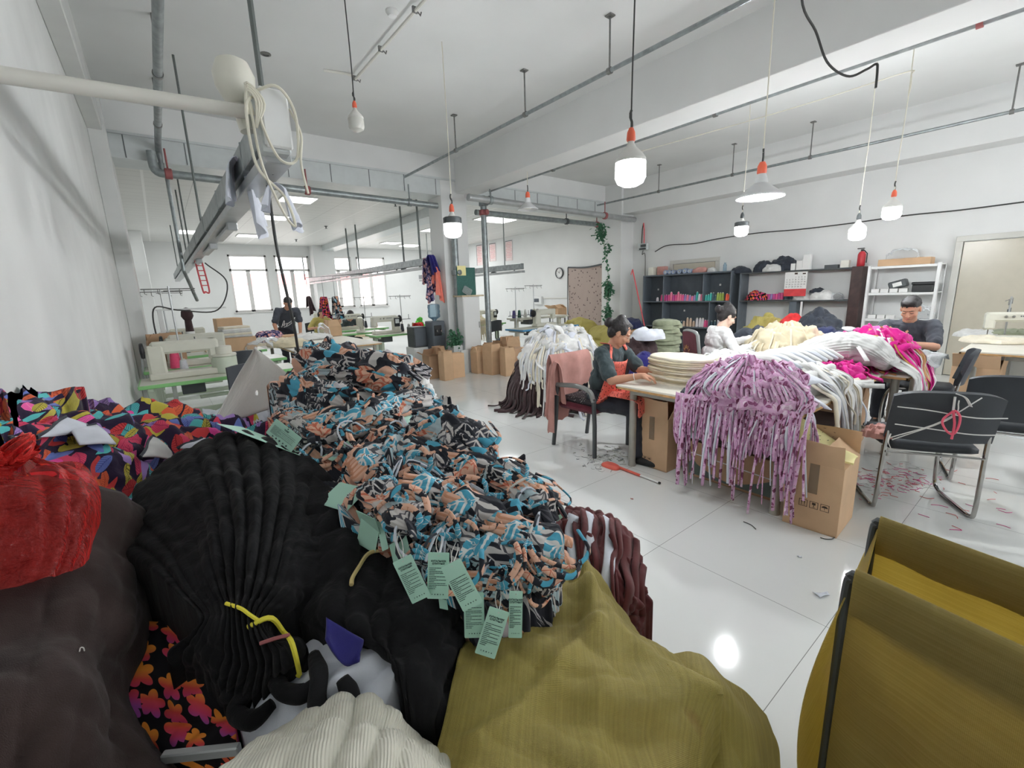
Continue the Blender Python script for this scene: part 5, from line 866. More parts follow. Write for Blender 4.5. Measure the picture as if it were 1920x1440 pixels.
q = PZ(458, 690, .72); bin_chair('black-backed work chair behind the cream round tins', q[0]+.05, 6.2, 0); bin_chair('black work chair standing before the big cutting table', 1.62, 5.5, .4); bin_chair('black work chair under the nearest left table', .62, 5.25, PI)
# cutting table with bags and cloth
work_table('broad white cutting table in the left middle of the back room', 1.5, 2.9, 7.3, 9.7, .74, ((.1, .1), (1.3, .1), (.1, 2.3), (1.3, 2.3)), .3)
def bundle(name, mt, lab, cat, px, py, z, rx, ry, h, seed, group=None, amp=.05, x=None, rz=0, fr=9):
    q = PZ(px, py, z); return solo(name, M[mt], lab, cat, lambda m: add_mound(m, q[0], q[1], rx, ry, z, h, (18, 46), rz, 2.2, seed, amp*.6+h*.05, fr), group=group)
bundle('cloth_bag', 'filmc', 'clear bag of grey-blue cloth on the cutting table', 'bag', 492, 652, .75, .3, .25, .16, 1); bundle('folded_print', 'navyprint', 'purple printed cloth heap on the cutting table behind the clear bag', 'cloth', 505, 640, .75, .26, .3, .2, 2); bundle('cream_cloth', 'cream', 'cream cloth spread at the right of the cutting table', 'cloth', 540, 648, .75, .3, .35, .12, 3); bundle('white_cloth', 'grey_w', 'greyish white cloth lying along the far cutting table', 'cloth', 580, 635, .75, .4, .35, .09, 4); bundle('cloth_bag', 'filmc', 'small clear knotted bag beside the white table end', 'bag', 607, 632, .75, .12, .12, .26, 5); carton('flat brown box at the far left of the cutting table', (1.85, 9.3, .745), (.5, .3, .1), 0, (0, 0, 0, 0), 'card', None); carton('brown box with cloth on the cutting table, left of the work tables', (2.75, 9.5, .745), (.26, .34, .2), 0, (80, 70, 80, 60), 'card', None)
# middle row
for i, (y, lab) in enumerate(((8.75, 'nearest green-topped sewing table before the windows'), (10.9, 'second green-topped sewing table before the windows'), (13.0, 'third green-topped sewing table, far before the windows'))):
    stable(lab, 3.85-.02*i, y, 1.2, .6); smachine(('cream sewing machine under the red cloth, nearest before the windows', 'cream sewing machine on the second green table before the windows', 'far cream sewing machine before the windows')[i], 3.62, y+.05, 0, col='cream_m', k=1.1)
    tstand(('thread stand nearest the hanging coral cloth', 'thread stand in the middle before the windows', 'far thread stand, before the left windows')[i], 4.05, y+.22, .75, .78)
    for j, c in enumerate(((94, 160, 160), (70, 74, 84), (190, 196, 200), (180, 120, 90))): cone((3.9+.13*j, y+.14+.05*(j % 2), .752), c, .16+.02*(j % 2), ('blue-green', 'charcoal', 'pale grey', 'tan')[j]+' thread cone at the back of a green table before the windows', ('blue-green', 'charcoal', 'pale grey', 'tan')[j]+' cones on the middle tables', .04)
smachine('cream sewing machine set end-on at the left of the nearest middle table', 3.4, 9.7, 1.2, z=.752, col='cream_m'); stable('green table turned end-on between the two nearest middle tables', 3.42, 9.75, 1.0, .5)
hang('red_cloth', 'redc', 'bright red crumpled cloth hanging over the nearest middle table', 'cloth', (4.22, 8.55, .93), .26, .26, 3, (.6, -1, 0), fold=.035, taper=.9); solo('lime_cloth', M['lime'], 'lime green cloth behind the bright red one', 'cloth', lambda m: add_mound(m, 4.34, 8.72, .07, .08, .752, .3, (16, 40), amp=.05, fr=14))
for px, py, w, h, mt, lab, yy in ((607, 557, .3, .5, 'flor', 'dark printed straps hanging in a bundle before the windows', 11.0), (628, 556, .3, .6, 'trop', 'striped printed garments hanging beside the dark straps', 10.6), (578, 556, .18, .4, 'brown2', 'brown strap bundle hanging left of the printed ones', 11.4)): q = PY(px, py, yy); hang('hanging_garments', mt, lab, 'garments', q, w, h, int(px), (.3, -1, 0), None, .04, .5); tag(solo('hanging_hook', M['rod'], '', '', lambda m: m.tube([q+[0, 0, 0], (q[0], q[1], 2.0), (4.18, q[1], 2.08)], .006, 5)), 'thin rod holding '+lab.split(' hanging')[0], 'rod')
hang('navy_print_cloth', 'navyprint', 'navy and white printed garments hung on the near tray end', 'garments', (4.16, 7.9, 2.2), .3, .75, 7, (.3, -1, 0), None, .05, .45); hang('navy_cap_cloth', 'royal', 'plain navy cloth bunched over the near tray end', 'cloth', (4.24, 7.84, 2.24), .2, .34, 12, (.3, -1, 0), None, .05, .8); hang('coral_cloth', 'coral', 'coral pink cloth hanging beside the centre column', 'cloth', (4.3, 7.78, 2.02), .26, .6, 9, (.4, -1, 0), None, .03, .35)
# water dispenser and dark box by the column
t = thing('water_dispenser', 'tall black water dispenser left of the centre column', 'water dispenser', (4.2, 7.8, 0), 0); part('body', M['blackback'], t, lambda m: m.box((0, 0, .5), (.28, .3, 1.0), .015)); part('tap_panel', M['blackp'], t, lambda m: m.box((-.02, -.153, .82), (.16, .02, .2), .006)); part('tap', M['chrome'], t, lambda m: [m.tube([(dx, -.16, .84), (dx, -.2, .83), (dx, -.2, .8)], .012, 8) for dx in (-.06, .03)])
solo('water_jug', M['water'], 'large upturned water bottle on the black dispenser', 'water bottle', lambda m: m.lathe([(.03, 0), (.05, .03), (.115, .07), (.12, .1), (.112, .14), (.12, .18), (.112, .22), (.12, .26), (.115, .31), (.08, .325), (.001, .33)], n=26), (4.2, 7.8, 1.001))
t = thing('dark_oven', 'dark glass-fronted box on a white cupboard beside the dispenser', 'oven', (3.93, 8.06, .5)); part('case', M['dkgrey'], t, lambda m: m.box((0, 0, .2), (.28, .3, .4), .01)); part('glass_door', M['blackback'], t, lambda m: m.box((0, -.155, .2), (.24, .012, .34), .004)); solo('white_cupboard', M['white'], 'low white cupboard under the dark box', 'cupboard', lambda m: (m.box((0, 0, .25), (.34, .36, .5)), m.box((0, -.183, .25), (.3, .008, .44))), (3.93, 8.06, 0))
t = thing('narrow_cupboard', 'tall narrow white cupboard against the centre column', 'cupboard', (4.72, 7.4, 0)); part('body', M['white'], t, lambda m: m.box((0, 0, .72), (.38, .3, 1.44), .004)); part('door', M['wall'], t, lambda m: m.box((0, -.156, .72), (.36, .012, 1.4), .003)); part('handle', M['steel'], t, lambda m: m.box((.15, -.168, .9), (.012, .012, .12)))
solo('plank_shelf', M['plank'], 'raw plank lying on the narrow white cupboard', 'plank', lambda m: m.box((0, 0, .015), (.5, .34, .03), .003), (4.76, 7.4, 1.441)); t = thing('green_noticeboard', 'speckled green board standing on the plank by the column', 'noticeboard', (4.74, 7.42, 1.472)); part('board', M['board_green'], t, lambda m: m.box((0, 0, .26), (.42, .02, .52))); part('note', M['note'], t, lambda m: m.box((-.1, -.014, .46), (.19, .004, .18), .001)); part('plastic_pouch', M['filmc'], t, lambda m: m.box((-.02, -.05, .08), (.2, .05, .14), .02, ry=.5))
# blue station on the right
stable('blue-topped sewing table behind the white cloth heap', 6.42, 7.1, 1.6, .6, .75, 'blue', 'cream_m'); smachine('cream sewing machine on the blue table', 6.55, 7.2, PI, col='cream_m', k=1.1); tstand('thread stand over the blue table, left one', 5.85, 7.3, .75, .85); tstand('thread stand over the blue table, right one', 6.35, 7.3, .75, .9); bin_chair('black chair back at the left of the blue table', 5.95, 7.85, .3)
for i, (px, c, nm) in enumerate(((964, (84, 76, 130), 'purple'), (974, (52, 96, 84), 'dark green'), (985, (220, 220, 216), 'white'), (997, (66, 84, 110), 'slate blue'), (1002, (196, 196, 140), 'straw'), (1008, (80, 76, 92), 'plum grey'))): q = PY(px, 600, 7.75); cone((q[0], 7.75, .93), c, .18, nm+' thread cone in the row behind the blue table', 'cones behind the blue table', .045)
stable('pale sewing table behind the blue one, holding the row of cones', 6.9, 7.78, 1.5, .5, .925, 'cream_m', 'cream_m'); stable('green sewing table behind the thick steel pipe', 6.3, 9.3, 1.2, .56); smachine('cream sewing machine behind the thick steel pipe', 6.6, 9.4, 0, col='cream_m')
q = PX(1045, 598, 8.9); solo('box_stand', M['dkgrey'], 'dark stand under the open brown box by the clock', 'stand', lambda m: [m.box((x, y, .4), (.03, .03, .8)) for x in (-.15, .15) for y in (-.15, .15)]+[m.box((0, 0, .8), (.36, .36, .02)), m.box((0, 0, .4), (.34, .34, .02))], (8.9, q[1], 0)); carton('open brown box with spread flaps on the dark stand by the clock', (8.9, q[1], .812), (.34, .42, .2), 0, (150, 35, 30, 155), 'card', None)
solo('strip_heap', M['cream'], 'cream cloth strips hanging off the green table by the steel pipe', 'cloth strips', lambda m: (add_mound(m, 6.1, 9.15, .22, .25, .75, .2, (16, 40), amp=.05, fr=12), [m.ribbon([(5.95+.3*i/17, 9.0-.02*(i % 3), .88), (5.93+.3*i/17, 8.88-.03*(i % 2), .82), (5.94+.28*i/17, 8.86, .6), (5.95+.28*i/17, 8.87, .45-.1*math.sin(i*1.7))], .03, .004, (0, -1, 0), 10) for i in range(18)]))
# olive sacks heaped by the tapestry
for i, (px, py, z, rx, ry, h, mt, lab) in enumerate(((1090, 640, .1, .62, .5, .8, 'olive2', 'olive sack behind the white cloth heap, left of three'), (1150, 655, .1, .6, .5, .66, 'olive2', 'olive sack behind the rose cloth, in the middle of three'), (1190, 650, .05, .5, .5, .68, 'olive2', 'olive sack nearest the black cabinet, behind the woman in the apron'))): q = PX(px, py, 8.0+.3*i); bundle('woven_sack', mt, lab, 'sack', px, py, 0.001, .1, .1, .1, i) if False else solo('woven_sack', M[mt], lab, 'sack', lambda m: add_mound(m, 8.0+.25*i, q[1]+.1, rx, ry, 0, h, (24, 60), seed=i+4, amp=.09, fr=4, rad=.05, npl=9), group='olive sacks by the tapestry')
solo('navy_cloth', M['navy'], 'dark navy cloth lying over the olive sacks below the ivy', 'cloth', lambda m: add_mound(m, 8.25, 6.3, .3, .35, .62, .22, (16, 40), amp=.05, fr=7))
# stack of sage cloth and boxes before the cabinet
for i in range(9): solo('folded_cloth', M['khaki'], 'sage folded cloth in the tall stack behind the woman in the apron', 'folded cloth', lambda m: add_mound(m, 0, 0, .24+.01*math.sin(i*2), .2, 0, .075, (10, 40), amp=.02, fr=9, seed=i, pw=5), (6.15+.01*math.sin(i*3), 3.95, .46+.058*i), .1*math.sin(i), 'sage folded cloths')
carton('large brown box supporting the sage cloth stack', (6.15, 3.95, 0), (.5, .44, .46), 0, (0, 0, 0, 0), 'card', None); carton('brown box left of the sage cloth stack', (6.25, 4.6, 0), (.4, .4, .78), .2, (0, 0, 0, 0), 'card2', None)
solo('dark_bundle', M['brown2'], 'dark brown cloth heap behind the cream stack', 'cloth', lambda m: add_mound(m, 4.75, 3.45, .35, .3, 0, .92, (24, 50), seed=5, amp=.07, fr=6)); solo('navy_bundle', M['royal'], 'deep blue cloth end beside the cream stack', 'cloth', lambda m: add_mound(m, 4.35, 3.05, .2, .2, .0, .76, (20, 40), seed=6, amp=.05, fr=7)); solo('white_bundle', M['white_b'], 'pale blue-white cloth lying on the dark brown heap', 'cloth', lambda m: add_mound(m, 4.8, 3.35, .22, .2, .86, .12, (14, 36), seed=7, amp=.04, fr=8))
# clothes heaped behind the white-sleeved woman
for i, (px, z, x, rx, ry, h, mt, lab) in enumerate(((1425, 0, 6.6, .45, .5, .9, 'black_k', 'large black garment heap right of the woman in white'), (1500, 0, 6.5, .42, .42, .84, 'khaki', 'sage green garments heaped in front of the black ones'), (1545, 0, 6.9, .45, .4, .92, 'navy', 'navy garments heaped right of the sage ones'), (1530, 0, 7.7, .5, .5, 1.06, 'black_k', 'black garments heaped behind the navy ones'), (1480, 0, 7.9, .35, .4, .98, 'redc', 'coral red cloth bagged behind the black heap'), (1438, 0, 8.1, .35, .4, .98, 'olive2', 'mustard and green cloth bags by the shelf'))): q = PX(px, 620, x); solo('garment_heap', M[mt], lab, 'garments', lambda m: add_mound(m, x, q[1], rx, ry, z, h, (30, 64), seed=i+20, amp=.11, fr=4.5, pw=1.7), group='garment heaps behind the table')
# far right table with a small machine
work_table('far right table by the beige door with paper patterns', 6.5, 8.6, -.5, .72, .74, ((.1, 1.1), (2.0, 1.1), (.1, .1)), None); smachine('cream small sewing machine on the far right table by the beige door', 7.75, .42, -1.2, .745, 'cream_m'); tstand('thread stand behind the small machine by the door', 7.95, .52, .745, .5)
for i, (px, py, rx, ry, h, mt, lab) in enumerate(((1865, 640, .35, .3, .05, 'cream2', 'cream paper patterns on the far right table'), (1905, 632, .3, .3, .09, 'khaki', 'pale mint cloth on the far right table'), (1838, 630, .25, .25, .07, 'grey_w', 'greyish cloth on the far right table edge'))): bundle('cloth_heap', mt, lab, 'cloth', px, py, .745, rx, ry, h, 30+i)
solo('metal_screen', M['panel'], 'grey metal side panel under the far right table', 'panel', lambda m: (m.box((0, 0, .34), (.03, 1.1, .66)), [m.box((-.018, -.45+.18*k, .34), (.006, .012, .64), .001) for k in range(6)]), (7.0, .1, 0)); solo('mint_bag', M['filmc'], 'pale mint bag lying on the floor under the far right table', 'bag', lambda m: add_mound(m, 6.35, .12, .25, .3, 0, .26, (18, 40), seed=3, amp=.05, fr=6))
carton('small brown box on the far right table at the frame edge', (7.3, -.05, .742), (.3, .2, .2), 0, (0, 0, 0, 0), 'card', None)
# ------------------------------------------------------------------ heaps of cloth in the near left
from mathutils.bvhtree import BVHTree
def cm1(p, t):
    n = len(p)-1; t = min(max(t, 0), n-1e-6); i = int(t); u = t-i; b, c = p[i], p[i+1]; a = p[i-1] if i else 2*b-c; d = p[i+2] if i+2 <= n else 2*c-b
    return .5*((2*b)+(c-a)*u+(2*a-5*b+4*c-d)*u*u+(3*b-a-3*c+d)*u**3)
def patch(ctrl, nu, nv, amp=.02, fr=7, seed=0, pleat=None, ridges=(), fine=0, ff=30, warp=.6):
    rows = [np.array([PD(*q) for q in r]) for r in ctrl]
    rows = [np.array([cm1(r, t) for t in np.linspace(0, len(r)-1, nv)]) for r in rows]
    G = np.array([[cm1([r[j] for r in rows], t) for j in range(nv)] for t in np.linspace(0, len(rows)-1, nu)])
    N = np.cross(np.gradient(G, axis=0), np.gradient(G, axis=1)); N /= np.linalg.norm(N, axis=2, keepdims=True)+1e-9
    if ((E0-G)*N).sum() < 0: N = -N
    U, V = np.meshgrid(np.linspace(0, 1, nu), np.linspace(0, 1, nv), indexing='ij'); d = amp*(billow(G*fr, seed, 3, warp)-.6)
    if pleat:
        n, a, k = pleat; d = d+a*(np.abs(np.sin(V*PI*n+1.1*np.sin(3*U+seed)+.8*np.sin(7*V+2*U)+k*U))**.7-.6)*(.55+.45*np.sin(V*9+seed))
    for (u0, v0), (u1, v1), h, w in ridges:
        L2 = (u1-u0)**2+(v1-v0)**2; t = np.clip(((U-u0)*(u1-u0)+(V-v0)*(v1-v0))/L2, 0, 1); dd = np.hypot(U-u0-t*(u1-u0), V-v0-t*(v1-v0)); d = d+h*np.exp(-(dd/w)**2)
    if fine: d = d+fine*fbm(G*ff, seed+9, 2)
    return G+N*d[..., None]
def add_patch(m, G, z0=0.0, mi=0):
    """the visible surface of a heap with its sides carried down to what it stands on"""
    nu, nv = G.shape[:2]; G[..., 0] = np.maximum(G[..., 0], XL+.012); b = len(m.v); m.sheet(G, 0, mi)
    e = [i*nv for i in range(nu)]+[(nu-1)*nv+j for j in range(1, nv)]+[i*nv+nv-1 for i in range(nu-2, -1, -1)]+[j for j in range(nv-2, 0, -1)]
    P = G.reshape(-1, 3); c = P.mean(0); k = len(e); low = [(P[i][0]+(P[i][0]-c[0])*.03 if P[i][0] > XL+.05 else P[i][0], P[i][1]+(P[i][1]-c[1])*.03, z0) for i in e]; mid = [((P[i][0]+low[q][0])/2, (P[i][1]+low[q][1])/2, (P[i][2]+z0)/2) for q, i in enumerate(e)]
    n0 = len(m.v); ou = [nrm([P[i][0]-c[0], P[i][1]-c[1]]) for i in e]; m.add(mid+low, [], mi, [(m.uv[b+i][0]+q[0]*.4, m.uv[b+i][1]+q[1]*.4) for i, q in zip(e, ou)]+[(m.uv[b+i][0]+q[0]*.9, m.uv[b+i][1]+q[1]*.9) for i, q in zip(e, ou)])
    F = []
    for q in range(k): r = (q+1) % k; F += [(b+e[q], n0+q, n0+r, b+e[r]), (n0+q, n0+k+q, n0+k+r, n0+r)]
    F.append(tuple(n0+k+q for q in range(k))); m.f += F; m.m += [mi]*len(F); return m
SURF = {}
def heap(key, name, mt, lab, cat, ctrl, n=(60, 90), z0=0.0, group=None, **k):
    m = MB(); add_patch(m, patch(ctrl, n[0], n[1], **k), z0); o = tag(m.build(name, M[mt], None, 180), lab, cat, group); SURF[key] = (o, BVHTree.FromPolygons([Vector(v) for v in m.v], m.f)); return o
def hit(keys, px, py, off=.0):
    d = Vector(ray(px, py)).normalized(); best = None
    for k in keys.split():
        r = SURF[k][1].ray_cast(Vector(E0), d)
        if r[0] is not None and (best is None or r[3] < best[1]): n = r[1] if r[1].dot(d) < 0 else -r[1]; best = (r[0]+n*off, r[3], n)
    return (np.array(best[0]), np.array(best[2])) if best else None
heap('leaf', 'print_heap', 'leaf', 'heap of bright leaf-print garments against the left wall', 'clothes heap', [
    [(-60, 744, .97), (0, 736, 1.12), (60, 726, 1.26), (150, 742, 1.50), (270, 760, 1.85), (390, 772, 2.05), (490, 790, 2.1)],
    [(-60, 790, .93), (0, 775, 1.06), (70, 772, 1.20), (160, 786, 1.42), (290, 797, 1.68), (400, 812, 1.8), (510, 840, 1.8)],
    [(-60, 850, .89), (0, 840, 1.00), (80, 836, 1.14), (180, 846, 1.33), (300, 858, 1.50), (400, 868, 1.58), (510, 890, 1.6)],
    [(-60, 930, .87), (0, 920, .97), (90, 916, 1.10), (200, 915, 1.25), (300, 928, 1.36), (400, 930, 1.42), (510, 950, 1.43)],
    [(-60, 1040, .86), (0, 1020, .95), (90, 1010, 1.06), (200, 1000, 1.18), (300, 1000, 1.27), (400, 1000, 1.32), (510, 1010, 1.35)]], (70, 120), amp=.075, fr=6.5, seed=3, fine=.006)
heap('brown', 'cloth_sack', 'brownfur', 'big dark brown sack of cloth at the left edge under the red film', 'sack', [
    [(-60, 930, .72), (0, 915, .80), (80, 905, .86), (160, 910, .9), (215, 930, .95), (262, 965, 1.0)],
    [(-60, 1050, .68), (20, 1050, .71), (100, 1050, .74), (180, 1050, .78), (238, 1050, .85), (268, 1060, .92)],
    [(-60, 1180, .6), (20, 1180, .62), (100, 1180, .64), (180, 1180, .68), (240, 1170, .75), (268, 1160, .82)],
    [(-60, 1320, .53), (20, 1320, .54), (100, 1320, .56), (170, 1320, .6), (222, 1310, .66), (250, 1300, .74)],
    [(-60, 1480, .48), (20, 1480, .5), (100, 1480, .52), (190, 1470, .55), (270, 1460, .6), (335, 1440, .66)]], (60, 70), amp=.03, fr=4, seed=5, pleat=(5, .006, 2), fine=.002)
heap('trop', 'print_heap', 'trop', 'great heap of teal, peach and black tropical-print garments', 'clothes heap', [
    [(520, 735, 2.0), (560, 672, 1.95), (640, 660, 1.95), (720, 684, 1.9), (800, 738, 1.8), (850, 768, 1.7), (866, 800, 1.65)],
    [(510, 790, 1.7), (570, 760, 1.65), (650, 740, 1.65), (740, 760, 1.6), (820, 790, 1.5), (880, 830, 1.5), (925, 850, 1.45)],
    [(530, 840, 1.4), (600, 830, 1.35), (680, 830, 1.3), (760, 840, 1.3), (850, 850, 1.3), (940, 870, 1.3), (982, 890, 1.3)],
    [(600, 900, 1.15), (660, 900, 1.12), (720, 900, 1.1), (800, 910, 1.1), (890, 910, 1.12), (970, 930, 1.15), (1026, 950, 1.15)],
    [(640, 960, 1.0), (690, 970, .97), (750, 975, .95), (820, 980, .95), (900, 985, .97), (980, 1000, 1.0), (1048, 1010, 1.05)],
    [(680, 1000, .95), (740, 1020, .9), (790, 1040, .87), (850, 1060, .85), (920, 1070, .87), (990, 1075, .9), (1058, 1060, .97)],
    [(720, 1040, .93), (780, 1070, .87), (830, 1100, .84), (880, 1125, .83), (940, 1135, .83), (990, 1120, .87), (1040, 1090, .93)]], (130, 150), amp=.075, fr=10, seed=7, fine=.006, ff=28, warp=1.1)
heap('black', 'black_garments', 'black_c', 'black dresses gathered and tied, falling towards the viewer', 'clothes heap', [
    [(232, 1010, 1.02), (268, 905, 1.12), (330, 850, 1.2), (420, 812, 1.25), (520, 826, 1.25), (600, 876, 1.2), (660, 960, 1.1)],
    [(226, 1040, .92), (278, 950, 1.0), (350, 900, 1.04), (430, 876, 1.06), (520, 900, 1.05), (590, 960, 1.02), (640, 1020, .97)],
    [(280, 1070, .84), (325, 1012, .88), (380, 980, .9), (440, 970, .9), (510, 990, .9), (560, 1030, .88), (606, 1070, .86)],
    [(325, 1110, .78), (362, 1090, .79), (400, 1082, .79), (440, 1082, .79), (490, 1090, .79), (536, 1105, .79), (570, 1130, .8)],
    [(372, 1165, .73), (396, 1152, .735), (420, 1150, .735), (440, 1150, .735), (468, 1152, .735), (492, 1162, .735), (514, 1175, .74)],
    [(325, 1215, .73), (365, 1225, .71), (408, 1235, .7), (450, 1242, .695), (492, 1242, .695), (535, 1225, .7), (570, 1205, .72)],
    [(330, 1260, .74), (370, 1275, .73), (410, 1285, .72), (450, 1290, .72), (495, 1290, .72), (540, 1270, .73), (580, 1250, .75)]], (100, 130), amp=.016, fr=11, seed=9, pleat=(15, .02, 1.2), fine=.0022, ff=45)
heap('blackb', 'black_garments', 'black_c', 'black crinkled dresses draped right of the tied ones, under the tags', 'clothes heap', [
    [(560, 870, 1.18), (640, 930, 1.08), (700, 1010, 1.0), (760, 1060, .93), (830, 1125, .87), (872, 1185, .86)],
    [(555, 1000, .96), (630, 1020, .92), (700, 1080, .86), (760, 1120, .82), (820, 1175, .79), (868, 1235, .8)],
    [(540, 1100, .84), (620, 1120, .8), (690, 1160, .77), (750, 1190, .75), (812, 1235, .74), (860, 1290, .76)],
    [(560, 1165, .78), (640, 1175, .76), (720, 1215, .715), (765, 1260, .70), (815, 1295, .70), (856, 1335, .72)],
    [(680, 1210, .76), (735, 1240, .735), (750, 1290, .69), (775, 1335, .68), (812, 1355, .685), (848, 1375, .70)]], (80, 90), amp=.02, fr=8, seed=11, pleat=(9, .013, 3), fine=.0022, ff=45)
heap('under', 'white_lining', 'white_b', 'white lining cloth showing beneath the tied black dresses', 'cloth', [
    [(410, 1225, .80), (480, 1215, .79), (560, 1200, .78), (640, 1190, .78), (730, 1200, .78)], [(415, 1280, .74), (480, 1270, .73), (560, 1250, .725), (650, 1245, .72), (742, 1245, .735)],
    [(430, 1340, .70), (500, 1330, .69), (580, 1310, .69), (660, 1300, .69), (735, 1290, .70)], [(450, 1400, .67), (520, 1400, .66), (590, 1380, .66), (660, 1360, .66), (720, 1330, .68)]], (50, 70), amp=.04, fr=9, seed=13)
heap('floral', 'floral_garment', 'flor', 'black garment printed with orange and magenta blossoms at lower left', 'garment', [
    [(236, 1190, .86), (300, 1165, .85), (360, 1182, .83), (420, 1222, .81)], [(226, 1262, .78), (290, 1250, .765), (360, 1270, .755), (432, 1300, .745)], [(224, 1332, .73), (290, 1340, .715), (370, 1350, .705), (442, 1362, .705)], [(262, 1402, .70), (310, 1425, .68), (380, 1402, .675), (442, 1392, .68)]], (50, 60), amp=.03, fr=8, seed=15)
heap('olive', 'woven_sack', 'olive', 'large olive woven sack in the foreground below the tags', 'sack', [
    [(880, 1180, .92), (960, 1130, 1.0), (1040, 1082, 1.08), (1095, 1062, 1.1), (1132, 1088, 1.08), (1172, 1135, 1.05)],
    [(865, 1220, .82), (950, 1190, .86), (1030, 1150, .92), (1100, 1130, .96), (1160, 1160, .96), (1218, 1200, .97)],
    [(850, 1280, .74), (940, 1260, .76), (1030, 1230, .8), (1110, 1210, .83), (1190, 1220, .86), (1272, 1246, .9)],
    [(835, 1340, .69), (930, 1330, .69), (1030, 1320, .71), (1120, 1300, .74), (1220, 1280, .78), (1352, 1284, .84)],
    [(815, 1410, .64), (920, 1410, .63), (1030, 1410, .64), (1130, 1400, .67), (1230, 1380, .71), (1338, 1350, .78)],
    [(790, 1490, .59), (910, 1490, .58), (1030, 1490, .59), (1140, 1490, .61), (1240, 1480, .65), (1320, 1460, .72)]], (90, 110), amp=.035, fr=4.5, seed=17, fine=.002, ff=40, group='olive woven sacks', ridges=[((.02, .6), (.3, .62), .018, .04), ((.3, .62), (.75, .15), .016, .05), ((.05, .45), (.25, .3), .010, .03), ((.12, .62), (.62, .98), .015, .05), ((.25, .7), (.9, .55), .012, .06), ((.2, .35), (.26, .62), -.012, .03)])
heap('oliveb', 'woven_sack', 'olive', 'smaller olive sack slumped on the floor right of the large one', 'sack', [
    [(1262, 1232, 1.05), (1310, 1222, 1.06), (1352, 1268, 1.0), (1402, 1300, 1.0), (1440, 1340, 1.0)], [(1270, 1300, .95), (1320, 1310, .92), (1370, 1330, .92), (1420, 1360, .93), (1462, 1392, .97)], [(1280, 1400, .88), (1330, 1400, .86), (1380, 1410, .86), (1430, 1430, .88), (1466, 1442, .93)], [(1290, 1500, .82), (1340, 1500, .8), (1390, 1500, .8), (1430, 1510, .83), (1462, 1520, .88)]], (50, 60), amp=.03, fr=5, seed=19, group='olive woven sacks')
part('corner_flap', M['olive'], SURF['olive'][0], lambda m: m.sheet([[PD(1250+100*u+6*v, 1245+38*u+(60-40*u)*v, .83+.02*u-.02*v+.01*math.sin(5*u)) for v in np.linspace(0, 1, 8)] for u in np.linspace(0, 1, 12)], .006), 80)
heap('maroon', 'striped_garments', 'maroonc', 'maroon and white strapped garments piled right of the print heap', 'clothes heap', [
    [(1030, 962, 1.45), (1070, 948, 1.42), (1110, 950, 1.42), (1150, 965, 1.4), (1186, 995, 1.38)], [(1036, 1010, 1.3), (1080, 1000, 1.28), (1120, 1005, 1.27), (1165, 1020, 1.28), (1208, 1040, 1.32)], [(1050, 1070, 1.22), (1090, 1060, 1.2), (1130, 1060, 1.2), (1175, 1070, 1.22), (1212, 1090, 1.27)], [(1060, 1160, 1.16), (1100, 1150, 1.14), (1140, 1150, 1.14), (1180, 1160, 1.16), (1214, 1170, 1.22)], [(1060, 1290, 1.12), (1100, 1290, 1.1), (1140, 1290, 1.1), (1180, 1290, 1.12), (1214, 1290, 1.18)]], (70, 80), amp=.035, fr=13, seed=21, pleat=(9, .012, 1))
heap('ribw', 'ribbed_cloth', 'ribwhite', 'off-white ribbed cloth folded at the bottom edge of the view', 'cloth', [
    [(490, 1385, .64), (560, 1338, .66), (640, 1308, .67), (700, 1312, .67), (752, 1352, .67), (800, 1385, .67), (862, 1410, .66)], [(440, 1415, .57), (540, 1380, .58), (630, 1355, .59), (700, 1360, .59), (762, 1390, .59), (812, 1418, .6), (866, 1445, .62)], [(400, 1450, .51), (520, 1440, .51), (620, 1430, .51), (700, 1430, .51), (772, 1445, .52), (822, 1465, .54), (870, 1490, .57)], [(380, 1540, .46), (520, 1540, .46), (620, 1540, .46), (700, 1540, .46), (780, 1540, .47), (830, 1540, .49), (870, 1560, .52)]], (60, 100), amp=.012, fr=11, seed=23, pleat=(8, .014, 2.2))
heap('whitebk', 'white_garments', 'white_c', 'white strapped garments lying behind the top of the print heap', 'clothes heap', [[(700, 700, 2.5), (760, 694, 2.5), (790, 700, 2.45), (815, 725, 2.4), (822, 760, 2.3)], [(700, 740, 2.3), (760, 735, 2.3), (800, 740, 2.25), (822, 760, 2.2), (828, 785, 2.15)], [(700, 800, 2.1), (760, 800, 2.1), (800, 800, 2.1), (826, 800, 2.1), (832, 810, 2.1)]], (30, 44), amp=.05, fr=12, seed=25)
heap('whitelf', 'white_garments', 'white_b', 'white cloth pieces lying beside the hazy plastic sheet', 'clothes heap', [[(380, 768, 2.5), (440, 752, 2.5), (500, 742, 2.4), (560, 745, 2.3)], [(380, 795, 2.2), (440, 785, 2.2), (500, 780, 2.1), (560, 790, 2.05)], [(380, 840, 2.0), (440, 840, 1.95), (500, 840, 1.9), (560, 840, 1.9)]], (30, 44), amp=.05, fr=8, seed=27)
# clothes behind the top of the heap
heap('greyb', 'grey_garments', 'trop', 'dark striped garments piled behind the heap under the hanging cable', 'clothes heap', [[(555, 648, 3.0), (610, 640, 3.0), (660, 650, 2.9), (700, 668, 2.8), (740, 690, 2.7)], [(550, 670, 2.6), (610, 668, 2.6), (670, 676, 2.5), (720, 690, 2.4), (760, 715, 2.3)], [(560, 720, 2.2), (620, 720, 2.2), (680, 720, 2.1), (730, 730, 2.1), (780, 750, 2.1)]], (40, 60), amp=.08, fr=9, seed=29)
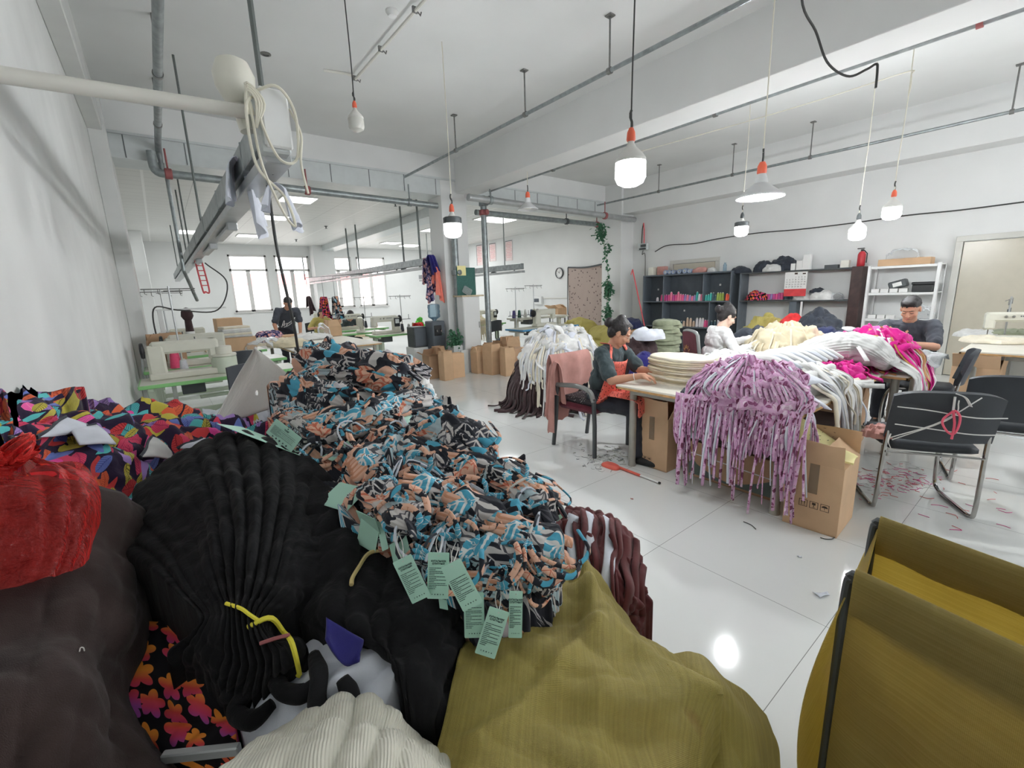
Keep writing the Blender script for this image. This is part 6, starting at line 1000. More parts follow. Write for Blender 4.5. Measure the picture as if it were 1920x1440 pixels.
# the red film over the brown sack
rb = thing('red_plastic_bag', 'torn red plastic film tied over the dark brown sack', 'plastic bag', (0, 0, 0))
G = patch([[(-40, 845, .74), (-10, 848, .77), (20, 854, .79), (48, 864, .80), (66, 872, .82)], [(-50, 890, .70), (0, 885, .74), (60, 882, .78), (120, 880, .83), (150, 872, .87)], [(-50, 950, .66), (10, 950, .69), (80, 950, .72), (150, 925, .78), (188, 915, .85)], [(-50, 1030, .64), (20, 1030, .66), (90, 1020, .69), (152, 1005, .74), (187, 980, .82)], [(-50, 1108, .615), (20, 1104, .63), (80, 1088, .65), (142, 1068, .70), (170, 1048, .77)]], 60, 80, .010, 9, 2, (5, .008, 4.5), fine=.0022, ff=16)
G[..., 0] = np.maximum(G[..., 0], XL+.02); part('film', M['redbag'], rb, lambda m: m.sheet(G, 0), 180)
part('knot_tail', M['redbag'], rb, lambda m: (add_blob(m, [PD(5, 880, .785), PD(20, 862, .78), PD(45, 838, .78), PD(60, 828, .79)], [(.012, .01), (.022, .016), (.034, .014), (.02, .006)], (20, 40), 9, .3, 2), add_blob(m, [PD(10, 885, .78), PD(-20, 862, .75), PD(-50, 850, .72)], [(.014, .01), (.02, .012), (.03, .012)], (16, 36), 9, .3, 4)), 180)
# hazy plastic sheet standing behind the heap
solo('plastic_sheet', M['film'], 'hazy plastic sheet peaked behind the leaf-print heap', 'plastic sheet', lambda m: m.sheet([[(PD(482-4*v, 648+4*v, 2.25)*(1-u)+(PD(412, 766, 2.2)*(1-v)+PD(555, 715, 2.1)*v)*u)+np.array([-.6, -.8, .1])*(.05*math.sin(v*PI)*u+.012*math.sin(9*v+4*u)) for v in np.linspace(0, 1, 22)] for u in np.linspace(.02, 1.35, 24)], .004), ang=180)
# pale linings lying on the leaf print
for i, (q, lab) in enumerate(((((110, 755), (205, 738), (275, 775), (170, 768)), 'long white lining piece with a dark edge on the leaf-print heap'), (((58, 818), (120, 800), (172, 808), (120, 832)), 'pointed white lining flap on the leaf-print heap'), (((120, 808), (175, 805), (205, 838), (150, 850)), 'folded white lining flap below the pointed one'), (((250, 862), (275, 822), (300, 835), (328, 872)), 'grey-white triangular lining flap near the black dresses'), (((-10, 830), (20, 825), (45, 822), (20, 850)), 'white lining corner beside the red film'), (((330, 850), (370, 830), (398, 845), (380, 862)), 'white strap piece by the black dresses'))):
    P4 = [hit('leaf', *p, .022+.006*(k % 2)) for k, p in enumerate(q)]
    if None in P4: print('nohit', lab); continue
    A_, B_, C_, D_ = [p[0] for p in P4]; nn = P4[0][1]
    t = thing('lining_piece', lab, 'lining', (0, 0, 0), 0, 'white linings on the leaf print'); GG = [[(A_*(1-u)+B_*u)*(1-v)+(D_*(1-u)+C_*u)*v+nn*(.014*math.sin(PI*u)*math.sin(PI*v)+.005*math.sin(6*u+5*v)) for v in np.linspace(0, 1, 10)] for u in np.linspace(0, 1, 16)]
    part('lining', M['white_b' if i != 3 else 'grey_w'], t, lambda m: m.sheet(GG, .004), 180); part('dark_edge', M['black_k'], t, lambda m: m.ribbon([g[0] for g in GG[::3]]+[GG[-1][0]], .012, .004, nn, 16))
# ties and small things on the black dresses
def onrib(keys, pts, off): return [hit(keys, *p, off)[0] for p in pts if hit(keys, *p, off)]
solo('yellow_tie', M['yellow'], 'bright yellow cord tying the black dresses', 'cord', lambda m: (m.tube(onrib('black', [(420, 1137), (445, 1144), (465, 1158), (478, 1168)], .006), .0032, 6, sm=16), m.tube(onrib('black under', [(480, 1170), (500, 1165), (525, 1180), (548, 1215), (562, 1250), (566, 1272)], .012), .0042, 6, sm=24)))
solo('tan_tie', M['tan'], 'tan cord curving over the black dresses below the tags', 'cord', lambda m: m.tube(onrib('blackb', [(654, 1102), (655, 1088), (668, 1068), (690, 1045), (716, 1036)], .008), .0042, 6, sm=20))
solo('red_tie', M['red_clamp'], 'short dark red elastic under the yellow cord', 'elastic', lambda m: m.tube(onrib('black under', [(497, 1200), (515, 1204), (545, 1198)], .008), .003, 6, sm=10))
solo('white_thread', M['string'], 'tiny white thread loop stuck on the brown sack', 'thread', lambda m: m.tube(onrib('brown', [(145, 1225), (147, 1218), (152, 1218), (155, 1224)], .003), .0008, 5, sm=10))
solo('blue_lining', M['royal'], 'deep blue folded lining piece above the white lining', 'lining', lambda m: m.sheet([[PD(612+70*u-10*v*u, 1158+42*u+(66-0*u)*v*(.6+.4*math.sin(PI*u)), .725-.02*v+.006*math.sin(6*u+3*v)) for v in np.linspace(0, 1, 10)] for u in np.linspace(0, 1, 12)], .005), ang=180)
for i, (pts, lab) in enumerate((([(470, 1255), (478, 1290), (455, 1330), (490, 1345), (520, 1325)], 'twisted black strap looping over the white lining'), ([(520, 1250), (528, 1285), (545, 1302), (575, 1290), (600, 1265)], 'black knotted strap in the middle of the white lining'), ([(600, 1235), (612, 1280), (600, 1320), (612, 1345)], 'black strap hanging at the right of the white lining'), ([(445, 1250), (452, 1290), (448, 1320)], 'short black strap at the left of the white lining'), ([(640, 1275), (655, 1300), (660, 1330)], 'black strap end lying on the round white lining'))):
    p = onrib('under', pts, .018)
    if len(p) > 2: solo('black_strap', M['black_c'], lab, 'strap', lambda m: m.tube(p, [.010, .014, .013, .015, .009], 10, sm=24), group='black straps on the white lining', ang=180)
solo('grey_board', M['alu'], 'pale grey edge of a board under the floral garment', 'board', lambda m: m.box((0, 0, 0), (.11, .012, .016), .002, rz=.0), tuple(PD(378, 1412, .66)), math.atan2(*(lambda v: (v[1], v[0]))(PD(432, 1388, .66)-PD(328, 1432, .66))))
# ------------------------------------------------------------------ bundles and straps on the print heap
rnd = random.Random(5)
def straps(t, base, n, L, mt, wd=.018, keys='trop'):
    for k in range(n):
        p, nn = base; a = rnd.uniform(0, 6.28); tx = nrm(np.cross(nn, (0.2, .1, 1))); ty = np.cross(nn, tx)
        d = tx*math.cos(a)+ty*math.sin(a)-np.array([0, 0, .25]); s = L*rnd.uniform(.5, 1.2)
        part('strap', M[mt], t, lambda m: m.ribbon([p+nn*.03, p+nn*.055+d*s*.35, p+nn*.045+d*s*.7+np.cross(nn, d)*s*.35, p+nn*.02+d*s*.6+np.cross(nn, d)*s*.75, p+nn*.0+d*s*.2+np.cross(nn, d)*s*.8], wd*rnd.uniform(.6, 1.3), .003, nn, 16, 0, rnd.uniform(-1, 1)), 180)
BND = [(610, 690, 750, 720, .095, 'largest tropical-print bundle, lying on top of the heap with a pink tie'), (560, 735, 640, 760, .075, 'print bundle at the left end of the heap top'), (620, 800, 700, 790, .06, 'print bundle below the largest one'), (700, 790, 790, 760, .065, 'print bundle below the right end of the largest one'), (800, 800, 870, 840, .07, 'print bundle at the right shoulder of the heap'), (760, 850, 830, 880, .055, 'print bundle in the upper middle of the heap'), (680, 880, 750, 850, .055, 'print bundle left of the middle, near the dark gap'), (860, 880, 940, 900, .055, 'print bundle on the right slope, under the shoulder'), (930, 900, 1010, 960, .06, 'print bundle on the right slope edge'), (700, 930, 760, 980, .05, 'print bundle left of centre above the tags'), (780, 930, 860, 960, .05, 'print bundle at the centre of the heap face'), (870, 960, 950, 990, .05, 'print bundle right of centre on the heap face'), (960, 1010, 1030, 1040, .048, 'print bundle low on the right of the heap'), (820, 1010, 880, 1040, .042, 'print bundle just above the upright tags'), (900, 1040, 960, 1070, .042, 'print bundle between the lower tags'), (900, 1100, 945, 1120, .03, 'smallest print bundle hanging above the lowest tag'), (540, 790, 600, 830, .05, 'print bundle at the lower left of the heap'), (985, 1060, 1030, 1085, .035, 'print bundle at the lower right corner, by the olive sack')]
for i, (x0, y0_, x1, y1_, r, lab) in enumerate(BND):
    a, b = hit('trop', x0, y0_, r*.25), hit('trop', x1, y1_, r*.25)
    if not a or not b: print('nohit', lab); continue
    n_ = nrm(a[1]+b[1]); A_, B_ = a[0], b[0]; mid = (A_+B_)/2+n_*r*.25; ax = nrm(B_-A_)
    t = thing('garment_bundle', lab, 'clothes bundle', (0, 0, 0), 0, 'tropical-print bundles')
    part('folded_garments', M['trop'], t, lambda m: add_blob(m, [A_-ax*r*.6, A_+n_*r*.1, mid, B_+n_*r*.1, B_+ax*r*.6], [(r*.3, r*.25), (r*.95, r*.7), (r*.82, r*.6), (r*1.0, r*.7), (r*.3, r*.25)], (44, 72), 15, .2, i, r*.35, 14, n_, .8, .003, 40), 180)
    part('tie', M['red_clamp'] if i == 0 else M['black_k'] if i % 2 else M['string'], t, lambda m: m.tube([mid+r*(.86*math.cos(q)*np.cross(ax, n_)+.64*math.sin(q)*n_) for q in np.linspace(0, 2*PI, 20)], .0035 if i else .005, 6))
    sd_ = np.cross(ax, n_)
    for q in range(6 if r > .045 else 4):
        o_ = sd_*r*(-.75+1.5*(q+.5)/(6 if r > .045 else 4)); hgt = n_*r*(.62-.5*((o_ @ sd_)/r)**2); part('fold', M['trop'], t, lambda m: m.ribbon([A_-ax*r*rnd.uniform(.5, 1.2)+o_*1.1, A_+ax*r*.3+o_+hgt*1.25, mid+o_*.72+hgt*.85, B_-ax*r*.3+o_+hgt*1.25, B_+ax*r*rnd.uniform(.4, 1.3)+o_*1.2-n_*r*.1], r*rnd.uniform(.28, .5), .005, n_, 22, 0, rnd.uniform(-.7, .7)), 180)
    straps(t, (mid, n_), 3, r*2.0, 'trop2', r*.16)
for i, (px, py) in enumerate([(590, 860), (720, 830), (830, 830), (900, 930), (990, 980), (860, 1000), (760, 1000), (690, 960), (940, 1090), (1010, 1040), (800, 890), (660, 840), (900, 860), (740, 910), (960, 960), (840, 1050)]):
    h_ = hit('trop', px, py, .01)
    if not h_: continue
    t = thing('strap_loops', 'loose looped straps of tropical print lying on the heap', 'straps', (0, 0, 0), 0, 'loose print straps'); straps(t, h_, 4, .10, 'trop2', .011)
    for k in range(2): part('trim_loop', M['black_k'] if k else M['white_b'], t, lambda m: m.tube([h_[0]+h_[1]*.03+np.array([.04*math.cos(q+px), .03*math.sin(q), .035*math.sin(q*1+k)]) for q in np.linspace(0, 5.2, 14)], .003, 5), 180)
h_ = [hit('trop olive', 1000, 1095, .02), hit('olive', 1010, 1115, .012), hit('olive', 1030, 1120, .012), hit('olive', 1048, 1105, .02)]
solo('strap_end', M['trop'], 'blue and black strap end curling onto the olive sack', 'strap', lambda m: m.ribbon([q[0] for q in h_ if q], .016, .004, (0, -.5, 1), 18), ang=180)
# garments strips on the maroon pile
for i in range(15):
    x = 1045+11.2*i; p = [hit('maroon', x-6+4*math.sin(i), y, .012+.004*math.sin(i*2+y*.03)) for y in (965+abs(i-5)*3, 990+abs(i-6)*3, 1020+abs(i-6)*2, 1060, 1100, 1150)]; p = [q[0] for q in p if q]
    if len(p) > 2: part('strap', M['white_b' if i % 3 == 0 and i < 12 else 'maroonc'], SURF['maroon'][0], lambda m: m.ribbon(p, .022+.012*(i % 3 == 0), .006, (0, -.6, .5), 26, 0, .5*math.sin(i)), 180)
# ------------------------------------------------------------------ hang tags
def hangtag(c4, d, lab, head=True, faceup=True, string=None, dd=(0, 0, 0, 0)):
    A_, B_, C_, D_ = [PD(*p, d+e) for p, e in zip(c4, dd)]; o = (A_+B_+C_+D_)/4; yy = nrm((A_+B_-C_-D_)); xx = nrm(B_+C_-A_-D_); w = (np.linalg.norm(B_-A_)+np.linalg.norm(C_-D_))/2; h = (np.linalg.norm(D_-A_)+np.linalg.norm(C_-B_))/2
    t = thing('hang_tag', lab, 'tag', (0, 0, 0), 0, 'mint green hang tags'); Mx = mx(o, xx, yy)
    def tr(x, y, z=0): return np.array(Mx @ Vector((x*w, y*h, z)))
    part('card', M['tag'], t, lambda m: m.add([tr(x, y, z) for z in (0, -.0009) for x, y in ((-.5, -.48), (-.47, -.5), (.47, -.5), (.5, -.48), (.5, .48), (.47, .5), (-.47, .5), (-.5, .48))], [tuple(range(8)), tuple(range(15, 7, -1))]+[(i, 8+i, 8+(i+1) % 8, (i+1) % 8) for i in range(8)]), 0)
    if head:
        def pr(m):
            [text(m, s_, Mx @ Matrix.Translation((0, h*z_, .0006)), h*.052) for s_, z_ in (('КУПАЛЬНИК', .30), ('СЛИТНЫЙ', .245)) if head == 1]
            for k in range(13):
                ln = w*(.82, .3, .8, .84, .26, .8, .34, .8, .24, .78, .84, .36, .3)[k]; x = -w*.42; y = h*(.16-.037*k)
                while x < -w*.42+ln-w*.03: q = min(w*rnd.uniform(.06, .2), -w*.42+ln-x); m.add([Mx @ Vector((x+a*q, y+b*h*.013, .0006)) for a, b in ((0, 0), (.93, 0), (.93, 1), (0, 1))], [(0, 1, 2, 3)]); x += q
            for k in range(5): m.add([Mx @ Vector((w*(-.26+.13*k)+w*.035*math.cos(q), -h*.40+w*.035*math.sin(q), .0006)) for q in np.arange(3+k % 3)*2*PI/(3+k % 3)], [tuple(range(3+k % 3))])
            m.add([Mx @ Vector((w*.02*math.cos(q), h*.43+w*.025*math.sin(q), .0007)) for q in np.arange(8)*PI/4], [tuple(range(8))])
        part('print', M['tagink'], t, pr, 0)
    if string:
        a = tr(0, .43, .001); e = hit('trop', *string, .02)
        if e: part('string', M['string'], t, lambda m: (m.tube([a, (a+e[0])/2+np.array([.004, -.004, 0]), e[0]], .0009, 5, sm=8), m.tube([a, (a+e[0])/2-np.array([.006, 0, 0]), e[0]+np.array([.01, 0, .004])], .0009, 5, sm=8)))
    return t
F_, Z_ = (.0, .0, -.012, -.012), None
for c4, d, lab, hd, st in [
    (((740, 1053), (773, 1038), (805, 1117), (769, 1135)), .775, 'mint tag with black print, leftmost of the hanging front row', True, (745, 990)),
    (((801, 1036), (841, 1036), (842, 1124), (802, 1122)), .785, 'upright mint tag, second of the front row', True, (815, 985)),
    (((843, 1058), (879, 1044), (889, 1131), (852, 1155)), .78, 'mint tag tilted right, third of the front row', 2, (850, 1000)),
    (((873, 1112), (909, 1110), (907, 1196), (867, 1196)), .79, 'mint tag partly behind the tilted one, above the olive sack edge', 2, None),
    (((913, 1136), (951, 1147), (932, 1238), (895, 1225)), .765, 'lowest mint tag, hanging onto the olive sack', True, (940, 1085)),
    (((962, 1109), (987, 1109), (972, 1196), (946, 1195)), .79, 'narrow mint tag turned aside, right end of the front row', True, (975, 1050)),
    (((613, 908), (672, 925), (668, 950), (622, 940)), .98, 'mint tag lying across the black cloth left of the heap', False, None),
    (((516, 782), (561, 820), (551, 849), (500, 814)), 1.3, 'mint tag at the top left of the heap above the black dresses', True, None),
    (((478, 818), (515, 815), (550, 850), (520, 840)), 1.32, 'mint tag edge peeping out below the top left tag', False, None),
    (((612, 852), (657, 824), (666, 836), (617, 867)), 1.2, 'darkly shaded mint tag lying flat on the black cloth', False, None),
    (((1009, 918), (1020, 915), (1048, 972), (1040, 984)), 1.08, 'thin mint tag seen nearly edge-on at the right slope', False, None),
    (((1015, 1010), (1024, 1003), (1051, 1072), (1042, 1087)), .98, 'mint tag hanging at the lower right of the heap, lit front', True, (1020, 985)),
    (((1014, 1045), (1034, 1042), (1040, 1095), (1020, 1097)), .99, 'mint tag behind the lower right one, in shade', True, None),
    (((655, 960), (690, 982), (735, 1018), (700, 1005)), .93, 'first of the mint tags fanned at the left of the heap', False, None),
    (((657, 974), (692, 1000), (722, 1028), (690, 1015)), .925, 'second of the mint tags fanned at the left of the heap', False, None),
    (((690, 975), (700, 970), (742, 1020), (730, 1024)), .92, 'third fanned mint tag, nearest the front row', False, None),
    (((725, 1028), (755, 1008), (778, 1040), (745, 1060)), .80, 'mint tag behind the leftmost one of the front row', False, (735, 985)),
    (((755, 765), (768, 735), (785, 745), (775, 778)), 1.50, 'mint tag standing in the cluster at the right shoulder', False, None),
    (((766, 752), (776, 724), (792, 735), (785, 765)), 1.51, 'mint tag at the back of the cluster at the right shoulder', False, None),
    (((748, 782), (762, 752), (776, 760), (766, 792)), 1.49, 'mint tag at the front of the cluster at the right shoulder', False, None),
    (((820, 1122), (842, 1127), (836, 1142), (828, 1140)), .79, 'mint tag corner showing below the upright tag', False, None)]:
    dd = [0, 0, 0, 0]; 
    hs = [hit('trop black blackb olive', *p) for p in c4]; k = [np.dot(q[0]-E0, CF) for q in hs if q is not None]; d -= .035 if 'third of the front' in lab else .012 if hd else 0
    d = min([d]+[v-.012 for v in k]) if k and hd else (np.mean(k)-.02 if k else d)
    if not hd and len(k) == 4: dd = [v-.018-d for v in k]
    hangtag(c4, d, lab, hd, True, st, dd)
# ------------------------------------------------------------------ cloth on and round the work table
for i in range(13):
    solo('folded_garment', M['cream' if i % 3 else 'cream2'], 'cream folded garment in the neat stack on the near left of the table', 'folded garment', lambda m: add_mound(m, 0, 0, .27+.012*math.sin(i*2.3), .20+.01*math.sin(i*3.1), 0, .0155+.004*(i == 12), (12, 60), amp=.006, fr=8, seed=1, pw=14, fine=.0015, ff=14), (3.32+.01*math.sin(i*1.7), 1.98+.008*math.sin(i*2.9), TZ+.001+.0162*i), 1.25+.06*math.sin(i*1.3), 'cream garments in the neat stack')
for i in range(6):
    solo('rolled_garment', M['cream2' if i % 2 else 'cream'], 'cream rolled garment in the row behind the neat stack', 'rolled garment', lambda m: add_blob(m, [(-.17, 0, 0), (-.05, .01, .012), (.06, -.01, .012), (.18, 0, 0)], [(.02, .02), (.05, .045), (.05, .045), (.025, .02)], (24, 40), 8, .14, i, .02, 12), (3.5+.17*i, 2.12-.04*i, TZ+.05+.03*math.sin(i*2+1)), 1.0+.2*math.sin(i*2), 'rolled cream garments', 180)
solo('black_scraps', M['black_k'], 'black stringy cloth coil on the near edge of the table', 'cloth', lambda m: (add_mound(m, 0, 0, .12, .09, 0, .04, (12, 40), amp=.02, fr=20, seed=2), [m.ribbon([(.11*math.cos(a), .085*math.sin(a), .03), (.05*math.cos(a+1.2), .05*math.sin(a+1.2), .05), (.12*math.cos(a+2.2), .08*math.sin(a+2.2), .025), (.13*math.cos(a+2.9), .1*math.sin(a+2.9), .008)], .012, .003, (0, 0, 1), 14) for a in np.linspace(0, 6, 16)]), tuple(PZ(1306, 736, TZ+.001)), 0, ang=180)
def pile(name, lab, cat, c, rx, ry, h, mt, n, L, group=None, seed=0, cols=None, edge=None, z0=TZ, wd=(.012, .03), amp=.05, fr=8, n2=(36, 90), rz=0, up=False, sname='strap', low=.02, rad=.0, npl=24, spread=1.25, arc=(0, 6.28)):
    """cloth heap with straps falling from it; straps past the table edge hang down"""
    rn = np.random.RandomState(seed); t = thing(name, lab, cat, (0, 0, 0), 0, group); G, uv = mound(c[0], c[1], rx, ry, z0+.001, h, n2, rz, 2.1, seed, amp, fr, rad, npl, fine=.004, ff=22)
    part('cloth', M[mt], t, lambda m: m.loft([list(g) for g in G], True, 0, True, uv), 180)
    for k in range(n):
        a = arc[0]+(arc[1]-arc[0])*(k+rn.rand())/n; j = int(a/(2*PI)*G.shape[1]) % G.shape[1]; i0 = rn.randint(4, int(G.shape[0]*.55)); p0 = G[i0, j]+[0, 0, .012]; p1 = G[int(G.shape[0]*.8), j]+[0, 0, .014]; out = nrm(np.array([G[-1, j][0]-c[0], G[-1, j][1]-c[1], 0])); l = L*(.45+.75*rn.rand()); q = rn.randn(3)*.02
        e = G[-1, j]*1.0; over = edge and edge(e+out*.03)
        if over: pts = [p0, p1+out*.015, over[0]+[0, 0, .02], over[0]+over[1]*.03-[0, 0, .06], over[0]+over[1]*(.035+.02*rn.rand())-[0, 0, l*.6]+q*.8, over[0]+over[1]*.03-[0, 0, l]+q*1.5]
        else: pts = [p0, p1+out*.012, e+out*.02+[0, 0, max(.02, (p1[2]-e[2])*.3)], e+out*(.03+l*.3)+[0, 0, .006]+q*[1, 1, 0], e+out*(.03+l*.5)+[0, 0, .005]+q*[3, 3, 0]]
        pts = [np.array([v[0], v[1], max(v[2], low)]) for v in pts]; cc = (cols or [mt])[rn.randint(len(cols or [mt]))]
        part(sname, M[cc], t, lambda m: m.ribbon(pts, rn.uniform(*wd), .005, out, 18, 0, rn.uniform(-1.5, 1.5)), 180)
    return t
xe = lambda e: (np.array([2.875, e[1], TZ]), np.array([-1., 0, 0])) if e[0] < 2.98 else ((np.array([e[0], .94, TZ]), np.array([0, -1., 0])) if e[1] < 1.0 else None)
pile('lilac_garments', 'pile of lilac printed garments, straps hanging far over the near table edge', 'clothes heap', (3.06, 1.32),   .24, .40, .27, 'lilac', 96, .55, None, 4, ['lilac', 'lilac', 'lilac', 'lilac', 'lilac', 'white_b'], xe, arc=(2.0, 4.7), wd=(.008, .024), amp=.08, fr=11)
part('hanging_cloth', M['lilac'], bpy.data.objects['lilac_garments'], lambda m: m.sheet([[np.array([2.868-.02*abs(math.sin(v*40+u*2))-.012*math.sin(v*17), 1.74-.80*v, TZ+.03-(.30+.07*math.sin(v*23)+.05*math.sin(v*57))*u]) for v in np.linspace(0, 1, 110)] for u in np.linspace(0, 1, 10)], .003), 180)
solo('white_lining', M['white_b'], 'smooth white lining piece on the right of the lilac pile', 'lining', lambda m: m.sheet([[np.array([3.02+.30*u+.03*v, 1.30-.30*v-.08*u*v, TZ+.235-.10*v*v-.02*u+.025*math.sin(PI*u)+.0*v]) for v in np.linspace(0, 1, 12)] for u in np.linspace(0, 1, 14)], .005), ang=180)
ye = lambda e: (np.array([e[0], .94, TZ]), np.array([0, -1., 0])) if e[1] < 1.06 else None
pile('white_garments', 'white strapped garments heaped in the middle right of the table', 'clothes heap', (3.72, 1.42), .42, .42, .20, 'white_c', 46, .5, None, 6, ['white_c', 'white_b', 'cream2', 'grey_w'], ye, arc=(3.3, 6.0), wd=(.02, .045), amp=.06, fr=9)
for i in range(9): solo('white_garment', M['white_b' if i % 2 else 'white_c'], 'white garment with curved edge fanned in the row on the white heap', 'garment', lambda m: add_blob(m, [(0, .2, 0), (.02, .07, .045), (.02, -.08, .04), (0, -.22, -.03)], [(.02, .012), (.05, .022), (.055, .022), (.03, .012)], (22, 30), 4, .12, i, .01, 12), (3.42+.09*i, 1.40-.012*i, TZ+.19+.02*math.sin(i*.35)), .35+.05*i, 'fanned white garments', 180)
pile('white_garments', 'low white garments before the woman in white', 'clothes heap', (4.25, 1.98), .42, .28, .13, 'white_c', 20, .2, None, 7, ['white_c', 'grey_w'], None, wd=(.02, .04), amp=.05, fr=9, z0=TZ)
t = thing('tied_bundle', 'greyish white garments tied with a white band, next to the pink ones', 'clothes bundle', (0, 0, 0)); part('folded_garments', M['grey_w'], t, lambda m: add_blob(m, [(4.52, 1.62, .84), (4.62, 1.42, .90), (4.72, 1.22, .93), (4.74, 1.04, .88), (4.72, .90, .80)], [(.06, .03), (.2, .10), (.24, .12), (.2, .11), (.1, .05)], (60, 100), 34, .09, 3, .03, 10), 180); part('band', M['white_c'], t, lambda m: m.ribbon([(4.40, 1.0, .86), (4.55, 1.12, .97), (4.66, 1.22, 1.04), (4.86, 1.30, 1.02), (4.95, 1.34, .9)], .035, .004, (0, 0, 1), 16), 180)
for i in range(7): part('strap', M['grey_w'], t, lambda m: m.ribbon([(4.66+.03*i, .98, .86), (4.66+.03*i, .88, .80), (4.66+.03*i, .745, .72), (4.66+.03*i+.01*math.sin(i), .735, .62-.03*(i % 3)), (4.66+.03*i, .735, .5-.04*(i % 4))], .035, .006, (0, -1, 0), 14), 180)
pe = lambda e: (np.array([e[0], .765, TZ]), np.array([0, -1., 0])) if e[1] < .92 else None
pile('pink_garments', 'hot pink satin garments piled at the right end of the table', 'clothes heap', (5.12, 1.18), .34, .36, .34, 'pink', 40, .26, None, 8, ['pink', 'pink', 'pink', 'white_c', 'gold'], pe, arc=(3.4, 6.2), wd=(.012, .035), amp=.08, fr=9); 
for i, (x, y, z, rz) in enumerate(((5.0, 1.3, 1.05, .3), (5.2, 1.05, 1.0, .9), (4.92, 1.06, .98, 0.1))): solo('white_lining', M['white_b'], ('white lining piece at the top of the pink pile', 'white lining piece on the right of the pink pile', 'white lining piece low on the pink pile')[i], 'lining', lambda m: add_blob(m, [(-.1, 0, 0), (-.03, .01, .012), (.04, 0, .012), (.11, -.02, -.02)], [(.015, .01), (.05, .014), (.05, .014), (.015, .01)], (18, 24), 3, .1, i), (x, y, z), rz, 'linings on the pink pile', 180)
pile('pink_garments', 'flat hot pink folded garments on the near table, under the grey bundle', 'clothes heap', (4.38, 1.18), .24, .17, .10, 'pink', 6, .12, None, 9, ['pink'], None, wd=(.02, .04), fr=14)
pile('cream_straps', 'heap of cream strips at the far side of the table, left of the man', 'clothes heap', (5.12, 1.86), .38, .36, .34, 'cream', 44, .3, None, 10, ['cream', 'cream2'], None, wd=(.015, .03), amp=.07, fr=9)
solo('clear_sheet', M['filmc'], 'crumpled clear plastic covering the far right end of the table', 'plastic sheet', lambda m: m.sheet([[np.array([5.2+.62*u, .70+.62*v, TZ+.05+.05*fbm(np.array([u*4, v*4, 1.]), 3, 2)-.25*max(0, u-.8)]) for v in np.linspace(0, 1, 20)] for u in np.linspace(0, 1, 24)], .003), ang=180)
# big white heap on the floor
t = pile('brown_garments', 'dark brown strapped garments under the big white heap on the floor', 'clothes heap', (4.0, 4.3), .56, .5, .74, 'brown2', 46, .25, None, 12, ['brown2'], None, z0=0, wd=(.03, .06), amp=.05, fr=6, arc=(2.4, 5.4), rad=.06, npl=34)
t = thing('white_garments', 'big heap of white strapped garments over brown ones on the floor', 'clothes heap', (0, 0, 0)); G, uv = mound(4.1, 4.22, .56, .50, .46, .56, (50, 110), .2, 2.4, 14, .10, 6, fine=.004, ff=18); part('cloth', M['white_c'], t, lambda m: m.loft([list(g) for g in G], True, 0, True, uv), 180); rn = np.random.RandomState(3)
for k in range(78):
    a = 2.55+3.3*(k+rn.rand())/78; j = int(a/(2*PI)*110) % 110; i0 = rn.randint(12, 30); p0 = G[i0, j]; p1 = G[40, j]; e = G[-1, j]; out = nrm([e[0]-4.1, e[1]-4.22, 0]); zb = .02 if a > 4.05 else max(.02, .45*rn.rand()); zb = max(.02, zb+.3*rn.rand()-.1) if rn.rand() < .5 else zb; q = rn.randn(3)*.02
    part('strap', M[['white_c', 'cream2', 'white_b'][rn.randint(3)]], t, lambda m: m.ribbon([p0+out*.01+[0, 0, .01], p1+out*.03, e+out*.05-[0, 0, .03], e*[1, 1, 0]+out*.055+[0, 0, (e[2]+zb)/2]+q, e*[1, 1, 0]+out*(.07+.05*(zb < .05))+[0, 0, zb]+q*[1, 1, 0], e*[1, 1, 0]+out*(.075+.12*(zb < .05))+[0, 0, max(.008, zb-.02)]+q*[2, 2, 0]], rn.uniform(.018, .034), .006, out, 18, 0, rn.uniform(-1, 1)), 180)
for k in range(26):
    i0, j = rn.randint(5, 40), int((2.3+3.6*rn.rand())/(2*PI)*110) % 110; p = G[i0, j]; p2 = G[min(48, i0+rn.randint(6, 12)), (j+rn.randint(-9, 9)) % 110]; part('fold', M[['white_c', 'white_b', 'grey_w'][rn.randint(3)]], t, lambda m: add_blob(m, [p, (p+p2)/2+nrm((p+p2)/2-[4.1, 4.22, .4])*.03, p2], [(.012, .008), (.055, .022), (.012, .008)], (16, 24), 5, .2, k), 180)
hang('rose_cloth', 'rose', 'dusty rose cloth draped over the back of the armchair', 'cloth', (3.10, 3.05, .90), .52, .62, 15, (.02, 1, 0), None, .018, 1.0)
hang('rose_cloth', 'rose', 'dusty rose cloth falling down the left side of the armchair', 'cloth', (2.86, 3.0, .84), .2, .6, 16, (-.9, .4, 0), None, .02, .7)
solo('check_cushion', spots('dark_check_cloth', C(70, 66, 70), C(190, 186, 184), 50, .22), 'dark checked cushion on the armchair seat', 'cushion', lambda m: m.box((0, 0, .03), (.42, .42, .05), .02), (3.14, 2.78, .457), .03)
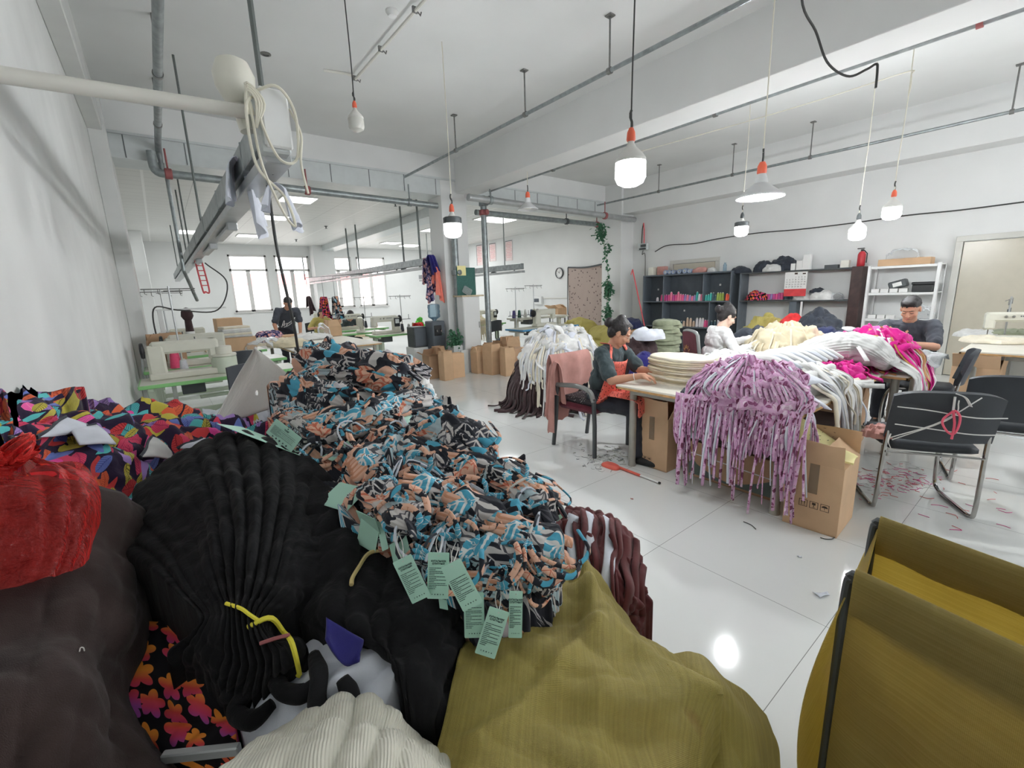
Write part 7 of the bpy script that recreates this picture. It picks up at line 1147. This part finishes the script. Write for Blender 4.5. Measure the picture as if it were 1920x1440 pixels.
# ------------------------------------------------------------------ things on the floor
def scraps(name, mts, lab, px0, px1, py0, py1, n, seed, L=.05):
    rn = np.random.RandomState(seed); m = MB()
    for k in range(n):
        q = PZ(px0+(px1-px0)*np.clip(rn.normal(.5, .24), 0, 1), py0+(py1-py0)*np.clip(rn.normal(.5, .24), 0, 1), .003); a = rn.rand()*6.28; l = L*(.4+rn.rand()); d = np.array([math.cos(a), math.sin(a), 0])*l; s = np.array([-d[1], d[0], 0])*rn.uniform(-.5, .5)
        m.tube([q, q+d*.5+s, q+d], .0018, 4, rn.randint(len(mts)), 5)
    return tag(m.build(name, [M[x] for x in mts], None, 180), lab, 'thread scraps', None, 'stuff')
scraps('thread_scraps', ['grey_w', 'dkgrey', 'khaki'], 'grey and white thread ends scattered by the armchair feet', 1075, 1200, 835, 885, 120, 1); scraps('thread_scraps', ['pink', 'calred', 'grey_w'], 'pink thread ends scattered under the black chair', 1600, 1770, 870, 935, 150, 2, .06); scraps('thread_scraps', ['pink', 'calred'], 'few pink thread ends at the right floor edge', 1740, 1910, 900, 1000, 14, 3, .07)
a, b = PZ(1150, 872, .015), PZ(1238, 906, .012); t = thing('floor_brush', 'coral red brush with a white stick lying on the floor', 'brush', a); part('brush_head', M['redplastic'], t, lambda m: add_mound(m, -.02, .01, .05, .09, -.014, .035, (8, 24), amp=.004)); part('handle_grip', M['redplastic'], t, lambda m: m.tube([(0, 0, 0), (b-a)*.6], .011, 8)); part('stick', M['white'], t, lambda m: m.tube([(b-a)*.6, (b-a)*.97], .008, 8)); part('stick_end', M['blackp'], t, lambda m: m.tube([(b-a)*.97, (b-a)], .009, 8))
for i, (px, py, w, h, mt, lab) in enumerate(((1542, 1115, .07, .03, 'white_b', 'small white cloth scrap on the floor left of the hamper'), (1500, 1045, .02, .014, 'white_b', 'tiny white scrap on the floor near the tall box'), (1185, 936, .02, .01, 'rose', 'tiny pink scrap on the floor before the table'))): solo('floor_scrap', M[mt], lab, 'scrap', lambda m: m.sheet([[np.array([w*(u-.5), h*(v-.5)*(1.5-u), .004+.006*math.sin(4*u+3*v)]) for v in np.linspace(0, 1, 6)] for u in np.linspace(0, 1, 8)], .002), tuple(PZ(px, py, .003)), -.5, ang=180)
for i, (pts, lab) in enumerate((([(1394, 978), (1408, 984), (1417, 992)], 'thin dark thread on the tiles before the tall box'), ([(1538, 1008), (1550, 1011), (1562, 1010), (1566, 1004)], 'dark cord end under the corner of the tall box'))): solo('floor_thread', M['cable'], lab, 'thread', lambda m: m.tube([PZ(*p, .004) for p in pts], .003, 5, sm=10))
# low shelf of the table
solo('red_cloth', M['redc'], 'bright red cloth on the lower shelf at the right table leg', 'cloth', lambda m: add_mound(m, 3.25, 1.12, .12, .08, .345, .2, (14, 36), amp=.04, fr=12)); solo('white_cloth', M['white_b'], 'white cloth on the lower shelf behind the lilac straps', 'cloth', lambda m: add_mound(m, 3.2, 1.75, .14, .14, .345, .06, (12, 36), amp=.03, fr=10)); solo('yellow_cloth', M['note'], 'pale yellow cloth on the lower shelf behind the lilac straps', 'cloth', lambda m: add_mound(m, 3.3, 1.42, .12, .12, .345, .05, (12, 36), amp=.03, fr=10))
# ------------------------------------------------------------------ people
def ik(a, b, l1, l2, hint):
    d = b-a; L = min(np.linalg.norm(d), (l1+l2)*.995); d = nrm(d); b = a+d*L; x = (l1*l1-l2*l2+L*L)/(2*L); h = math.sqrt(max(l1*l1-x*x, 1e-6)); s = nrm(hint-(hint @ d)*d); return a+d*x+s*h, b
def person(lab, hip, face, lean, hyaw, hpitch, hands, skin, shirt, sleeve, trous='trouser', hair='bun', sit=True, k=1.0, sh=.17, elb=(-.5, -.3), curve=.35, group=None, belly=0):
    hip = np.array(hip, float); F = nrm([math.cos(face), math.sin(face), 0]); Z = np.array([0, 0, 1.]); Lf = np.cross(Z, F)
    def dirn(a): return F*math.sin(a)+Z*math.cos(a)
    ln = math.radians(lean); S1 = hip+dirn(ln*.6)*.20*k; S2 = S1+dirn(ln)*.18*k; NB = S2+dirn(ln*1.15)*.13*k; nd = dirn(ln*1.1+math.radians(curve*20)); HC = NB+nd*.155*k+F*.015
    pit = ln*.4+math.radians(hpitch); fy = nrm(F*math.cos(math.radians(hyaw))+Lf*math.sin(math.radians(hyaw))); hf = nrm(fy*math.cos(pit)-Z*math.sin(pit)); hu = nrm(fy*math.sin(pit)+Z*math.cos(pit)); hr = np.cross(hf, hu)
    Hm = Matrix((hr, hf, hu)).transposed()
    def hp_(x, y, z): return HC+(hr*x+hf*y+hu*z)*k
    Tm = Matrix((-Lf, np.cross(-dirn(ln), -Lf)*-1 if False else nrm(F*math.cos(ln)-Z*math.sin(ln)), dirn(ln))).transposed()
    B = []; e = lambda c, r, m=Tm: ('e', c, tuple(x*k for x in r), m)
    tor = [(hip+Z*.02*k, (.165, .115, .12)), (S1, (.15+belly*.3, .11+belly, .15)), (S1+F*(.02+belly*.6), (.13, .10, .12)), (S2, (.165, .105, .14)), (S2+dirn(ln)*.07*k, (.15, .09, .09))]
    B += [e(c, r) for c, r in tor]
    shp = [NB+Lf*s*sh*k-dirn(ln)*.03*k for s in (1, -1)]
    B += [('c', NB-dirn(ln)*.02, .062*k, HC-hu*.03, .05*k)]+[('c', NB-dirn(ln)*.035+Lf*s*.04, .055*k, shp[i], .052*k) for i, s in enumerate((1, -1))]
    arms = []
    for i, s in enumerate((1, -1)):
        el, wr = ik(shp[i], np.array(hands[i][0], float), .285*k, .25*k, Lf*s*.55+Z*elb[0]+F*elb[1]); fd = nrm(wr-el); arms.append((shp[i], el, wr))
        B += [('c', shp[i], .050*k, el, .039*k), ('c', el, .040*k, wr, .027*k)]
        hd = nrm(hands[i][1]) if len(hands[i]) > 1 else fd; pn = nrm(-Z+(hd @ Z)*hd) if abs(hd[2]) < .9 else nrm(-F-(-F @ hd)*hd); sd = np.cross(hd, pn)*(1 if s > 0 else -1)
        B += [('c', wr, .026*k, wr+hd*.03*k, .029*k)]
        for j, o in enumerate((-.03, -.01, .01, .03)):
            b0 = wr+hd*.075*k+sd*o*k; B += [('c', wr+hd*.025*k+sd*o*.7*k, .016*k, b0, .0115*k)]; ln_ = (.028, .034, .036, .032)[j]*k; d1 = nrm(hd*.9+pn*.45+sd*o*2); d2 = nrm(hd*.45+pn*.9); B += [('c', b0, .0105*k, b0+d1*ln_*1.2, .009*k), ('c', b0+d1*ln_*1.2, .009*k, b0+d1*ln_*1.2+d2*ln_, .0075*k)]
        tb = wr+hd*.03*k+sd*.03*k; t1 = tb+nrm(hd*.7+sd*.7+pn*.3)*.035*k; B += [('c', tb, .014*k, t1, .0115*k), ('c', t1, .011*k, t1+nrm(hd*.9+sd*.1+pn*.4)*.03*k, .009*k)]
    legs = []
    for s in (1, -1):
        h0 = hip+Lf*s*.085*k-Z*.02
        if sit: kn = h0+F*.42*k+Lf*s*.03+Z*.01; an = np.array([kn[0], kn[1], .07])+F*.03
        else: kn = h0-Z*.42*k+F*.03; an = np.array([kn[0], kn[1], .07])-F*.02
        legs.append((h0, kn, an)); B += [('c', h0, .085*k, kn, .058*k), ('c', kn, .056*k, an, .038*k), ('c', an-Z*.03, .035*k, an+F*.16*k-Z*.04, .028*k)]
    B += [('e', hp_(0, -.012, .03), tuple(k*x for x in (.075, .092, .09)), Hm), ('e', hp_(0, .022, -.035), tuple(k*x for x in (.062, .072, .085)), Hm), ('e', hp_(0, .058, -.098), tuple(k*x for x in (.030, .026, .022)), Hm), ('c', hp_(0, .088, .004), .008*k, hp_(0, .107, -.032), .0125*k), ('e', hp_(0, .098, -.036), tuple(k*x for x in (.019, .010, .009)), Hm), ('e', hp_(0, .074, .024), tuple(k*x for x in (.05, .018, .012)), Hm), ('e', hp_(0, .086, -.062), tuple(k*x for x in (.024, .010, .011)), Hm), ('e', hp_(.038, .058, -.03), tuple(k*x for x in (.024, .024, .022)), Hm), ('e', hp_(-.038, .058, -.03), tuple(k*x for x in (.024, .024, .022)), Hm)]
    for s in (1, -1): B += [('e', hp_(s*.073, -.008, -.01), tuple(k*x for x in (.010, .019, .031)), Hm)]
    o = tag(fuse('person', B, .0055, M[skin], None, 3), lab, 'person', group)
    G = lambda c, r, x=.014: ('e', c, tuple((q+x)*k for q in r), Tm); tor2 = [G(c, r) for c, r in tor]
    S = tor2+[('c', NB-dirn(ln)*.045+Lf*s*.05, .066*k, shp[i], .066*k) for i, s in enumerate((1, -1))]
    for i in range(2):
        a, b, w_ = arms[i]
        if sleeve == 'short': q = a+(b-a)*.78; S += [('c', a, .066*k, q, .066*k)]
        else: S += [('c', a, .064*k, b, .054*k), ('c', b, .054*k, b+(w_-b)*.93, .040*k)]
    fuse('shirt', S, .009, M[shirt], o, 5, (.016, 13))
    P = [G(tor[0][0], tor[0][1], .016)]+[q for a, b, c in legs for q in (('c', a, .098*k, b, .074*k), ('c', b, .072*k, c+Z*.03, .058*k))]; fuse('trousers', P, .011, M[trous], o, 5, (.014, 10))
    fuse('shoes', [('c', c-Z*.035, .040, c+F*.17*k-Z*.042, .032) for a, b, c in legs], .009, M['blackp'], o, 3)
    Hh = [('e', hp_(0, -.024, .042), tuple(k*x for x in (.082, .094, .088)), Hm), ('e', hp_(0, -.055, -.01), tuple(k*x for x in (.070, .055, .075)), Hm)]
    if hair == 'bun': Hh += [('e', hp_(0, -.135, .03), tuple(k*x for x in (.045, .04, .045)), Hm), ('c', hp_(0, .045, .085), .03*k, hp_(0, -.06, .11), .04*k), ('e', hp_(.062, .015, .03), tuple(k*x for x in (.022, .04, .04)), Hm), ('e', hp_(-.062, .015, .03), tuple(k*x for x in (.022, .04, .04)), Hm)]
    elif hair == 'short': Hh = [('e', hp_(0, -.02, .05), tuple(k*x for x in (.081, .094, .080)), Hm), ('e', hp_(0, .03, .085), tuple(k*x for x in (.066, .055, .034)), Hm), ('e', hp_(0, -.06, .0), tuple(k*x for x in (.066, .045, .06)), Hm)]
    else: Hh += [('e', hp_(0, -.06, -.06), tuple(k*x for x in (.085, .06, .10)), Hm), ('e', hp_(0, .05, .075), tuple(k*x for x in (.06, .04, .03)), Hm)]
    fuse('hair', Hh, .008, M['hair'], o, 4, (.006, 40))
    for s in (1, -1):
        part('eye', M['eye'], o, lambda m: m.tube([hp_(s*.016, .0885, .0), hp_(s*.03, .0895, -.004), hp_(s*.045, .079, -.001)], [.0018*k, .0034*k, .0016*k], 6, sm=8)); part('eyebrow', M['hair'], o, lambda m: m.tube([hp_(s*.014, .0935, .022), hp_(s*.032, .091, .027), hp_(s*.048, .080, .021)], [.002*k, .0032*k, .0016*k], 6, sm=8))
    part('mouth', M['lip'], o, lambda m: m.tube([hp_(-.021, .091, -.063), hp_(0, .0975, -.061), hp_(.021, .091, -.063)], [.002*k, .0048*k, .002*k], 8, sm=8))
    return dict(o=o, F=F, L=Lf, hip=hip, S1=S1, S2=S2, NB=NB, HC=HC, hp=hp_, sh=shp, up=dirn(ln), legs=legs, fwd=nrm(F*math.cos(ln)-Z*math.sin(ln)), arms=arms, hr=hr, hf=hf, hu=hu)
# the woman in the spotted apron
A1 = person('woman in a dark tee and red spotted apron, bent over the cream stack', (3.12, 2.66, .50), math.radians(-82), 15, 30, 26, [((3.22, 2.14, .80), (-.1, -.95, -.1)), ((3.02, 2.16, .79), (.5, -.8, -.05))], 'skin2', 'tee_dark', 'short', hair='bun', k=.97, elb=(-.9, -.25))
def apron(q, w0=.11, wl=.17):
    def f(m):
        G = []
        for v in np.linspace(0, 1, 22):
            row = []
            for u in np.linspace(-1, 1, 17):
                if v < .55:
                    s = v/.55; c = q['S2']*(1-s)+q['hip']*s+q['up']*.05*(1-s); ww = w0+(wl-w0)*s; a = u*math.radians(50+12*s); p = c+q['L']*math.sin(a)*(ww+.06)+q['fwd']*(math.cos(a)*.155+.0)
                else:
                    s = (v-.55)/.45; p = q['hip']+q['F']*(.16+.34*min(1, s*1.25))+q['L']*u*(.20+.03*s)+np.array([0, 0, .095+.0*s-.28*max(0, s-.75)*2+.015*math.sin(u*9)])
                row.append(p)
            G.append(row)
        m.sheet(G, .005)
        for s in (1, -1):
            t0 = np.array(G[0][16 if s > 0 else 0]); m.ribbon([t0-q['up']*.01, t0+q['up']*.05+q['L']*s*.012-q['fwd']*.015, q['sh'][0 if s > 0 else 1]-q['L']*s*.07+q['up']*.075+q['fwd']*.03, q['sh'][0 if s > 0 else 1]-q['L']*s*.07+q['up']*.06-q['fwd']*.07], .036, .005, q['fwd'], 16)
    return f
part('apron', M['apron'], A1['o'], apron(A1), 180)
def glasses(q):
    def f(m):
        for s in (1, -1): m.tube([q['hp'](s*(.031+.023*math.cos(a)), .101-.012*abs(math.cos(a)*.5+.5), -.002+.018*math.sin(a)) for a in np.linspace(0, 2*PI, 18)], .0013, 5); m.tube([q['hp'](s*.054, .088, .002), q['hp'](s*.078, .0, .004)], .0013, 5)
        m.tube([q['hp'](-.009, .106, 0), q['hp'](.009, .106, 0)], .0013, 5)
    return f
part('glasses', M['cablew'], A1['o'], glasses(A1)); part('hair_clip', M['white'], A1['o'], lambda m: m.box(A1['hp'](0, -.055, .135), (.05, .03, .018), .006)); part('bracelet', M['white'], A1['o'], lambda m: m.lathe([(.031, -.003), (.033, 0), (.031, .003)], A1['arms'][1][2]*.8+A1['arms'][1][1]*.2, 16, 0, A1['arms'][1][2]-A1['arms'][1][1], False))
# the woman in white
B1 = person('young woman in a white long-sleeved top with dark tied-back hair, looking down', (4.83, 2.52, .52), math.radians(-38), 12, 4, 22, [((4.98, 2.10, .93), (.75, -.6, .0)), ((4.86, 2.02, .90), (.8, -.55, .05))], 'skin3', 'tee_white', 'long', hair='bun', k=.98, sh=.155, elb=(-.9, -.4))
part('shirt_dots', M['dkgrey'], B1['o'], lambda m: [m.lathe([(.006, 0), (.005, .003)], B1['S1']+B1['up']*(.0+.07*j)-B1['L']*(.155+.008*(j % 2))-B1['F']*(.05-.06*(j % 3)), 8, 0, -B1['L']) for j in range(5)])
# the man in the black polo
C1 = person('man in a black polo shirt with short hair, working behind the pink pile', (6.28, 1.10, .52), math.radians(184), 11, -6, 24, [((5.78, .98, .86), (-.9, .4, 0)), ((5.76, 1.16, .86), (-.9, -.3, 0))], 'skin2', 'tee_black', 'short', hair='short', k=1.03, sh=.185, belly=.03, elb=(-.5, -.1))
def collar(m):
    q = C1; c = q['NB']-q['up']*.005
    for s in (1, -1): m.ribbon([c-q['F']*.07+q['up']*.03, c+q['L']*s*.075+q['up']*.015, c+q['L']*s*.05+q['fwd']*.075-q['up']*.035, c+q['L']*s*.012+q['fwd']*.105-q['up']*.10], .04, .006, q['up'], 16)
part('collar', M['tee_black'], C1['o'], collar, 180); part('badge', M['paper'], C1['o'], lambda m: m.lathe([(.016, 0), (.014, .004)], C1['S2']+C1['up']*.085-C1['L']*.09+C1['fwd']*.115, 14, 0, C1['fwd'])); part('neck_opening', M['skin2'], C1['o'], lambda m: m.add([C1['NB']+C1['L']*.045+C1['fwd']*.07-C1['up']*.01, C1['NB']-C1['L']*.045+C1['fwd']*.07-C1['up']*.01, C1['NB']+C1['fwd']*.122-C1['up']*.085], [(0, 1, 2)]))
# the one standing at the far end of the cutting table
D1 = person('person in dark clothes with white script on the tee, bending over the far table', (2.04, 10.28, .86), math.radians(-86), 30, 6, 26, [((2.22, 9.92, .76), (.1, -.3, -.9)), ((1.82, 10.0, .78), (.0, -.3, -.9))], 'skin2', 'tee_black', 'short', hair='short', sit=False, k=1.0, sh=.18, belly=.02, elb=(-.2, .2))
def script(m):
    q = D1; o = q['S1']*.62+q['S2']*.38+q['fwd']*.142; x, y = q['L'], q['up']
    for pts in ([(-.13, -.1), (-.10, .03), (-.085, .05), (-.08, -.06), (-.12, -.03), (-.06, -.02)], [(-.05, -.03), (-.03, .0), (-.035, -.06), (-.05, -.07), (0, .0), (.01, -.01), (.02, .02), (.04, .01), (.05, .05), (.07, .04), (.09, .08), (.12, .12)], [(-.09, -.1), (.0, -.06), (.11, .04)]): m.tube([o+x*a+y*b+q['fwd']*(-.35*a*a) for a, b in pts], .0065, 5, sm=24)
part('script_print', M['white'], D1['o'], script, 180)
# two seated at the machines, mostly hidden
person('seated worker with dark hair and a yellow-green top behind the machines', (3.25, 12.35, .5), math.radians(-70), 14, 0, 20, [((3.5, 12.0, .78),), ((3.1, 11.95, .78),)], 'skin2', 'olive2', 'short', hair='long'); person('seated worker with reddish brown hair low behind the nearest machines', (3.66, 11.55, .46), math.radians(-75), 24, 0, 30, [((3.85, 11.27, .77),), ((3.6, 11.27, .77),)], 'skin', 'tee_dark', 'short', hair='long')
bin_chair('stool under the man in the black polo', 6.32, 1.1, -PI/2)
bin_chair('stool under the worker in the yellow-green top', 3.22, 12.42, .35); bin_chair('stool under the brown-haired worker', 3.64, 11.62, .3)
